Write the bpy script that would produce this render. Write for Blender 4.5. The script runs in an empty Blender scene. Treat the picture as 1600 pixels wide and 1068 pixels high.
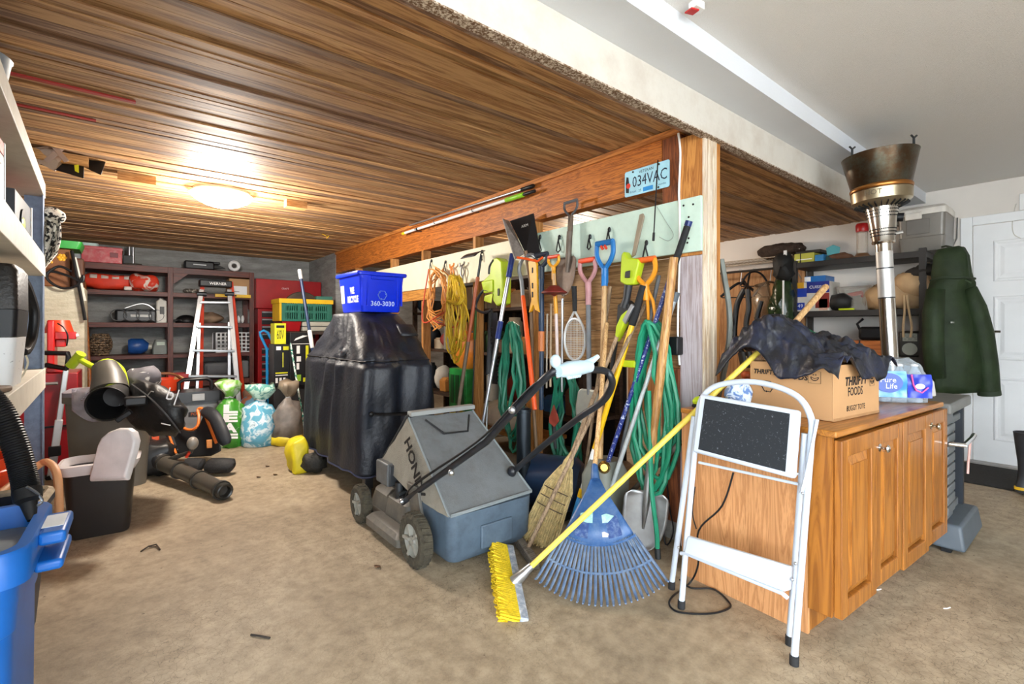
import bpy, math, random
from mathutils import Vector, Matrix, noise
random.seed(7)
PI = math.pi
V = Vector
sc = bpy.context.scene
COL = sc.collection

# ---------------------------------------------------------------- camera, sky, exposure
FPX, CX, CY, H = 753.0, 800.0, 514.0, 1.2          # focal length and principal point in pixels of 1600x1068, eye height
SX, SY = 0.6263, 0.7796
cam_d = bpy.data.cameras.new('camera')
cam_d.sensor_width = 36.0
cam_d.lens = 36.0 * FPX / 1600.0
cam_d.shift_y = -20.0 / 1600.0
cam_d.clip_start = 0.02
cam = bpy.data.objects.new('camera', cam_d)
COL.objects.link(cam)
cam.location = (0, 0, H)
cam.rotation_euler = (PI / 2, 0, -math.asin(SX))
sc.camera = cam

world = bpy.data.worlds.new('overcast_sky')
sc.world = world
world.use_nodes = True
bg = world.node_tree.nodes['Background']
bg.inputs[0].default_value = (0.86, 0.94, 1.0, 1)
bg.inputs[1].default_value = 8.6
sc.view_settings.view_transform = 'Standard'
sc.view_settings.look = 'None'
sc.view_settings.exposure = 0.42
sc.view_settings.gamma = 1.0
sc.view_settings.use_curve_mapping = False
LAMP_W = 125.0

def lamp(name, loc, energy, color, size):
    d = bpy.data.lights.new(name, 'POINT')
    d.energy = energy; d.color = color; d.shadow_soft_size = size
    o = bpy.data.objects.new(name, d); COL.objects.link(o); o.location = loc
    return o

# ---------------------------------------------------------------- pixel rays to points on real planes
def ray(u, v):
    r = (u - CX) / FPX
    return V((SX + SY * r, SY - SX * r, (CY - v) / FPX))
def W(u, v, d=None, X=None, Y=None, Z=None):
    q = ray(u, v)
    if d is None:
        if X is not None: d = X / q.x
        elif Y is not None: d = Y / q.y
        else: d = (Z - H) / q.z
    return V((q.x * d, q.y * d, H + q.z * d))

# ---------------------------------------------------------------- materials
def lin(h):
    h = h.lstrip('#')
    c = [int(h[i:i + 2], 16) / 255 for i in (0, 2, 4)]
    return tuple((x / 12.92 if x <= 0.04045 else ((x + 0.055) / 1.055) ** 2.4) for x in c) + (1,)
def nd(t, kind, **kw):
    n = t.nodes.new(kind)
    for k, v in kw.items():
        if k in n.inputs: n.inputs[k].default_value = v
        else: setattr(n, k, v)
    return n
MATS = {}
def base_mat(name):
    m = bpy.data.materials.new(name); m.use_nodes = True
    t = m.node_tree
    return m, t, t.nodes['Principled BSDF']
def mat(hexc, rough=0.55, metal=0.0, var=0.12, scale=9.0, bump=0.0, bscale=60.0, dirt=None, dirt_amt=0.35, spec=0.5, coat=0.0):
    """plain stuff: a base colour with soft noise mottling, optional dirt colour, optional fine relief"""
    key = ('m', hexc, rough, metal, var, scale, bump, bscale, dirt, dirt_amt, spec, coat)
    if key in MATS: return MATS[key]
    m, t, b = base_mat('surface_' + hexc.strip('#'))
    L = t.links.new
    tc = nd(t, 'ShaderNodeTexCoord')
    n = nd(t, 'ShaderNodeTexNoise', Scale=scale, Detail=4.0)
    L(tc.outputs['Object'], n.inputs['Vector'])
    c = lin(hexc)
    r = nd(t, 'ShaderNodeValToRGB')
    r.color_ramp.elements[0].position = 0.3; r.color_ramp.elements[1].position = 0.7
    r.color_ramp.elements[0].color = tuple(x * (1 - var) for x in c[:3]) + (1,)
    r.color_ramp.elements[1].color = tuple(min(1, x * (1 + var)) for x in c[:3]) + (1,)
    L(n.outputs['Fac'], r.inputs['Fac'])
    out = r.outputs['Color']
    if dirt:
        n2 = nd(t, 'ShaderNodeTexNoise', Scale=scale * 1.7, Detail=8.0, Roughness=0.7)
        L(tc.outputs['Object'], n2.inputs['Vector'])
        r2 = nd(t, 'ShaderNodeValToRGB')
        r2.color_ramp.elements[0].position = 0.45; r2.color_ramp.elements[1].position = 0.72
        r2.color_ramp.elements[0].color = (0, 0, 0, 1)
        r2.color_ramp.elements[1].color = (dirt_amt,) * 3 + (1,)
        L(n2.outputs['Fac'], r2.inputs['Fac'])
        mx = nd(t, 'ShaderNodeMixRGB'); mx.inputs[2].default_value = lin(dirt)
        L(r2.outputs['Color'], mx.inputs[0]); L(out, mx.inputs[1]); out = mx.outputs[0]
    L(out, b.inputs['Base Color'])
    b.inputs['Roughness'].default_value = rough
    b.inputs['Metallic'].default_value = metal
    b.inputs['Specular IOR Level'].default_value = spec
    b.inputs['Coat Weight'].default_value = coat
    if bump > 0:
        n3 = nd(t, 'ShaderNodeTexNoise', Scale=bscale, Detail=5.0)
        L(tc.outputs['Object'], n3.inputs['Vector'])
        bp = nd(t, 'ShaderNodeBump', Strength=bump, Distance=0.01)
        L(n3.outputs['Fac'], bp.inputs['Height']); L(bp.outputs['Normal'], b.inputs['Normal'])
    MATS[key] = m
    return m
def wood(light, dark, axis='x', scale=1.0, rough=0.55, rnd=0.25, knots=True, coat=0.0, figure=0.0, stain=None, rings=6.0):
    """grain running along one object axis; every object gets its own tone"""
    key = ('w', light, dark, axis, scale, rough, rnd, coat, figure, stain, rings)
    if key in MATS: return MATS[key]
    m, t, b = base_mat('wood_' + light.strip('#'))
    L = t.links.new
    tc = nd(t, 'ShaderNodeTexCoord'); oi = nd(t, 'ShaderNodeObjectInfo')
    mp = nd(t, 'ShaderNodeMapping')
    s = {'x': (0.9, 14, 14), 'y': (14, 0.9, 14), 'z': (14, 14, 0.9)}[axis]
    mp.inputs['Scale'].default_value = tuple(x * scale for x in s)
    ad = nd(t, 'ShaderNodeVectorMath', operation='MULTIPLY_ADD')
    cb = nd(t, 'ShaderNodeCombineXYZ')
    for i in range(3): L(oi.outputs['Random'], cb.inputs[i])
    ad.inputs[1].default_value = (9, 7, 5)
    L(cb.outputs[0], ad.inputs[0]); L(tc.outputs['Object'], ad.inputs[2])
    L(ad.outputs[0], mp.inputs['Vector'])
    n = nd(t, 'ShaderNodeTexNoise', Scale=1.6, Detail=6.0, Roughness=0.62, Distortion=0.35 + figure)
    L(mp.outputs[0], n.inputs['Vector'])
    wv = nd(t, 'ShaderNodeMath', operation='MULTIPLY'); wv.inputs[1].default_value = rings
    L(n.outputs['Fac'], wv.inputs[0])
    fr = nd(t, 'ShaderNodeMath', operation='PINGPONG'); fr.inputs[1].default_value = 0.5
    L(wv.outputs[0], fr.inputs[0])
    r = nd(t, 'ShaderNodeValToRGB')
    r.color_ramp.elements[0].position = 0.02; r.color_ramp.elements[1].position = 0.42
    r.color_ramp.elements[0].color = lin(dark); r.color_ramp.elements[1].color = lin(light)
    L(fr.outputs[0], r.inputs['Fac'])
    hs = nd(t, 'ShaderNodeHueSaturation')
    ma = nd(t, 'ShaderNodeMapRange'); ma.inputs[3].default_value = 1 - rnd; ma.inputs[4].default_value = 1 + rnd * 0.6
    L(oi.outputs['Random'], ma.inputs[0]); L(ma.outputs[0], hs.inputs['Value'])
    L(r.outputs['Color'], hs.inputs['Color'])
    out = hs.outputs['Color']
    if stain:
        n2 = nd(t, 'ShaderNodeTexNoise', Scale=2.3, Detail=9.0, Roughness=0.75)
        L(tc.outputs['Object'], n2.inputs['Vector'])
        r2 = nd(t, 'ShaderNodeValToRGB')
        r2.color_ramp.elements[0].position = 0.5; r2.color_ramp.elements[1].position = 0.68
        r2.color_ramp.elements[0].color = (0, 0, 0, 1); r2.color_ramp.elements[1].color = (0.75, 0.75, 0.75, 1)
        L(n2.outputs['Fac'], r2.inputs['Fac'])
        mx = nd(t, 'ShaderNodeMixRGB'); mx.inputs[2].default_value = lin(stain)
        L(r2.outputs['Color'], mx.inputs[0]); L(out, mx.inputs[1]); out = mx.outputs[0]
    L(out, b.inputs['Base Color'])
    b.inputs['Roughness'].default_value = rough
    b.inputs['Coat Weight'].default_value = coat
    bp = nd(t, 'ShaderNodeBump', Strength=0.18, Distance=0.004)
    L(n.outputs['Fac'], bp.inputs['Height']); L(bp.outputs['Normal'], b.inputs['Normal'])
    MATS[key] = m
    return m
def glass(hexc, alpha=0.25, rough=0.12):
    key = ('g', hexc, alpha, rough)
    if key in MATS: return MATS[key]
    m, t, b = base_mat('clear_plastic')
    b.inputs['Base Color'].default_value = lin(hexc); b.inputs['Roughness'].default_value = rough
    tr = nd(t, 'ShaderNodeBsdfTransparent'); mx = nd(t, 'ShaderNodeMixShader'); mx.inputs[0].default_value = alpha
    lw = nd(t, 'ShaderNodeLayerWeight', Blend=0.35)
    mr = nd(t, 'ShaderNodeMapRange'); mr.inputs[3].default_value = alpha; mr.inputs[4].default_value = min(1, alpha + 0.55)
    t.links.new(lw.outputs['Facing'], mr.inputs[0]); t.links.new(mr.outputs[0], mx.inputs[0])
    t.links.new(tr.outputs[0], mx.inputs[1]); t.links.new(b.outputs[0], mx.inputs[2])
    t.links.new(mx.outputs[0], t.nodes['Material Output'].inputs[0])
    MATS[key] = m
    return m
def blotch(c1, c2, scale=12, pos=0.5, rough=0.6, voro=False, c3=None, soft=0.03):
    """two or three flat colours in patches (printed or patterned stuff)"""
    key = ('b', c1, c2, scale, pos, rough, voro, c3, soft)
    if key in MATS: return MATS[key]
    m, t, b = base_mat('print_' + c1.strip('#'))
    tc = nd(t, 'ShaderNodeTexCoord')
    n = nd(t, 'ShaderNodeTexVoronoi', Scale=scale) if voro else nd(t, 'ShaderNodeTexNoise', Scale=scale, Detail=3.0, Distortion=0.8)
    t.links.new(tc.outputs['Object'], n.inputs['Vector'])
    r = nd(t, 'ShaderNodeValToRGB')
    r.color_ramp.elements[0].position = pos - soft; r.color_ramp.elements[1].position = pos + soft
    r.color_ramp.elements[0].color = lin(c1); r.color_ramp.elements[1].color = lin(c2)
    if c3:
        e = r.color_ramp.elements.new(min(0.99, pos + 0.1)); e.color = lin(c2)
        e = r.color_ramp.elements.new(min(1.0, pos + 0.1 + 2 * soft)); e.color = lin(c3)
    t.links.new(n.outputs['Distance' if voro else 'Fac'], r.inputs['Fac'])
    t.links.new(r.outputs['Color'], b.inputs['Base Color'])
    b.inputs['Roughness'].default_value = rough
    MATS[key] = m
    return m
def emit(hexc, strength):
    m, t, b = base_mat('lit_glass')
    b.inputs['Base Color'].default_value = lin(hexc)
    b.inputs['Emission Color'].default_value = lin(hexc); b.inputs['Emission Strength'].default_value = strength
    return m

# ---------------------------------------------------------------- objects
RM = {}
I4 = Matrix.Identity(4)
def thing(name, label, cat, loc=(0, 0, 0), rz=0.0, group=None, R=None):
    o = bpy.data.objects.new(name, None); COL.objects.link(o)
    o.empty_display_size = 0.05
    M = Matrix.Translation(V(loc)) @ (R.to_4x4() if R else Matrix.Rotation(rz, 4, 'Z'))
    o.matrix_basis = M; RM[o] = M
    o['label'] = label; o['category'] = cat
    if group: o['group'] = group
    return o
def tag(o, label, cat, group=None):
    o['label'] = label; o['category'] = cat
    if group: o['group'] = group
    return o
def struct(o):
    o['kind'] = 'structure'; return o
def stuff(o):
    o['kind'] = 'stuff'; return o
def relabel(o, label): o['label'] = label; return o
def dup(root, loc, rz=0.0, label=None, group=None, M=None):
    r = root.copy(); COL.objects.link(r)
    r.matrix_basis = M if M is not None else Matrix.Translation(V(loc)) @ Matrix.Rotation(rz, 4, 'Z')
    RM[r] = r.matrix_basis.copy()
    if label: r['label'] = label
    if group: r['group'] = group
    for ch in list(root.children):
        c = ch.copy(); COL.objects.link(c); c.parent = r; RM[c] = RM[r]
        for g in list(ch.children):
            d = g.copy(); COL.objects.link(d); d.parent = c; RM[d] = RM[r]
    return r
def frame(o, z, x=None):
    """a 4x4 at o whose z axis is z and whose x axis lies near x"""
    z = V(z).normalized()
    x = V(x) if x is not None else (V((1, 0, 0)) if abs(z.x) < 0.8 else V((0, 1, 0)))
    y = z.cross(x).normalized(); x = y.cross(z)
    M = Matrix((x, y, z)).transposed().to_4x4(); M.translation = V(o)
    return M
def wallframe(o, x, y):
    """4x4 for lettering: x runs along the writing, y is up, z the outward normal"""
    x = V(x).normalized(); y = V(y); z = x.cross(y).normalized(); y = z.cross(x)
    M = Matrix((x, y, z)).transposed().to_4x4(); M.translation = V(o)
    return M
class MB:
    def __init__(s, M=None): s.v = []; s.f = []; s.M = M.copy() if M is not None else None
    def add(s, vs, fs, M=None):
        k = len(s.v)
        T = s.M
        if M is not None: T = (s.M @ M) if s.M is not None else M
        s.v += [T @ V(p) for p in vs] if T is not None else [V(p) for p in vs]
        s.f += [tuple(i + k for i in f) for f in fs]
        return s
    def box(s, a, b, M=None):
        (x0, y0, z0), (x1, y1, z1) = a, b
        vs = [(x0, y0, z0), (x1, y0, z0), (x1, y1, z0), (x0, y1, z0), (x0, y0, z1), (x1, y0, z1), (x1, y1, z1), (x0, y1, z1)]
        return s.add(vs, [(3, 2, 1, 0), (4, 5, 6, 7), (0, 1, 5, 4), (1, 2, 6, 5), (2, 3, 7, 6), (3, 0, 4, 7)], M)
    def cbox(s, c, d, M=None):
        return s.box([c[i] - d[i] / 2 for i in range(3)], [c[i] + d[i] / 2 for i in range(3)], M)
    def taper(s, c, d0, d1, h, M=None):
        """a box whose bottom is d0 and top d1, base centre c"""
        x, y, z = c
        vs = []
        for (d, zz) in ((d0, z), (d1, z + h)):
            vs += [(x - d[0] / 2, y - d[1] / 2, zz), (x + d[0] / 2, y - d[1] / 2, zz), (x + d[0] / 2, y + d[1] / 2, zz), (x - d[0] / 2, y + d[1] / 2, zz)]
        return s.add(vs, [(3, 2, 1, 0), (4, 5, 6, 7), (0, 1, 5, 4), (1, 2, 6, 5), (2, 3, 7, 6), (3, 0, 4, 7)], M)
    def bar(s, p, q, w, h, x=None):
        p, q = V(p), V(q); L = (q - p).length
        return s.box((-w / 2, -h / 2, 0), (w / 2, h / 2, L), frame(p, q - p, x))
    def tube(s, pts, r, n=8, closed=False, flat=1.0):
        pts = [V(p) for p in pts]; N = len(pts)
        rs = r if isinstance(r, (list, tuple)) else [r] * N
        tang = []
        for i in range(N):
            a = pts[(i - 1) % N] if (closed or i > 0) else pts[i]
            c = pts[(i + 1) % N] if (closed or i < N - 1) else pts[i]
            d = (c - a)
            tang.append(d.normalized() if d.length > 1e-9 else V((0, 0, 1)))
        nx = tang[0].orthogonal().normalized()
        vs = []
        for i in range(N):
            nx = nx - tang[i] * nx.dot(tang[i])
            nx = nx.normalized() if nx.length > 1e-6 else tang[i].orthogonal().normalized()
            ny = tang[i].cross(nx)
            for k in range(n):
                a = 2 * PI * k / n
                vs.append(pts[i] + nx * (math.cos(a) * rs[i]) + ny * (math.sin(a) * rs[i] * flat))
        fs = []
        for i in range(N if closed else N - 1):
            j = (i + 1) % N
            for k in range(n):
                l = (k + 1) % n
                fs.append((i * n + k, i * n + l, j * n + l, j * n + k))
        if not closed:
            fs.append(tuple(reversed(range(n)))); fs.append(tuple(range((N - 1) * n, N * n)))
        return s.add(vs, fs)
    def lathe(s, prof, n=16, M=None, sx=1.0, sy=1.0, closed=False):
        vs, fs = [], []
        for (r, z) in prof:
            for k in range(n):
                a = 2 * PI * k / n
                vs.append((math.cos(a) * r * sx, math.sin(a) * r * sy, z))
        for i in range(len(prof) - (0 if closed else 1)):
            j = (i + 1) % len(prof)
            for k in range(n):
                l = (k + 1) % n
                fs.append((i * n + k, i * n + l, j * n + l, j * n + k))
        if closed: return s.add(vs, fs, M)
        if prof[0][0] > 1e-6: fs.append(tuple(reversed(range(n))))
        if prof[-1][0] > 1e-6: fs.append(tuple(range((len(prof) - 1) * n, len(prof) * n)))
        return s.add(vs, fs, M)
    def cyl(s, p, q, r, n=12, r2=None):
        return s.tube([p, q], [r, r if r2 is None else r2], n)
    def prism(s, poly, z0, z1, M=None):
        n = len(poly)
        vs = [(x, y, z0) for x, y in poly] + [(x, y, z1) for x, y in poly]
        fs = [tuple(reversed(range(n))), tuple(range(n, 2 * n))] + [(i, (i + 1) % n, n + (i + 1) % n, n + i) for i in range(n)]
        return s.add(vs, fs, M)
    def loft(s, rings, caps=True, M=None):
        n = len(rings[0]); vs = [p for r in rings for p in r]; fs = []
        for i in range(len(rings) - 1):
            for k in range(n):
                l = (k + 1) % n
                fs.append((i * n + k, i * n + l, (i + 1) * n + l, (i + 1) * n + k))
        if caps:
            fs.append(tuple(reversed(range(n)))); fs.append(tuple(range((len(rings) - 1) * n, len(rings) * n)))
        return s.add(vs, fs, M)
    def ball(s, c, r, n=12, m=8, M=None, fn=None, sq=1.0):
        e_ = lambda x: math.copysign(abs(x) ** sq, x)
        r = r if isinstance(r, (tuple, list)) else (r, r, r)
        vs = [(c[0], c[1], c[2] - r[2])]; fs = []
        for i in range(1, m):
            t = PI * i / m
            for k in range(n):
                a = 2 * PI * k / n
                vs.append((c[0] + e_(math.sin(t)) * e_(math.cos(a)) * r[0], c[1] + e_(math.sin(t)) * e_(math.sin(a)) * r[1], c[2] - e_(math.cos(t)) * r[2]))
        vs.append((c[0], c[1], c[2] + r[2]))
        for k in range(n):
            l = (k + 1) % n
            fs.append((0, 1 + l, 1 + k)); fs.append((len(vs) - 1, 1 + (m - 2) * n + k, 1 + (m - 2) * n + l))
            for i in range(m - 2):
                fs.append((1 + i * n + k, 1 + i * n + l, 1 + (i + 1) * n + l, 1 + (i + 1) * n + k))
        if fn: vs = [fn(V(p)) for p in vs]
        return s.add(vs, fs, M)
    def grid(s, fn, nu, nv, M=None, thick=None):
        vs = [V(fn(i / nu, j / nv)) for j in range(nv + 1) for i in range(nu + 1)]
        w = nu + 1
        fs = [(j * w + i, j * w + i + 1, (j + 1) * w + i + 1, (j + 1) * w + i) for j in range(nv) for i in range(nu)]
        return s.add(vs, fs, M)
    def build(s, name, m, parent=None, smooth=True, bevel=0.0, seg=2, angle=40, thick=0.0, sub=0):
        if parent is not None:
            inv = RM[parent].inverted(); vs = [inv @ p for p in s.v]
        else:
            xs = [p.x for p in s.v]; ys = [p.y for p in s.v]; zs = [p.z for p in s.v]
            o0 = V(((min(xs) + max(xs)) / 2, (min(ys) + max(ys)) / 2, min(zs)))
            vs = [p - o0 for p in s.v]
        me = bpy.data.meshes.new(name)
        me.from_pydata([tuple(p) for p in vs], [], s.f)
        me.materials.append(m)
        if smooth:
            me.polygons.foreach_set('use_smooth', [True] * len(me.polygons))
            me.set_sharp_from_angle(angle=math.radians(angle))
        me.update()
        o = bpy.data.objects.new(name, me); COL.objects.link(o)
        if parent is not None:
            o.parent = parent; RM[o] = RM[parent]
        else:
            o.location = o0; RM[o] = Matrix.Translation(o0)
        if thick:
            md = o.modifiers.new('thickness', 'SOLIDIFY'); md.thickness = thick; md.offset = 0
        if sub:
            md = o.modifiers.new('smooth', 'SUBSURF'); md.levels = sub; md.render_levels = sub
        if bevel:
            md = o.modifiers.new('bevel', 'BEVEL'); md.width = bevel; md.segments = seg
            md.limit_method = 'ANGLE'; md.angle_limit = math.radians(35)
        return o
def text(body, M, m, parent, size=None, width=None, height=None, ext=0.0006, name='lettering', align='CENTER', spacing=1.0, shear=0.0, bold=0.0):
    cu = bpy.data.curves.new('lettering', 'FONT')
    cu.body = body; cu.size = 1.0; cu.align_x = align; cu.align_y = 'CENTER'; cu.space_character = spacing; cu.shear = shear
    cu.extrude = 0.0; cu.resolution_u = 2; cu.offset = bold
    tmp = bpy.data.objects.new('lettering_source', cu); COL.objects.link(tmp)
    dg = bpy.context.evaluated_depsgraph_get()
    me0 = bpy.data.meshes.new_from_object(tmp.evaluated_get(dg))
    vs = [v.co.copy() for v in me0.vertices]; fs = [tuple(p.vertices) for p in me0.polygons]
    bpy.data.objects.remove(tmp); bpy.data.curves.remove(cu); bpy.data.meshes.remove(me0)
    xs = [p.x for p in vs]; ys = [p.y for p in vs]
    w, h = max(xs) - min(xs), max(ys) - min(ys)
    sx = sy = size if size else 1.0
    if width: sx = sy = width / w
    if height: sy = height / h
    if height and not width: sx = sy
    mb = MB()
    mb.add([(p.x * sx, p.y * sy, ext) for p in vs], fs, M)
    return mb.build(name, m, parent, smooth=False)
def wob(p, amp, freq, seed=0.0):
    q = V(p) * freq + V((seed, seed * 1.7, seed * 0.6))
    return noise.noise_vector(q) * amp
def cat_rom(pts, k=6):
    pts = [V(p) for p in pts]; out = []
    for i in range(len(pts) - 1):
        p0 = pts[max(0, i - 1)]; p1 = pts[i]; p2 = pts[i + 1]; p3 = pts[min(len(pts) - 1, i + 2)]
        for j in range(k):
            t = j / k
            out.append(0.5 * ((2 * p1) + (p2 - p0) * t + (2 * p0 - 5 * p1 + 4 * p2 - p3) * t * t + (3 * p1 - p0 - 3 * p2 + p3) * t ** 3))
    out.append(pts[-1])
    return out
def stick(name, label, cat, p, q, segs, group=None, n=9):
    """a straight shaft from p to q; segs are (part name, t0, t1, radius or (r0, r1), material[, label])"""
    p, q = V(p), V(q)
    t = thing(name, label, cat, p, group=group)
    for sg in segs:
        a, b = p.lerp(q, sg[1]), p.lerp(q, sg[2])
        r = sg[3] if isinstance(sg[3], tuple) else (sg[3], sg[3])
        o = MB().tube([a, a.lerp(b, 0.02), a.lerp(b, 0.98), b], [r[0] * 0.85, r[0], r[1], r[1] * 0.85], n).build(sg[0], sg[4], t)
        if len(sg) > 5: o['label'] = sg[5]
    return t
def dgrip(parent, p, axis, side, w, h, m, m2=None, r=0.011):
    """a D-shaped hand grip: p where the shaft ends, axis up the shaft"""
    a = V(axis).normalized(); s = V(side).normalized()
    p = V(p)
    pts = [p - a * 0.05, p, p + a * h * 0.3 + s * w * 0.32, p + a * h * 0.62 + s * w * 0.5, p + a * h + s * w * 0.47]
    pts2 = [p, p + a * h * 0.3 - s * w * 0.32, p + a * h * 0.62 - s * w * 0.5, p + a * h - s * w * 0.47]
    mb = MB(); mb.tube(cat_rom(pts, 4), r, 8); mb.tube(cat_rom(pts2, 4), r, 8)
    mb.tube([p - a * 0.08, p + a * 0.01], r * 1.5, 10)
    g = mb.build('grip', m, parent)
    MB().tube([p + a * h - s * w * 0.5, p + a * h + s * w * 0.5], r * 1.25, 9).build('grip_bar', m2 or m, g)
    return g
# shared colours
BLACK = mat('#131417', 0.45, var=0.25, spec=0.35)
RUBBER = mat('#202022', 0.8, var=0.2, bump=0.15)
STEEL = mat('#b9bcc0', 0.32, 0.9, var=0.06)
CHROME = mat('#d8d9da', 0.14, 1.0, var=0.03)
DKSTEEL = mat('#3d4043', 0.45, 0.6, var=0.2)
WHITE = mat('#e9eaea', 0.4, var=0.03)
ASH = wood('#d2ad7c', '#a97f4e', 'z', 2.0, 0.5, 0.08)
OLDASH = wood('#a98f72', '#6f5a45', 'z', 2.0, 0.7, 0.1)
YELLOW = mat('#e8b90f', 0.4, var=0.08)
ORANGE = mat('#e2551b', 0.4, var=0.1)
RED = mat('#b3161c', 0.35, var=0.15)
INK = mat('#111114', 0.6, var=0.1)
INKW = mat('#f2f2f2', 0.6, var=0.02)
LIME = mat('#b9cf22', 0.4, var=0.08)
HOSE = mat('#186a52', 0.45, var=0.2)
CARD = mat('#b98f63', 0.75, var=0.06, scale=4)
# ================================================================ THE SETTING
XP = 2.40            # face of the tool wall
XR = 6.0             # white wall with the door
YB = 8.4             # concrete back wall
XL = -1.35           # left wall
ZW = 2.32            # underside of the timber ceiling
ZC = 2.51            # white ceiling in front
XFO = 1.9             # edge of the added unseen front wall, set to shape the daylight
YF = -2.5            # open garage door behind the camera

def floor_mat():
    m, t, b = base_mat('concrete_floor')
    L = t.links.new
    tc = nd(t, 'ShaderNodeTexCoord')
    n1 = nd(t, 'ShaderNodeTexNoise', Scale=0.9, Detail=9.0, Roughness=0.68)
    n2 = nd(t, 'ShaderNodeTexNoise', Scale=14.0, Detail=8.0, Roughness=0.75)
    n3 = nd(t, 'ShaderNodeTexNoise', Scale=140.0, Detail=4.0)
    vo = nd(t, 'ShaderNodeTexVoronoi', feature='DISTANCE_TO_EDGE', Scale=34.0)
    nw = nd(t, 'ShaderNodeTexNoise', Scale=18.0, Detail=3.0)
    wp = nd(t, 'ShaderNodeVectorMath', operation='MULTIPLY_ADD'); wp.inputs[1].default_value = (0.06, 0.06, 0.06)
    for n in (n1, n2, n3, nw): L(tc.outputs['Object'], n.inputs['Vector'])
    L(nw.outputs['Color'], wp.inputs[0]); L(tc.outputs['Object'], wp.inputs[2]); L(wp.outputs[0], vo.inputs['Vector'])
    r1 = nd(t, 'ShaderNodeValToRGB')
    e = r1.color_ramp.elements
    e[0].position = 0.3; e[0].color = lin('#857662'); e[1].position = 0.68; e[1].color = lin('#b9aa92')
    k = e.new(0.48); k.color = lin('#a6967e')
    L(n1.outputs['Fac'], r1.inputs['Fac'])
    r2 = nd(t, 'ShaderNodeValToRGB')
    r2.color_ramp.elements[0].position = 0.34; r2.color_ramp.elements[0].color = (0.5, 0.47, 0.44, 1)
    r2.color_ramp.elements[1].position = 0.6; r2.color_ramp.elements[1].color = (1.04, 1.03, 1.02, 1)
    L(n2.outputs['Fac'], r2.inputs['Fac'])
    mx = nd(t, 'ShaderNodeMixRGB', blend_type='MULTIPLY'); mx.inputs[0].default_value = 0.7
    L(r1.outputs[0], mx.inputs[1]); L(r2.outputs[0], mx.inputs[2])
    # fine map cracking, fading out in patches
    r3 = nd(t, 'ShaderNodeValToRGB')
    r3.color_ramp.elements[0].position = 0.0; r3.color_ramp.elements[0].color = (0.42, 0.4, 0.38, 1)
    r3.color_ramp.elements[1].position = 0.035; r3.color_ramp.elements[1].color = (1, 1, 1, 1)
    L(vo.outputs['Distance'], r3.inputs['Fac'])
    np_ = nd(t, 'ShaderNodeTexNoise', Scale=0.8, Detail=3.0); L(tc.outputs['Object'], np_.inputs['Vector'])
    rp = nd(t, 'ShaderNodeValToRGB'); rp.color_ramp.elements[0].position = 0.42; rp.color_ramp.elements[1].position = 0.6
    L(np_.outputs['Fac'], rp.inputs['Fac'])
    mc = nd(t, 'ShaderNodeMixRGB', blend_type='MULTIPLY')
    L(rp.outputs[0], mc.inputs[0]); L(mx.outputs[0], mc.inputs[1]); L(r3.outputs[0], mc.inputs[2])
    # dark specks
    vs = nd(t, 'ShaderNodeTexVoronoi', Scale=9.0); L(tc.outputs['Object'], vs.inputs['Vector'])
    rs = nd(t, 'ShaderNodeValToRGB'); rs.color_ramp.elements[0].position = 0.035; rs.color_ramp.elements[1].position = 0.05
    rs.color_ramp.elements[0].color = (0.25, 0.2, 0.16, 1); rs.color_ramp.elements[1].color = (1, 1, 1, 1)
    L(vs.outputs['Distance'], rs.inputs['Fac'])
    ms = nd(t, 'ShaderNodeMixRGB', blend_type='MULTIPLY'); ms.inputs[0].default_value = 0.8
    L(mc.outputs[0], ms.inputs[1]); L(rs.outputs[0], ms.inputs[2])
    L(ms.outputs[0], b.inputs['Base Color'])
    b.inputs['Roughness'].default_value = 0.62
    bp = nd(t, 'ShaderNodeBump', Strength=0.25, Distance=0.004)
    L(n3.outputs['Fac'], bp.inputs['Height']); L(bp.outputs[0], b.inputs['Normal'])
    return m
def concrete_wall_mat(c1, c2, board=7.0):
    m, t, b = base_mat('board_marked_concrete')
    L = t.links.new
    tc = nd(t, 'ShaderNodeTexCoord')
    mp = nd(t, 'ShaderNodeMapping'); mp.inputs['Scale'].default_value = (1.0, 1.0, 5.0)
    L(tc.outputs['Object'], mp.inputs['Vector'])
    n = nd(t, 'ShaderNodeTexNoise', Scale=2.2, Detail=10.0, Roughness=0.7); L(mp.outputs[0], n.inputs['Vector'])
    n2 = nd(t, 'ShaderNodeTexNoise', Scale=40, Detail=6.0); L(tc.outputs['Object'], n2.inputs['Vector'])
    r = nd(t, 'ShaderNodeValToRGB'); r.color_ramp.elements[0].position = 0.35; r.color_ramp.elements[1].position = 0.65
    r.color_ramp.elements[0].color = lin(c1); r.color_ramp.elements[1].color = lin(c2)
    L(n.outputs['Fac'], r.inputs['Fac'])
    L(r.outputs[0], b.inputs['Base Color']); b.inputs['Roughness'].default_value = 0.85
    ad = nd(t, 'ShaderNodeMath', operation='ADD'); L(n.outputs['Fac'], ad.inputs[0]); L(n2.outputs['Fac'], ad.inputs[1])
    bp = nd(t, 'ShaderNodeBump', Strength=0.35, Distance=0.015); L(ad.outputs[0], bp.inputs['Height']); L(bp.outputs[0], b.inputs['Normal'])
    return m
struct(MB().box((-7, -7, -0.15), (9, YB + 0.3, 0)).build('floor', floor_mat(), smooth=False))
GREYC = concrete_wall_mat('#787774', '#a3a3a0'); PALEC = concrete_wall_mat('#a39c86', '#cbc5b0')
wallp = mat('#ddd7d0', 0.75, var=0.03, scale=3, bump=0.12, bscale=120)
ceilm = mat('#e2e0dd', 0.85, var=0.02, scale=200, bump=0.5, bscale=230)
struct(MB().box((XL - 0.2, YB, 0), (XR + 0.2, YB + 0.2, 2.8)).build('wall_back', GREYC, smooth=False))
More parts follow.
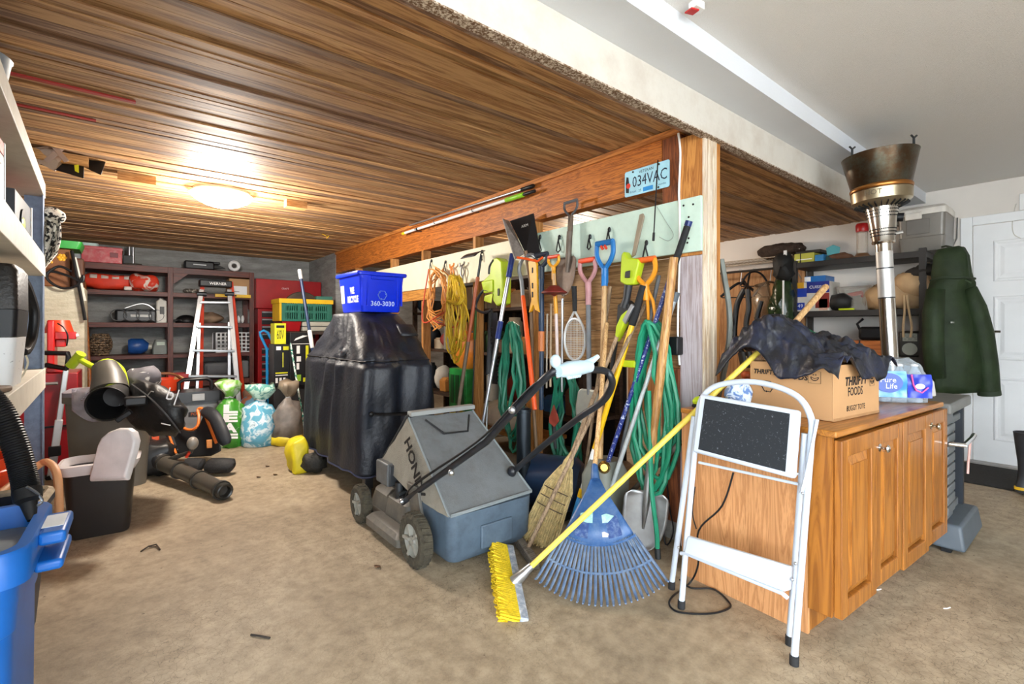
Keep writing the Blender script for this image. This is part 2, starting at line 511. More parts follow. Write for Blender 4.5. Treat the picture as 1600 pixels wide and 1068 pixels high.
struct(MB().box((XL - 0.2, 1.13, 0), (XL, YB, 2.8)).build('wall_left', GREYC, smooth=False))
XO = -2.7            # the front bay is wider; its left side and part of its front stand open to the daylight
struct(MB().box((XO, 1.13, 0), (XL - 0.21, 1.3, 2.8)).build('wall_return', mat('#ddd7d0', 0.75, var=0.03), smooth=False))
struct(MB().box((XFO, YF - 0.15, 0), (XR + 0.2, YF, 2.8)).build('wall_front_unseen', mat('#ddd7d0', 0.75, var=0.03), smooth=False))  # unseen, added to hold back part of the daylight
wr = struct(MB().box((XR, YF, 0), (XR + 0.2, YB, 2.8)).build('wall_right', wallp, smooth=False))
struct(MB().box((XP, 7.1, 0), (XP + 0.18, YB, ZW)).build('wall_corner', GREYC, smooth=False))
# low concrete ledge wall on the left
pe = W(132, 514, Y=6.0)
struct(MB().box((XL, 6.0, 0), (pe.x, 6.45, 1.585)).build('wall_ledge', PALEC, smooth=False))
# white ceiling over the camera
cf = struct(MB().box((XO, YF, ZC), (XR + 0.2, 1.13, ZC + 0.12)).build('ceiling', ceilm, smooth=False))
SOFF = mat('#d6dae0', 0.8, var=0.02, scale=3, bump=0.25, bscale=160)
struct(MB().box((XL, 1.12, 2.41), (XR, 1.34, 2.63)).build('trim_1', SOFF, smooth=False))
HEAD = mat('#cfcac0', 0.7, var=0.03, scale=3, dirt='#9a8068', dirt_amt=0.3, bump=0.1)
hd = struct(MB().box((XL, 1.325, 2.226), (XR, 1.375, 2.46)).build('trim_2', HEAD, smooth=False))
SPK = blotch('#6d5138', '#cfc0ae', 95, 0.53, 0.8, soft=0.09)
SPK2 = blotch('#2b2a27', '#8d8a80', 110, 0.62, 0.85, soft=0.06)
struct(MB().box((XL, 1.325, 2.219), (XR, 1.375, 2.2258)).build('paint_edge', SPK, hd, smooth=False))
struct(MB().box((XL, 1.376, 2.262), (XR, 1.43, 2.46)).build('recess_shade', SPK2, hd, smooth=False))  # dark mottled colour stands in for the shaded recess behind the header
struct(MB().box((XL, 1.431, 2.285), (XR, 1.485, 2.46)).build('nailer', wood('#b08a70', '#7a5a44', 'x', 1, 0.7, 0.1, stain='#c8b8b0'), hd, smooth=False))
# timber ceiling: boards on edge, each its own
deck = struct(MB().box((XL, 1.486, ZW + 0.09), (XR, YB, ZW + 0.2)).build('ceiling', mat('#2a1c12', 0.9), smooth=False))
PL = wood('#c69a68', '#8f6238', 'x', 0.75, 0.62, 0.33, rings=5)
PLD = wood('#9c7b5e', '#6a4a34', 'x', 0.75, 0.65, 0.2, rings=5)
PLR = mat('#a02018', 0.6)
pm = {}
def plank_mesh(w, m):
    if (w, m.name) not in pm:
        o = MB().box((XL, 0, 0), (XR, w, 0.088)).build('plank', m, deck, smooth=False)
        pm[(w, m.name)] = o.data; bpy.data.objects.remove(o)
    return pm[(w, m.name)]
y = 1.49; k = 0
rp = random.Random(3)
inv = RM[deck].inverted()
while y < YB - 0.03:
    w = rp.choice([0.036, 0.036, 0.036, 0.062, 0.036, 0.086]) if y < 4 else rp.choice([0.036, 0.036, 0.062, 0.05])
    gap = rp.choice([0.0015, 0.002, 0.003, 0.006])
    if 2.70 < y < 2.75: gap = 0.022
    m = PLD if rp.random() < 0.22 else PL
    o = bpy.data.objects.new('plank', plank_mesh(w, m)); COL.objects.link(o); o.parent = deck
    o.location = (0, y, rp.choice([0, 0.001, 0.003, 0.007]))
    # mesh data is already relative to the deck: lift it to the soffit
    y += w + gap; k += 1
# the plank meshes were built at world z 0..0.088 against the deck: shift them up once
for me in pm.values():
    me.transform(Matrix.Translation((0, 0, ZW)))
for i, (px, py, qx, qy) in enumerate([(25, 117, 212, 163), (20, 162, 150, 188)]):
    a, b_ = W(px, py, Z=ZW - 0.002), W(qx, qy, Z=ZW - 0.002)
    o = MB().box((a.x - 0.3, a.y - 0.012, ZW - 0.004), (b_.x, a.y + 0.014, ZW + 0.02)).build('painted_edge', PLR, deck, smooth=False)
BLK = wood('#d9a96c', '#b07b42', 'x', 2, 0.6, 0.1)
for (u, v, w_, d_) in [(214, 278, 0.22, 0.09), (462, 318, 0.17, 0.09), (90, 245, 0.3, 0.1)]:
    p = W(u, v, Z=ZW - 0.02)
    MB().cbox((p.x, p.y, ZW - 0.03), (w_, d_, 0.062)).build('wood_block', BLK, deck, smooth=False)
p = W(510, 366, Z=ZW)
MB().tube([(p.x - 0.05, p.y, ZW), (p.x, p.y, ZW - 0.02), (p.x + 0.03, p.y, ZW - 0.012), (p.x, p.y, ZW - 0.05)], 0.004, 6).build('string_knot', YELLOW, deck)

# the partition that carries the tools
FIR = wood('#c8772f', '#8a4a1a', 'y', 0.55, 0.5, 0.08, figure=1.6, rings=9)
FIRZ = wood('#c98a45', '#9c5f28', 'z', 0.8, 0.55, 0.1, figure=0.6)
PALEZ = wood('#e2d5c0', '#c4ab8c', 'z', 1.0, 0.7, 0.1, stain='#c4b6ab')
LILAC = wood('#bdb4ba', '#9d8e8e', 'z', 0.8, 0.75, 0.05, figure=0.4, stain='#cfcad2')
wpn = struct(MB().box((XP + 0.005, 1.62, 2.014), (XP + 0.09, 7.1, ZW - 0.002)).build('wall_partition', FIR, smooth=False))
struct(MB().box((XP - 0.012, 1.5, 2.285), (XP + 0.09, 7.1, ZW)).build('top_strip', wood('#c67f3b', '#9a5a24', 'y', 1, 0.6, 0.1), wpn, smooth=False))
MB().box((XP + 0.006, 1.502, 1.912), (XP + 0.09, 1.615, 2.284)).build('packer', wood('#8a4a22', '#5f2f14', 'z', 1, 0.6, 0.1, figure=1), wpn, smooth=False)
y0, y1 = 1.357, 1.500
MB().box((XP, y0 + 0.012, 1.6), (2.56, y1, 2.256)).build('post_top', FIRZ, wpn, smooth=False, bevel=0.003)
MB().box((XP, y0 + 0.012, 0.0), (2.56, y1, 1.599)).build('post', LILAC, wpn, smooth=False, bevel=0.003)
xs = [2.401, 2.436, 2.466, 2.492, 2.528, 2.572]
for i in range(5):
    MB().box((xs[i], y0 - 0.004 * (i % 2), 0.0), (xs[i + 1] - 0.004, y0 + 0.0115, 2.245 - 0.004 * i)).build('post_strip', PALEZ if i < 4 else FIRZ, wpn, smooth=False, bevel=0.002)
# pegged tool board, green half and cream half
GRN = mat('#c5dccf', 0.5, var=0.03, scale=4, dirt='#8fa59a', dirt_amt=0.25)
CRM = mat('#e9e3c8', 0.5, var=0.03, scale=4, dirt='#b9ae90', dirt_amt=0.2)
MB().box((XP - 0.021, 1.362, 1.616), (XP - 0.001, 2.70, 1.911)).build('tool_board', GRN, wpn, smooth=False, bevel=0.004)
MB().box((XP - 0.021, 2.705, 1.612), (XP - 0.001, 5.6, 1.905)).build('tool_board', CRM, wpn, smooth=False, bevel=0.003)
for (u, v) in [(1068, 321), (1083, 319), (1076, 339), (1076, 372), (1074, 379)]:
    p = W(u, v, X=XP - 0.0215)
    MB().cyl((p.x - 0.001, p.y, p.z), (p.x + 0.002, p.y, p.z), 0.006, 8).build('screw', BLACK, wpn)
for yy in (2.72, 3.5, 4.45, 5.2, 6.3):
    MB().box((XP + 0.001, yy, 0.0), (XP + 0.088, yy + 0.04, 2.013)).build('stud', wood('#c88f52', '#a06a30', 'z', 1, 0.6, 0.15), wpn, smooth=False)
MB().box((XP - 0.03, 4.2, 1.5), (XP, 5.6, 1.605)).build('rail', wood('#d09648', '#a86d2b', 'y', 1, 0.6, 0.1), wpn, smooth=False)
MB().box((XP - 0.02, 1.50, 0.13), (XP + 0.05, 1.60, 0.98)).build('plywood_strip', wood('#8a4c28', '#5d2f17', 'z', 0.7, 0.6, 0.05, figure=1), wpn, smooth=False)
MB().box((XP + 0.04, 1.5, 0), (XP + 0.2, 7.1, 0.13)).build('curb', GREYC, wpn, smooth=False)
PLY = wood('#bd9566', '#8c6740', 'y', 0.7, 0.65, 0.1, figure=0.6)
for i, (a, b_) in enumerate([(0.98, 1.19), (1.194, 1.40), (1.404, 1.615), (1.62, 1.80)]):
    MB().box((XP + 0.10, 1.5, a), (XP + 0.118, 2.72, b_)).build('back_board', PLY, wpn, smooth=False)
MB().box((XP + 0.12, 1.5, 0.985), (XP + 0.28, 2.7, 1.005)).build('ledge', PLY, wpn, smooth=False)
# white conduit beside the post
tag(MB().tube(cat_rom([W(1060, 208, X=2.38), W(1063, 240, X=2.385), W(1061, 300, X=2.385), W(1062, 330, X=2.365), W(1062, 395, X=2.365), W(1061, 430, X=2.385), W(1059, 520, X=2.385), W(1062, 570, X=2.385)], 5), 0.006, 7).build('wall_cable', WHITE), 'white electric cable running down beside the end post', 'cable')

# right wall: door, casing, ledge, outlet
DOORW = mat('#eceef0', 0.4, var=0.015)
yd1 = W(1521, 514, X=XR).y; yd0 = yd1 - 0.86; zt = 2.13
dr = struct(MB().box((XR - 0.012, yd0, 0.02), (XR + 0.03, yd1, zt)).build('door_1', DOORW, smooth=False))
for (za, zb) in ((0.22, 0.78), (0.93, 1.49), (1.62, 1.98)):
    for (ya, yb) in ((yd1 - 0.39, yd1 - 0.13), (yd1 - 0.74, yd1 - 0.48)):
        rec = lambda k, x: [(XR - x, ya + k, za + k), (XR - x, yb - k, za + k), (XR - x, yb - k, zb - k), (XR - x, ya + k, zb - k)]
        MB().loft([rec(0, 0.0121), rec(0.008, 0.019), rec(0.018, 0.019), rec(0.03, 0.0125), rec(0.045, 0.0125), rec(0.07, 0.0185)]).build('door_panel', DOORW, dr, smooth=False)
kz = W(1538, 507, X=XR - 0.06)
h_ = MB().lathe([(0.0, 0), (0.032, 0.0), (0.032, 0.008), (0.012, 0.012), (0.012, 0.035), (0.024, 0.042), (0.03, 0.058), (0.024, 0.072), (0, 0.076)], 16, frame((XR - 0.012, yd1 - 0.07, kz.z), (-1, 0, 0))).build('door_knob', mat('#8b8478', 0.25, 0.9), dr)
MB().tube([(XR - 0.055, yd1 - 0.07, kz.z - 0.06), (XR - 0.06, yd1 - 0.1, kz.z - 0.06), (XR - 0.06, yd1 - 0.18, kz.z - 0.06)], 0.01, 8).build('door_lever', mat('#8b8478', 0.25, 0.9), dr)
cs = MB()
cs.box((XR - 0.02, yd1 + 0.005, 0), (XR, yd1 + 0.085, zt + 0.085)); cs.box((XR - 0.02, yd0 - 0.085, 0), (XR, yd0 - 0.005, zt + 0.085))
cs.box((XR - 0.02, yd0 - 0.005, zt + 0.005), (XR, yd1 + 0.005, zt + 0.085))
struct(cs.build('door_casing', DOORW, dr, smooth=False, bevel=0.004))
struct(MB().box((XR - 0.11, yd0, 0.0), (XR, yd1 + 0.02, 0.022)).build('trim_3', mat('#a9a7a3', 0.5, 0.3), smooth=False))
struct(MB().box((XR - 0.03, yd1 + 0.09, 0.0), (XR, yd1 + 0.16, 0.32)).build('trim_4', mat('#8d8678', 0.8, bump=0.3), smooth=False))
o = MB().box((XR - 0.012, W(1593, 312, X=XR).y - 0.08, 2.22), (XR, W(1593, 312, X=XR).y, 2.36)).build('wall_switch', WHITE, bevel=0.003)
tag(o, 'small white wall box above the white door', 'switch')
# bracket on the white ceiling
p = W(1087, 12, Z=ZC - 0.02)
t = thing('ceiling_bracket', 'torn white and red bracket stuck to the white ceiling', 'bracket', (p.x, p.y, ZC))
MB().prism([(-0.03, -0.02), (0.025, -0.026), (0.034, 0.0), (0.016, 0.03), (-0.02, 0.02)], -0.03, 0, RM[t]).build('plate', WHITE, t, bevel=0.003)
MB().prism([(-0.03, 0.0), (0.005, -0.012), (0.012, 0.02), (-0.024, 0.034)], -0.036, -0.03, RM[t]).build('tab', RED, t)

# ceiling lamp
p = W(347, 312, Z=ZW - 0.07)
lm = thing('ceiling_lamp', 'round flush ceiling lamp with a glowing white glass bowl', 'lamp', (p.x, p.y, ZW))
MB(RM[lm]).lathe([(0.0, 0), (0.2, 0), (0.205, -0.02), (0.19, -0.035), (0, -0.035)][::-1], 32).build('base', mat('#cfc4b0', 0.4), lm)
MB(RM[lm]).lathe([(0.0, -0.135), (0.06, -0.13), (0.13, -0.108), (0.19, -0.075), (0.222, -0.045), (0.225, -0.037), (0.2, -0.036)], 32).build('shade', emit('#fff0d8', 9.0), lm)
p2 = V((4.3, 4.0, ZW))
l2 = thing('ceiling_lamp', 'second round ceiling lamp in the bay behind the tool wall', 'lamp', p2)
MB(RM[l2]).lathe([(0, -0.035), (0.12, -0.035), (0.13, -0.02), (0.13, 0), (0, 0)], 24).build('base', mat('#cfc4b0', 0.4), l2)
MB(RM[l2]).lathe([(0.0, -0.1), (0.06, -0.09), (0.11, -0.06), (0.12, -0.036)], 24).build('shade', emit('#fff0d8', 4.0), l2)
lamp('second_lamp_light', (4.3, 4.0, ZW - 0.2), 65.0, (1.0, 0.86, 0.7), 0.1)
lamp('lamp_light', (p.x, p.y, ZW - 0.24), LAMP_W, (1.0, 0.94, 0.86), 0.14)
# ================================================================ THE FRONT: cabinet, box, stool, brooms, rake
OAK = wood('#aa6d2a', '#87511c', 'z', 0.7, 0.38, 0.05, figure=0.5, coat=0.2)
OAKX = wood('#b0732d', '#8d571f', 'x', 0.7, 0.38, 0.05, figure=0.5, coat=0.2)
OAKS = wood('#cf9765', '#b17a4c', 'z', 0.45, 0.5, 0.02, figure=2.2, rings=7)
C0 = V((2.09, 0.665, 0)); CA = -math.radians(3.9)
ct = thing('base_cabinet', 'honey oak base cabinet with four narrow raised-panel doors', 'cabinet', C0, CA)
CM = RM[ct]
CW, CD, CH = 1.275, 0.66, 0.79
MB(CM).box((0.0, 0.085, 0.0), (0.016, CD, CH)).build('side_panel', OAKS, ct, smooth=False)
MB(CM).box((0.0, 0.0, 0.105), (0.0155, 0.0845, CH)).build('side_stile', OAK, ct, smooth=False)
q = MB(CM)
q.box((0.017, 0.02, 0.105), (CW, CD - 0.01, CH)); q.box((0.017, 0.09, 0.001), (CW, CD - 0.01, 0.104))
q.build('carcass', OAK, ct, smooth=False)
MB(CM).box((-0.014, -0.022, CH + 0.001), (CW + 0.012, CD, CH + 0.026)).build('counter_top', OAKX, ct, smooth=False, bevel=0.006)
def cabx(u):
    q = ray(u, 600); iv = CM.inverted(); a = iv @ V((0, 0, 0)); d = iv.to_3x3() @ V((q.x, q.y, 0))
    return a.x - d.x * (a.y / d.y)
for i, (ua, ub, zb) in enumerate([(1302.5, 1357, 0.103), (1358, 1399, 0.118), (1400, 1440, 0.104), (1441, 1470.5, 0.118)]):
    a, b_ = cabx(ua), cabx(ub); zt2 = CH - 0.012; yo = -0.03 if i % 2 == 0 else -0.026
    st = 0.052
    q = MB(CM)
    q.box((a, yo, zb), (a + st, 0.0, zt2)); q.box((b_ - st, yo, zb), (b_, 0.0, zt2))
    q.box((a + st, yo, zb), (b_ - st, 0.0, zb + st * 1.25)); q.box((a + st, yo, zt2 - st * 1.25), (b_ - st, 0.0, zt2))
    dd = q.build('door', OAK, ct, smooth=False, bevel=0.004)
    # raised field: flat centre with sloping margins
    x0, x1, z0, z1 = a + st, b_ - st, zb + st * 1.25, zt2 - st * 1.25
    rec = lambda k, y_: [(x0 + k, y_, z0 + k), (x1 - k, y_, z0 + k), (x1 - k, y_, z1 - k), (x0 + k, y_, z1 - k)]
    MB(CM).loft([rec(0, yo + 0.021), rec(0.007, yo + 0.021), rec(0.0075, yo + 0.015), rec(0.038, yo + 0.006), rec(0.0385, yo + 0.002)]).build('raised_panel', OAK, dd, smooth=False)
    if i % 2 == 1:
        kx = a + 0.03; kz = zt2 - 0.075 if i == 1 else zt2 - 0.06
        MB().lathe([(0.017, 0), (0.017, 0.003), (0.006, 0.005), (0.006, 0.02), (0.014, 0.024), (0.0165, 0.031), (0.012, 0.036), (0, 0.037)], 14, CM @ frame((kx, yo, kz), (0, -1, 0))).build('knob', mat('#c9c2ae', 0.2, 1.0) if i == 3 else CHROME, dd)

# --- cardboard box with print
BO = V((2.276, 0.719, 0.8175)); BA = -math.radians(6.5)
bx = thing('cardboard_box', 'brown cardboard grocery box with black print on the oak cabinet', 'box', BO, BA)
BM = RM[bx]; BW, BD, BH = 0.43, 0.36, 0.232
q = MB(BM)
q.box((0, 0, 0), (BW, 0.005, BH)); q.box((0, BD - 0.005, 0), (BW, BD, BH)); q.box((0, 0.0052, 0), (0.005, BD - 0.0052, BH)); q.box((BW - 0.005, 0.0052, 0), (BW, BD - 0.0052, BH))
q.box((0.006, 0.006, 0), (BW - 0.006, BD - 0.006, 0.006))
q.build('carton', CARD, bx, smooth=False, bevel=0.002)
MB(BM).box((0.001, -0.0012, 0.0), (BW - 0.001, 0.0, 0.012)).build('bottom_fold', mat('#a67d53', 0.8), bx, smooth=False)
FR = lambda x, z: BM @ wallframe((x, -0.0005, z), (1, 0, 0), (0, 0, 1))
LF = lambda y, z: BM @ wallframe((-0.0005, y, z), (0, -1, 0), (0, 0, 1))
text('THRIFTY', FR(0.2, 0.158), INK, bx, width=0.21, height=0.038, spacing=1.05, shear=0.2, bold=0.045)
text('FOODS', FR(0.195, 0.113), INK, bx, width=0.135, height=0.038, bold=0.012)
text('BUGGY TOTE', FR(0.2, 0.043), INK, bx, width=0.17, height=0.024, bold=0.01)
text('THRIFTY', LF(0.29, 0.185), INK, bx, width=0.11, height=0.022, bold=0.04, shear=0.2)
text('FOODS', LF(0.155, 0.172), INK, bx, width=0.11, height=0.024, bold=0.03)
def smiley(mkframe, cx, cz, s):
    q = MB()
    for (a, b_) in (((-s, -s), (s, -s)), ((s, -s), (s, s)), ((s, s), (-s, s)), ((-s, s), (-s, -s))):
        q.bar(mkframe(cx, cz) @ V((a[0], a[1], 0.0006)), mkframe(cx, cz) @ V((b_[0], b_[1], 0.0006)), 0.0018, 0.0006)
    arc = [mkframe(cx, cz) @ V((s * 0.62 * math.cos(a), s * 0.05 + s * 0.6 * math.sin(a), 0.0006)) for a in [PI + PI * i / 10 for i in range(11)]]
    q.tube(arc, 0.0016, 5); q.tube([arc[0], mkframe(cx, cz) @ V((0, -s * 0.22, 0.0006)), arc[-1]], 0.0013, 5)
    for e in (-0.2, 0.2):
        q.ball(mkframe(cx, cz) @ V((e * s, s * 0.42, 0.0006)), 0.0026, 6, 4)
    q.build('smile_print', INK, bx)
smiley(LF, 0.072, 0.178, 0.025); smiley(FR, 0.355, 0.15, 0.022)
def recycle(fr, cx, cy, s, m, parent, w=0.004):
    q = MB(); F = fr(cx, cy)
    for k in range(3):
        a0 = PI / 2 + k * 2 * PI / 3
        p1 = V((math.cos(a0 + 0.55) * s, math.sin(a0 + 0.55) * s, 0.0008)); p2 = V((math.cos(a0 - 0.55) * s, math.sin(a0 - 0.55) * s, 0.0008))
        p3 = V((math.cos(a0 - 1.2) * s * 0.85, math.sin(a0 - 1.2) * s * 0.85, 0.0008))
        q.tube([F @ p1, F @ p2, F @ p3], w, 4)
        d = (p3 - p2).normalized(); n_ = V((-d.y, d.x, 0))
        q.add([p3 + n_ * w * 2.4, p3 - n_ * w * 2.4, p3 + d * w * 4], [(0, 1, 2)], F)
    return q.build('recycling_mark', m, parent)
recycle(LF, 0.275, 0.12, 0.028, INK, bx, 0.0022)

# --- dark waxed jacket / tarp heaped over the box
NAVYCLOTH = mat('#14171f', 0.38, var=0.5, scale=8, bump=0.7, bscale=20, spec=0.6, dirt='#27345a', dirt_amt=0.5)
def tarp(a, b):
    x = -0.085 + 0.585 * a; y = -0.06 + 0.56 * b
    dx = max(0, -x, x - BW); dy = max(0, -y)
    edge = 0.02 + 0.05 * noise.noise(V((x * 9, y * 9, 2)))
    out = max(0.0, math.hypot(dx, dy) - 0.012)
    heap = 0.15 * math.exp(-((x - 0.02) ** 2 / 0.022 + (y - 0.27) ** 2 / 0.03)) + 0.10 * math.exp(-((x - 0.33) ** 2 / 0.02 + (y - 0.2) ** 2 / 0.022)) + 0.08 * math.exp(-((x - 0.16) ** 2 / 0.015 + (y - 0.32) ** 2 / 0.02))
    z = BH + 0.012 + heap - out * 1.05
    fold = noise.noise(V((x * 9 + 3, y * 9, 0))) * 0.04 + abs(noise.noise(V((x * 19, y * 17, 5)))) * 0.05 + abs(noise.noise(V((x * 37, y * 33, 7)))) * 0.018
    z += fold if out == 0 else fold * 0.3
    k = 0.55 if out > 0 else 1.0
    px = x; py = y
    if dx > 0: px = (0 if x < 0 else BW) + (x - (0 if x < 0 else BW)) * k + (-0.012 if x < 0 else 0.012)
    if dy > 0: py = y * k - 0.012
    py += 0.02 * noise.noise(V((x * 11, z * 6, 1)))
    px += 0.02 * noise.noise(V((y * 11, z * 6, 8)))
    if dy > 0: py = min(py, -0.006)
    if x < 0: px = min(px, -0.008)
    # ragged hem: pull it up and down along the front
    lift = 0.045 * math.sin(x * 14 + 1.0) + 0.02 * math.sin(x * 31)
    if dy > 0: z += lift * min(1, out / 0.05)
    if x < 0: z += 0.05 * min(1, out / 0.06) * math.sin(y * 16 + 2.2) - 0.03 * math.exp(-((y - 0.2) / 0.06) ** 2)
    return (px, py, z)
tag(MB(BM).grid(tarp, 84, 76).build('waxed_jacket', NAVYCLOTH, thick=0.004, sub=0, angle=180), 'crumpled dark navy waxed jacket heaped over the cardboard box', 'jacket')
stick('hand_tool_handle', 'pale wooden handle poking out of the dark jacket heap', 'handle', W(1215, 535, d=2.40), W(1291, 447, d=2.62), [('shaft', 0, 0.97, (0.014, 0.017), ASH), ('butt', 0.972, 1.0, (0.018, 0.015), ASH)])
# small blue plastic bag stuffed beside the box
p = CM @ V((0.105, 0.43, 0.8175))
tag(MB().ball((p.x, p.y, p.z + 0.075), (0.05, 0.055, 0.075), 18, 12, fn=lambda c: c + wob(c, 0.022, 22, 3)).build('plastic_bag', blotch('#5f7fb5', '#c9d6e6', 26, 0.5, 0.3), angle=180), 'crumpled blue and white plastic bag wedged left of the cardboard box', 'bag')
# lime tool case on the back corner of the cabinet
t = thing('tool_case', 'lime green and black tool lying on the back corner of the cabinet', 'tool', CM @ V((0.09, 0.60, 0.8175)), CA + 0.25)
MB(RM[t]).box((-0.045, -0.11, 0.0), (0.04, 0.045, 0.014)).build('base', BLACK, t, bevel=0.005)
MB(RM[t]).loft([[(-0.04, -0.105, 0.0145), (0.034, -0.105, 0.0145), (0.034, 0.04, 0.0145), (-0.04, 0.04, 0.0145)], [(-0.045, -0.108, 0.034), (0.038, -0.108, 0.034), (0.038, 0.044, 0.034), (-0.045, 0.044, 0.034)], [(-0.03, -0.09, 0.052), (0.026, -0.09, 0.052), (0.026, 0.03, 0.052), (-0.03, 0.03, 0.052)]]).build('shell', LIME, t, bevel=0.006)
MB(RM[t]).box((-0.015, -0.08, 0.052), (0.012, 0.02, 0.058)).build('latch', BLACK, t, bevel=0.002)

# --- pack of bottled water
wp0 = W(1418, 634, Z=0.8175)
wt = thing('water_pack', 'shrink-wrapped pack of bottled water with blue printed film', 'water pack', CM @ V((1.10, 0.165, 0.8175)), CA - 0.85)
WM = RM[wt]
FILM = glass('#cfd9e2', 0.16, 0.15); WB = glass('#bcd3e6', 0.35, 0.1)
for i in range(4):
    for j in range(2):
        MB(WM).lathe([(0.0, 0.003), (0.03, 0.003), (0.033, 0.01), (0.033, 0.12), (0.028, 0.15), (0.014, 0.178), (0.013, 0.188), (0, 0.188)], 10, Matrix.Translation((-0.108 + i * 0.07, -0.045 + j * 0.07, 0))).build('bottle', WB, wt)
        if j == 0: MB(WM).lathe([(0.015, 0.1885), (0.015, 0.2), (0, 0.2)], 10, Matrix.Translation((-0.108 + i * 0.07, -0.045 + j * 0.07, 0))).build('cap', WHITE, wt)
def film(c):
    return c + wob(c, 0.014, 26, 1)
def rbox(hx, hy, z0, z1, top, n=28, m=14, ex=4.0, amp=0.012, fr=26, seed=1):
    rings = []
    for i in range(m + 1):
        f = i / m; z = z0 + (z1 - z0) * f
        k = 1 - (1 - top) * max(0, (f - 0.55) / 0.45) ** 1.4
        ring = []
        for j in range(n):
            a = 2 * PI * j / n; c, s_ = math.cos(a), math.sin(a)
            r = (abs(c) ** ex + abs(s_) ** ex) ** (-1 / ex)
            p = V((hx * k * r * c, hy * k * r * s_, z)); ring.append(p + wob(p, amp * (0.3 + f), fr, seed))
        rings.append(ring)
    return rings
MB(WM).loft(rbox(0.16, 0.095, 0.002, 0.225, 0.62)).build('film', FILM, wt, angle=180)
PRINT = blotch('#9fd0ee', '#3f8fd6', 9, 0.52, 0.3, soft=0.12)
def curvepatch(x0, x1, z0, z1, m, name, off=0.0):
    return MB(WM).grid(lambda a, b: ((x0 + (x1 - x0) * a), -0.104 - off + 0.006 * math.sin(a * 9) * math.sin(b * 7) + 0.02 * max(0, b - 0.6), z0 + (z1 - z0) * b), 12, 10).build(name, m, wt, angle=180)
curvepatch(-0.145, 0.04, 0.03, 0.165, PRINT, 'printed_film')
curvepatch(0.042, 0.15, 0.03, 0.15, mat('#2b3fb4', 0.3, var=0.3, scale=12), 'printed_film')
q = MB(WM)
q.prism([(math.cos(2 * PI * i / 28) * 0.062, math.sin(2 * PI * i / 28) * 0.05) for i in range(28)], 0, 0.0015, wallframe((-0.045, -0.113, 0.105), (1, 0, 0), (0, 0.02, 1)))
q.build('label_oval', mat('#1f49a8', 0.3), wt)
text('Pure', WM @ wallframe((-0.05, -0.1155, 0.12), (1, 0, 0), (0, 0, 1)), INKW, wt, width=0.07)
text('Life', WM @ wallframe((-0.035, -0.1155, 0.088), (1, 0, 0), (0, 0, 1)), INKW, wt, width=0.05)
q = MB(WM); q.tube([(0.055, -0.113, 0.15), (0.062, -0.114, 0.1), (0.075, -0.114, 0.07), (0.1, -0.114, 0.058), (0.128, -0.113, 0.085)], 0.004, 6)
q.build('pink_swoosh', mat('#e2479b', 0.35), wt)
q = MB(WM); q.ball((0.093, -0.112, 0.09), (0.022, 0.003, 0.014), 12, 6); q.build('drop_mark', INKW, wt)
# loose clear wrap spilling at the right
p = CM @ V((1.222, 0.045, 0.8175))
tag(MB().ball((p.x, p.y, p.z + 0.06), (0.04, 0.05, 0.055), 16, 10, fn=lambda c: c + wob(c, 0.02, 20, 6)).build('plastic_wrap', glass('#e8e6e2', 0.45, 0.25), angle=180), 'loose clear plastic wrap lying right of the water pack', 'wrap')

# --- folding step stool leaning on the cabinet
LT = mat('#c3cddb', 0.3, var=0.03)
ss = thing('step_stool', 'white folding step stool with a black tread leaning on the cabinet', 'step stool', (1.86, 0.94, 0))
Ax = lambda z: 1.862 + 0.195 * z / 0.95
r0 = 0.0125
def apt(y, z, o=0.0): return V((Ax(z) - o, y, z))
yl, yr = 1.16, 0.712
arch = [apt(yl + 0.0, 0.03), apt(yl + 0.01, 0.4), apt(yl + 0.016, 0.78), apt(yl + 0.012, 0.87), apt(yl - 0.03, 0.932), apt(yl - 0.11, 0.965), apt(0.94, 0.978), apt(yr + 0.12, 0.962), apt(yr + 0.045, 0.925), apt(yr + 0.004, 0.855), apt(yr, 0.78), apt(yr, 0.4), apt(yr, 0.03)]
q = MB(); q.tube([arch[0], arch[1]] + cat_rom(arch[2:11], 4) + [arch[11], arch[12]], r0, 10); q.build('front_frame', LT, ss)
Bx = lambda z: 1.972 + 0.06 * z / 0.75
rear = [V((Bx(0.03), 1.276, 0.03)), V((Bx(0.8), 1.2, 0.8))]; rear2 = [V((Bx(0.03), 0.768, 0.03)), V((Bx(0.8), 0.738, 0.8))]
MB().tube(rear, r0, 10).build('rear_leg', LT, ss); MB().tube(rear2, r0, 10).build('rear_leg', LT, ss)
for p_ in (arch[0], arch[-1], rear[0], rear2[0]):
    MB().tube([V((p_.x - 0.002, p_.y, 0.0)), V((p_.x, p_.y, 0.034))], 0.0158, 10).build('rubber_foot', RUBBER, ss)
# seat tread: white tray with black grip sheet
def sq(y, z, o): return V((Ax(z) - o, y, z))
nrm = V((-0.979, 0, 0.2)).normalized()
def onA(u, v, o=0.0):
    d = 2.0
    for _ in range(12):
        p = W(u, v, d=d); X_ = Ax(p.z) - o
        d = X_ / ray(u, v).x
    return W(u, v, d=d)
def tray(c, inset, h0, h1):
    cc = sum(c, V()) / 4
    return [[p + nrm * h0 for p in c], [cc + (p - cc) * inset + nrm * h1 for p in c]]
sc4 = [onA(1099, 616, 0.02), onA(1253, 642, 0.02), onA(1245, 748, 0.02), onA(1087, 706, 0.02)]
rr = [[p + nrm * -0.004 for p in sc4], [p + nrm * 0.032 for p in sc4]]
o = MB().loft(rr).build('seat_tread', LT, ss, bevel=0.01, seg=3)
cc = sum(sc4, V()) / 4
ins = [cc + (p - cc) * 0.86 + nrm * 0.0325 for p in sc4]; ins2 = [p + nrm * 0.002 for p in ins]
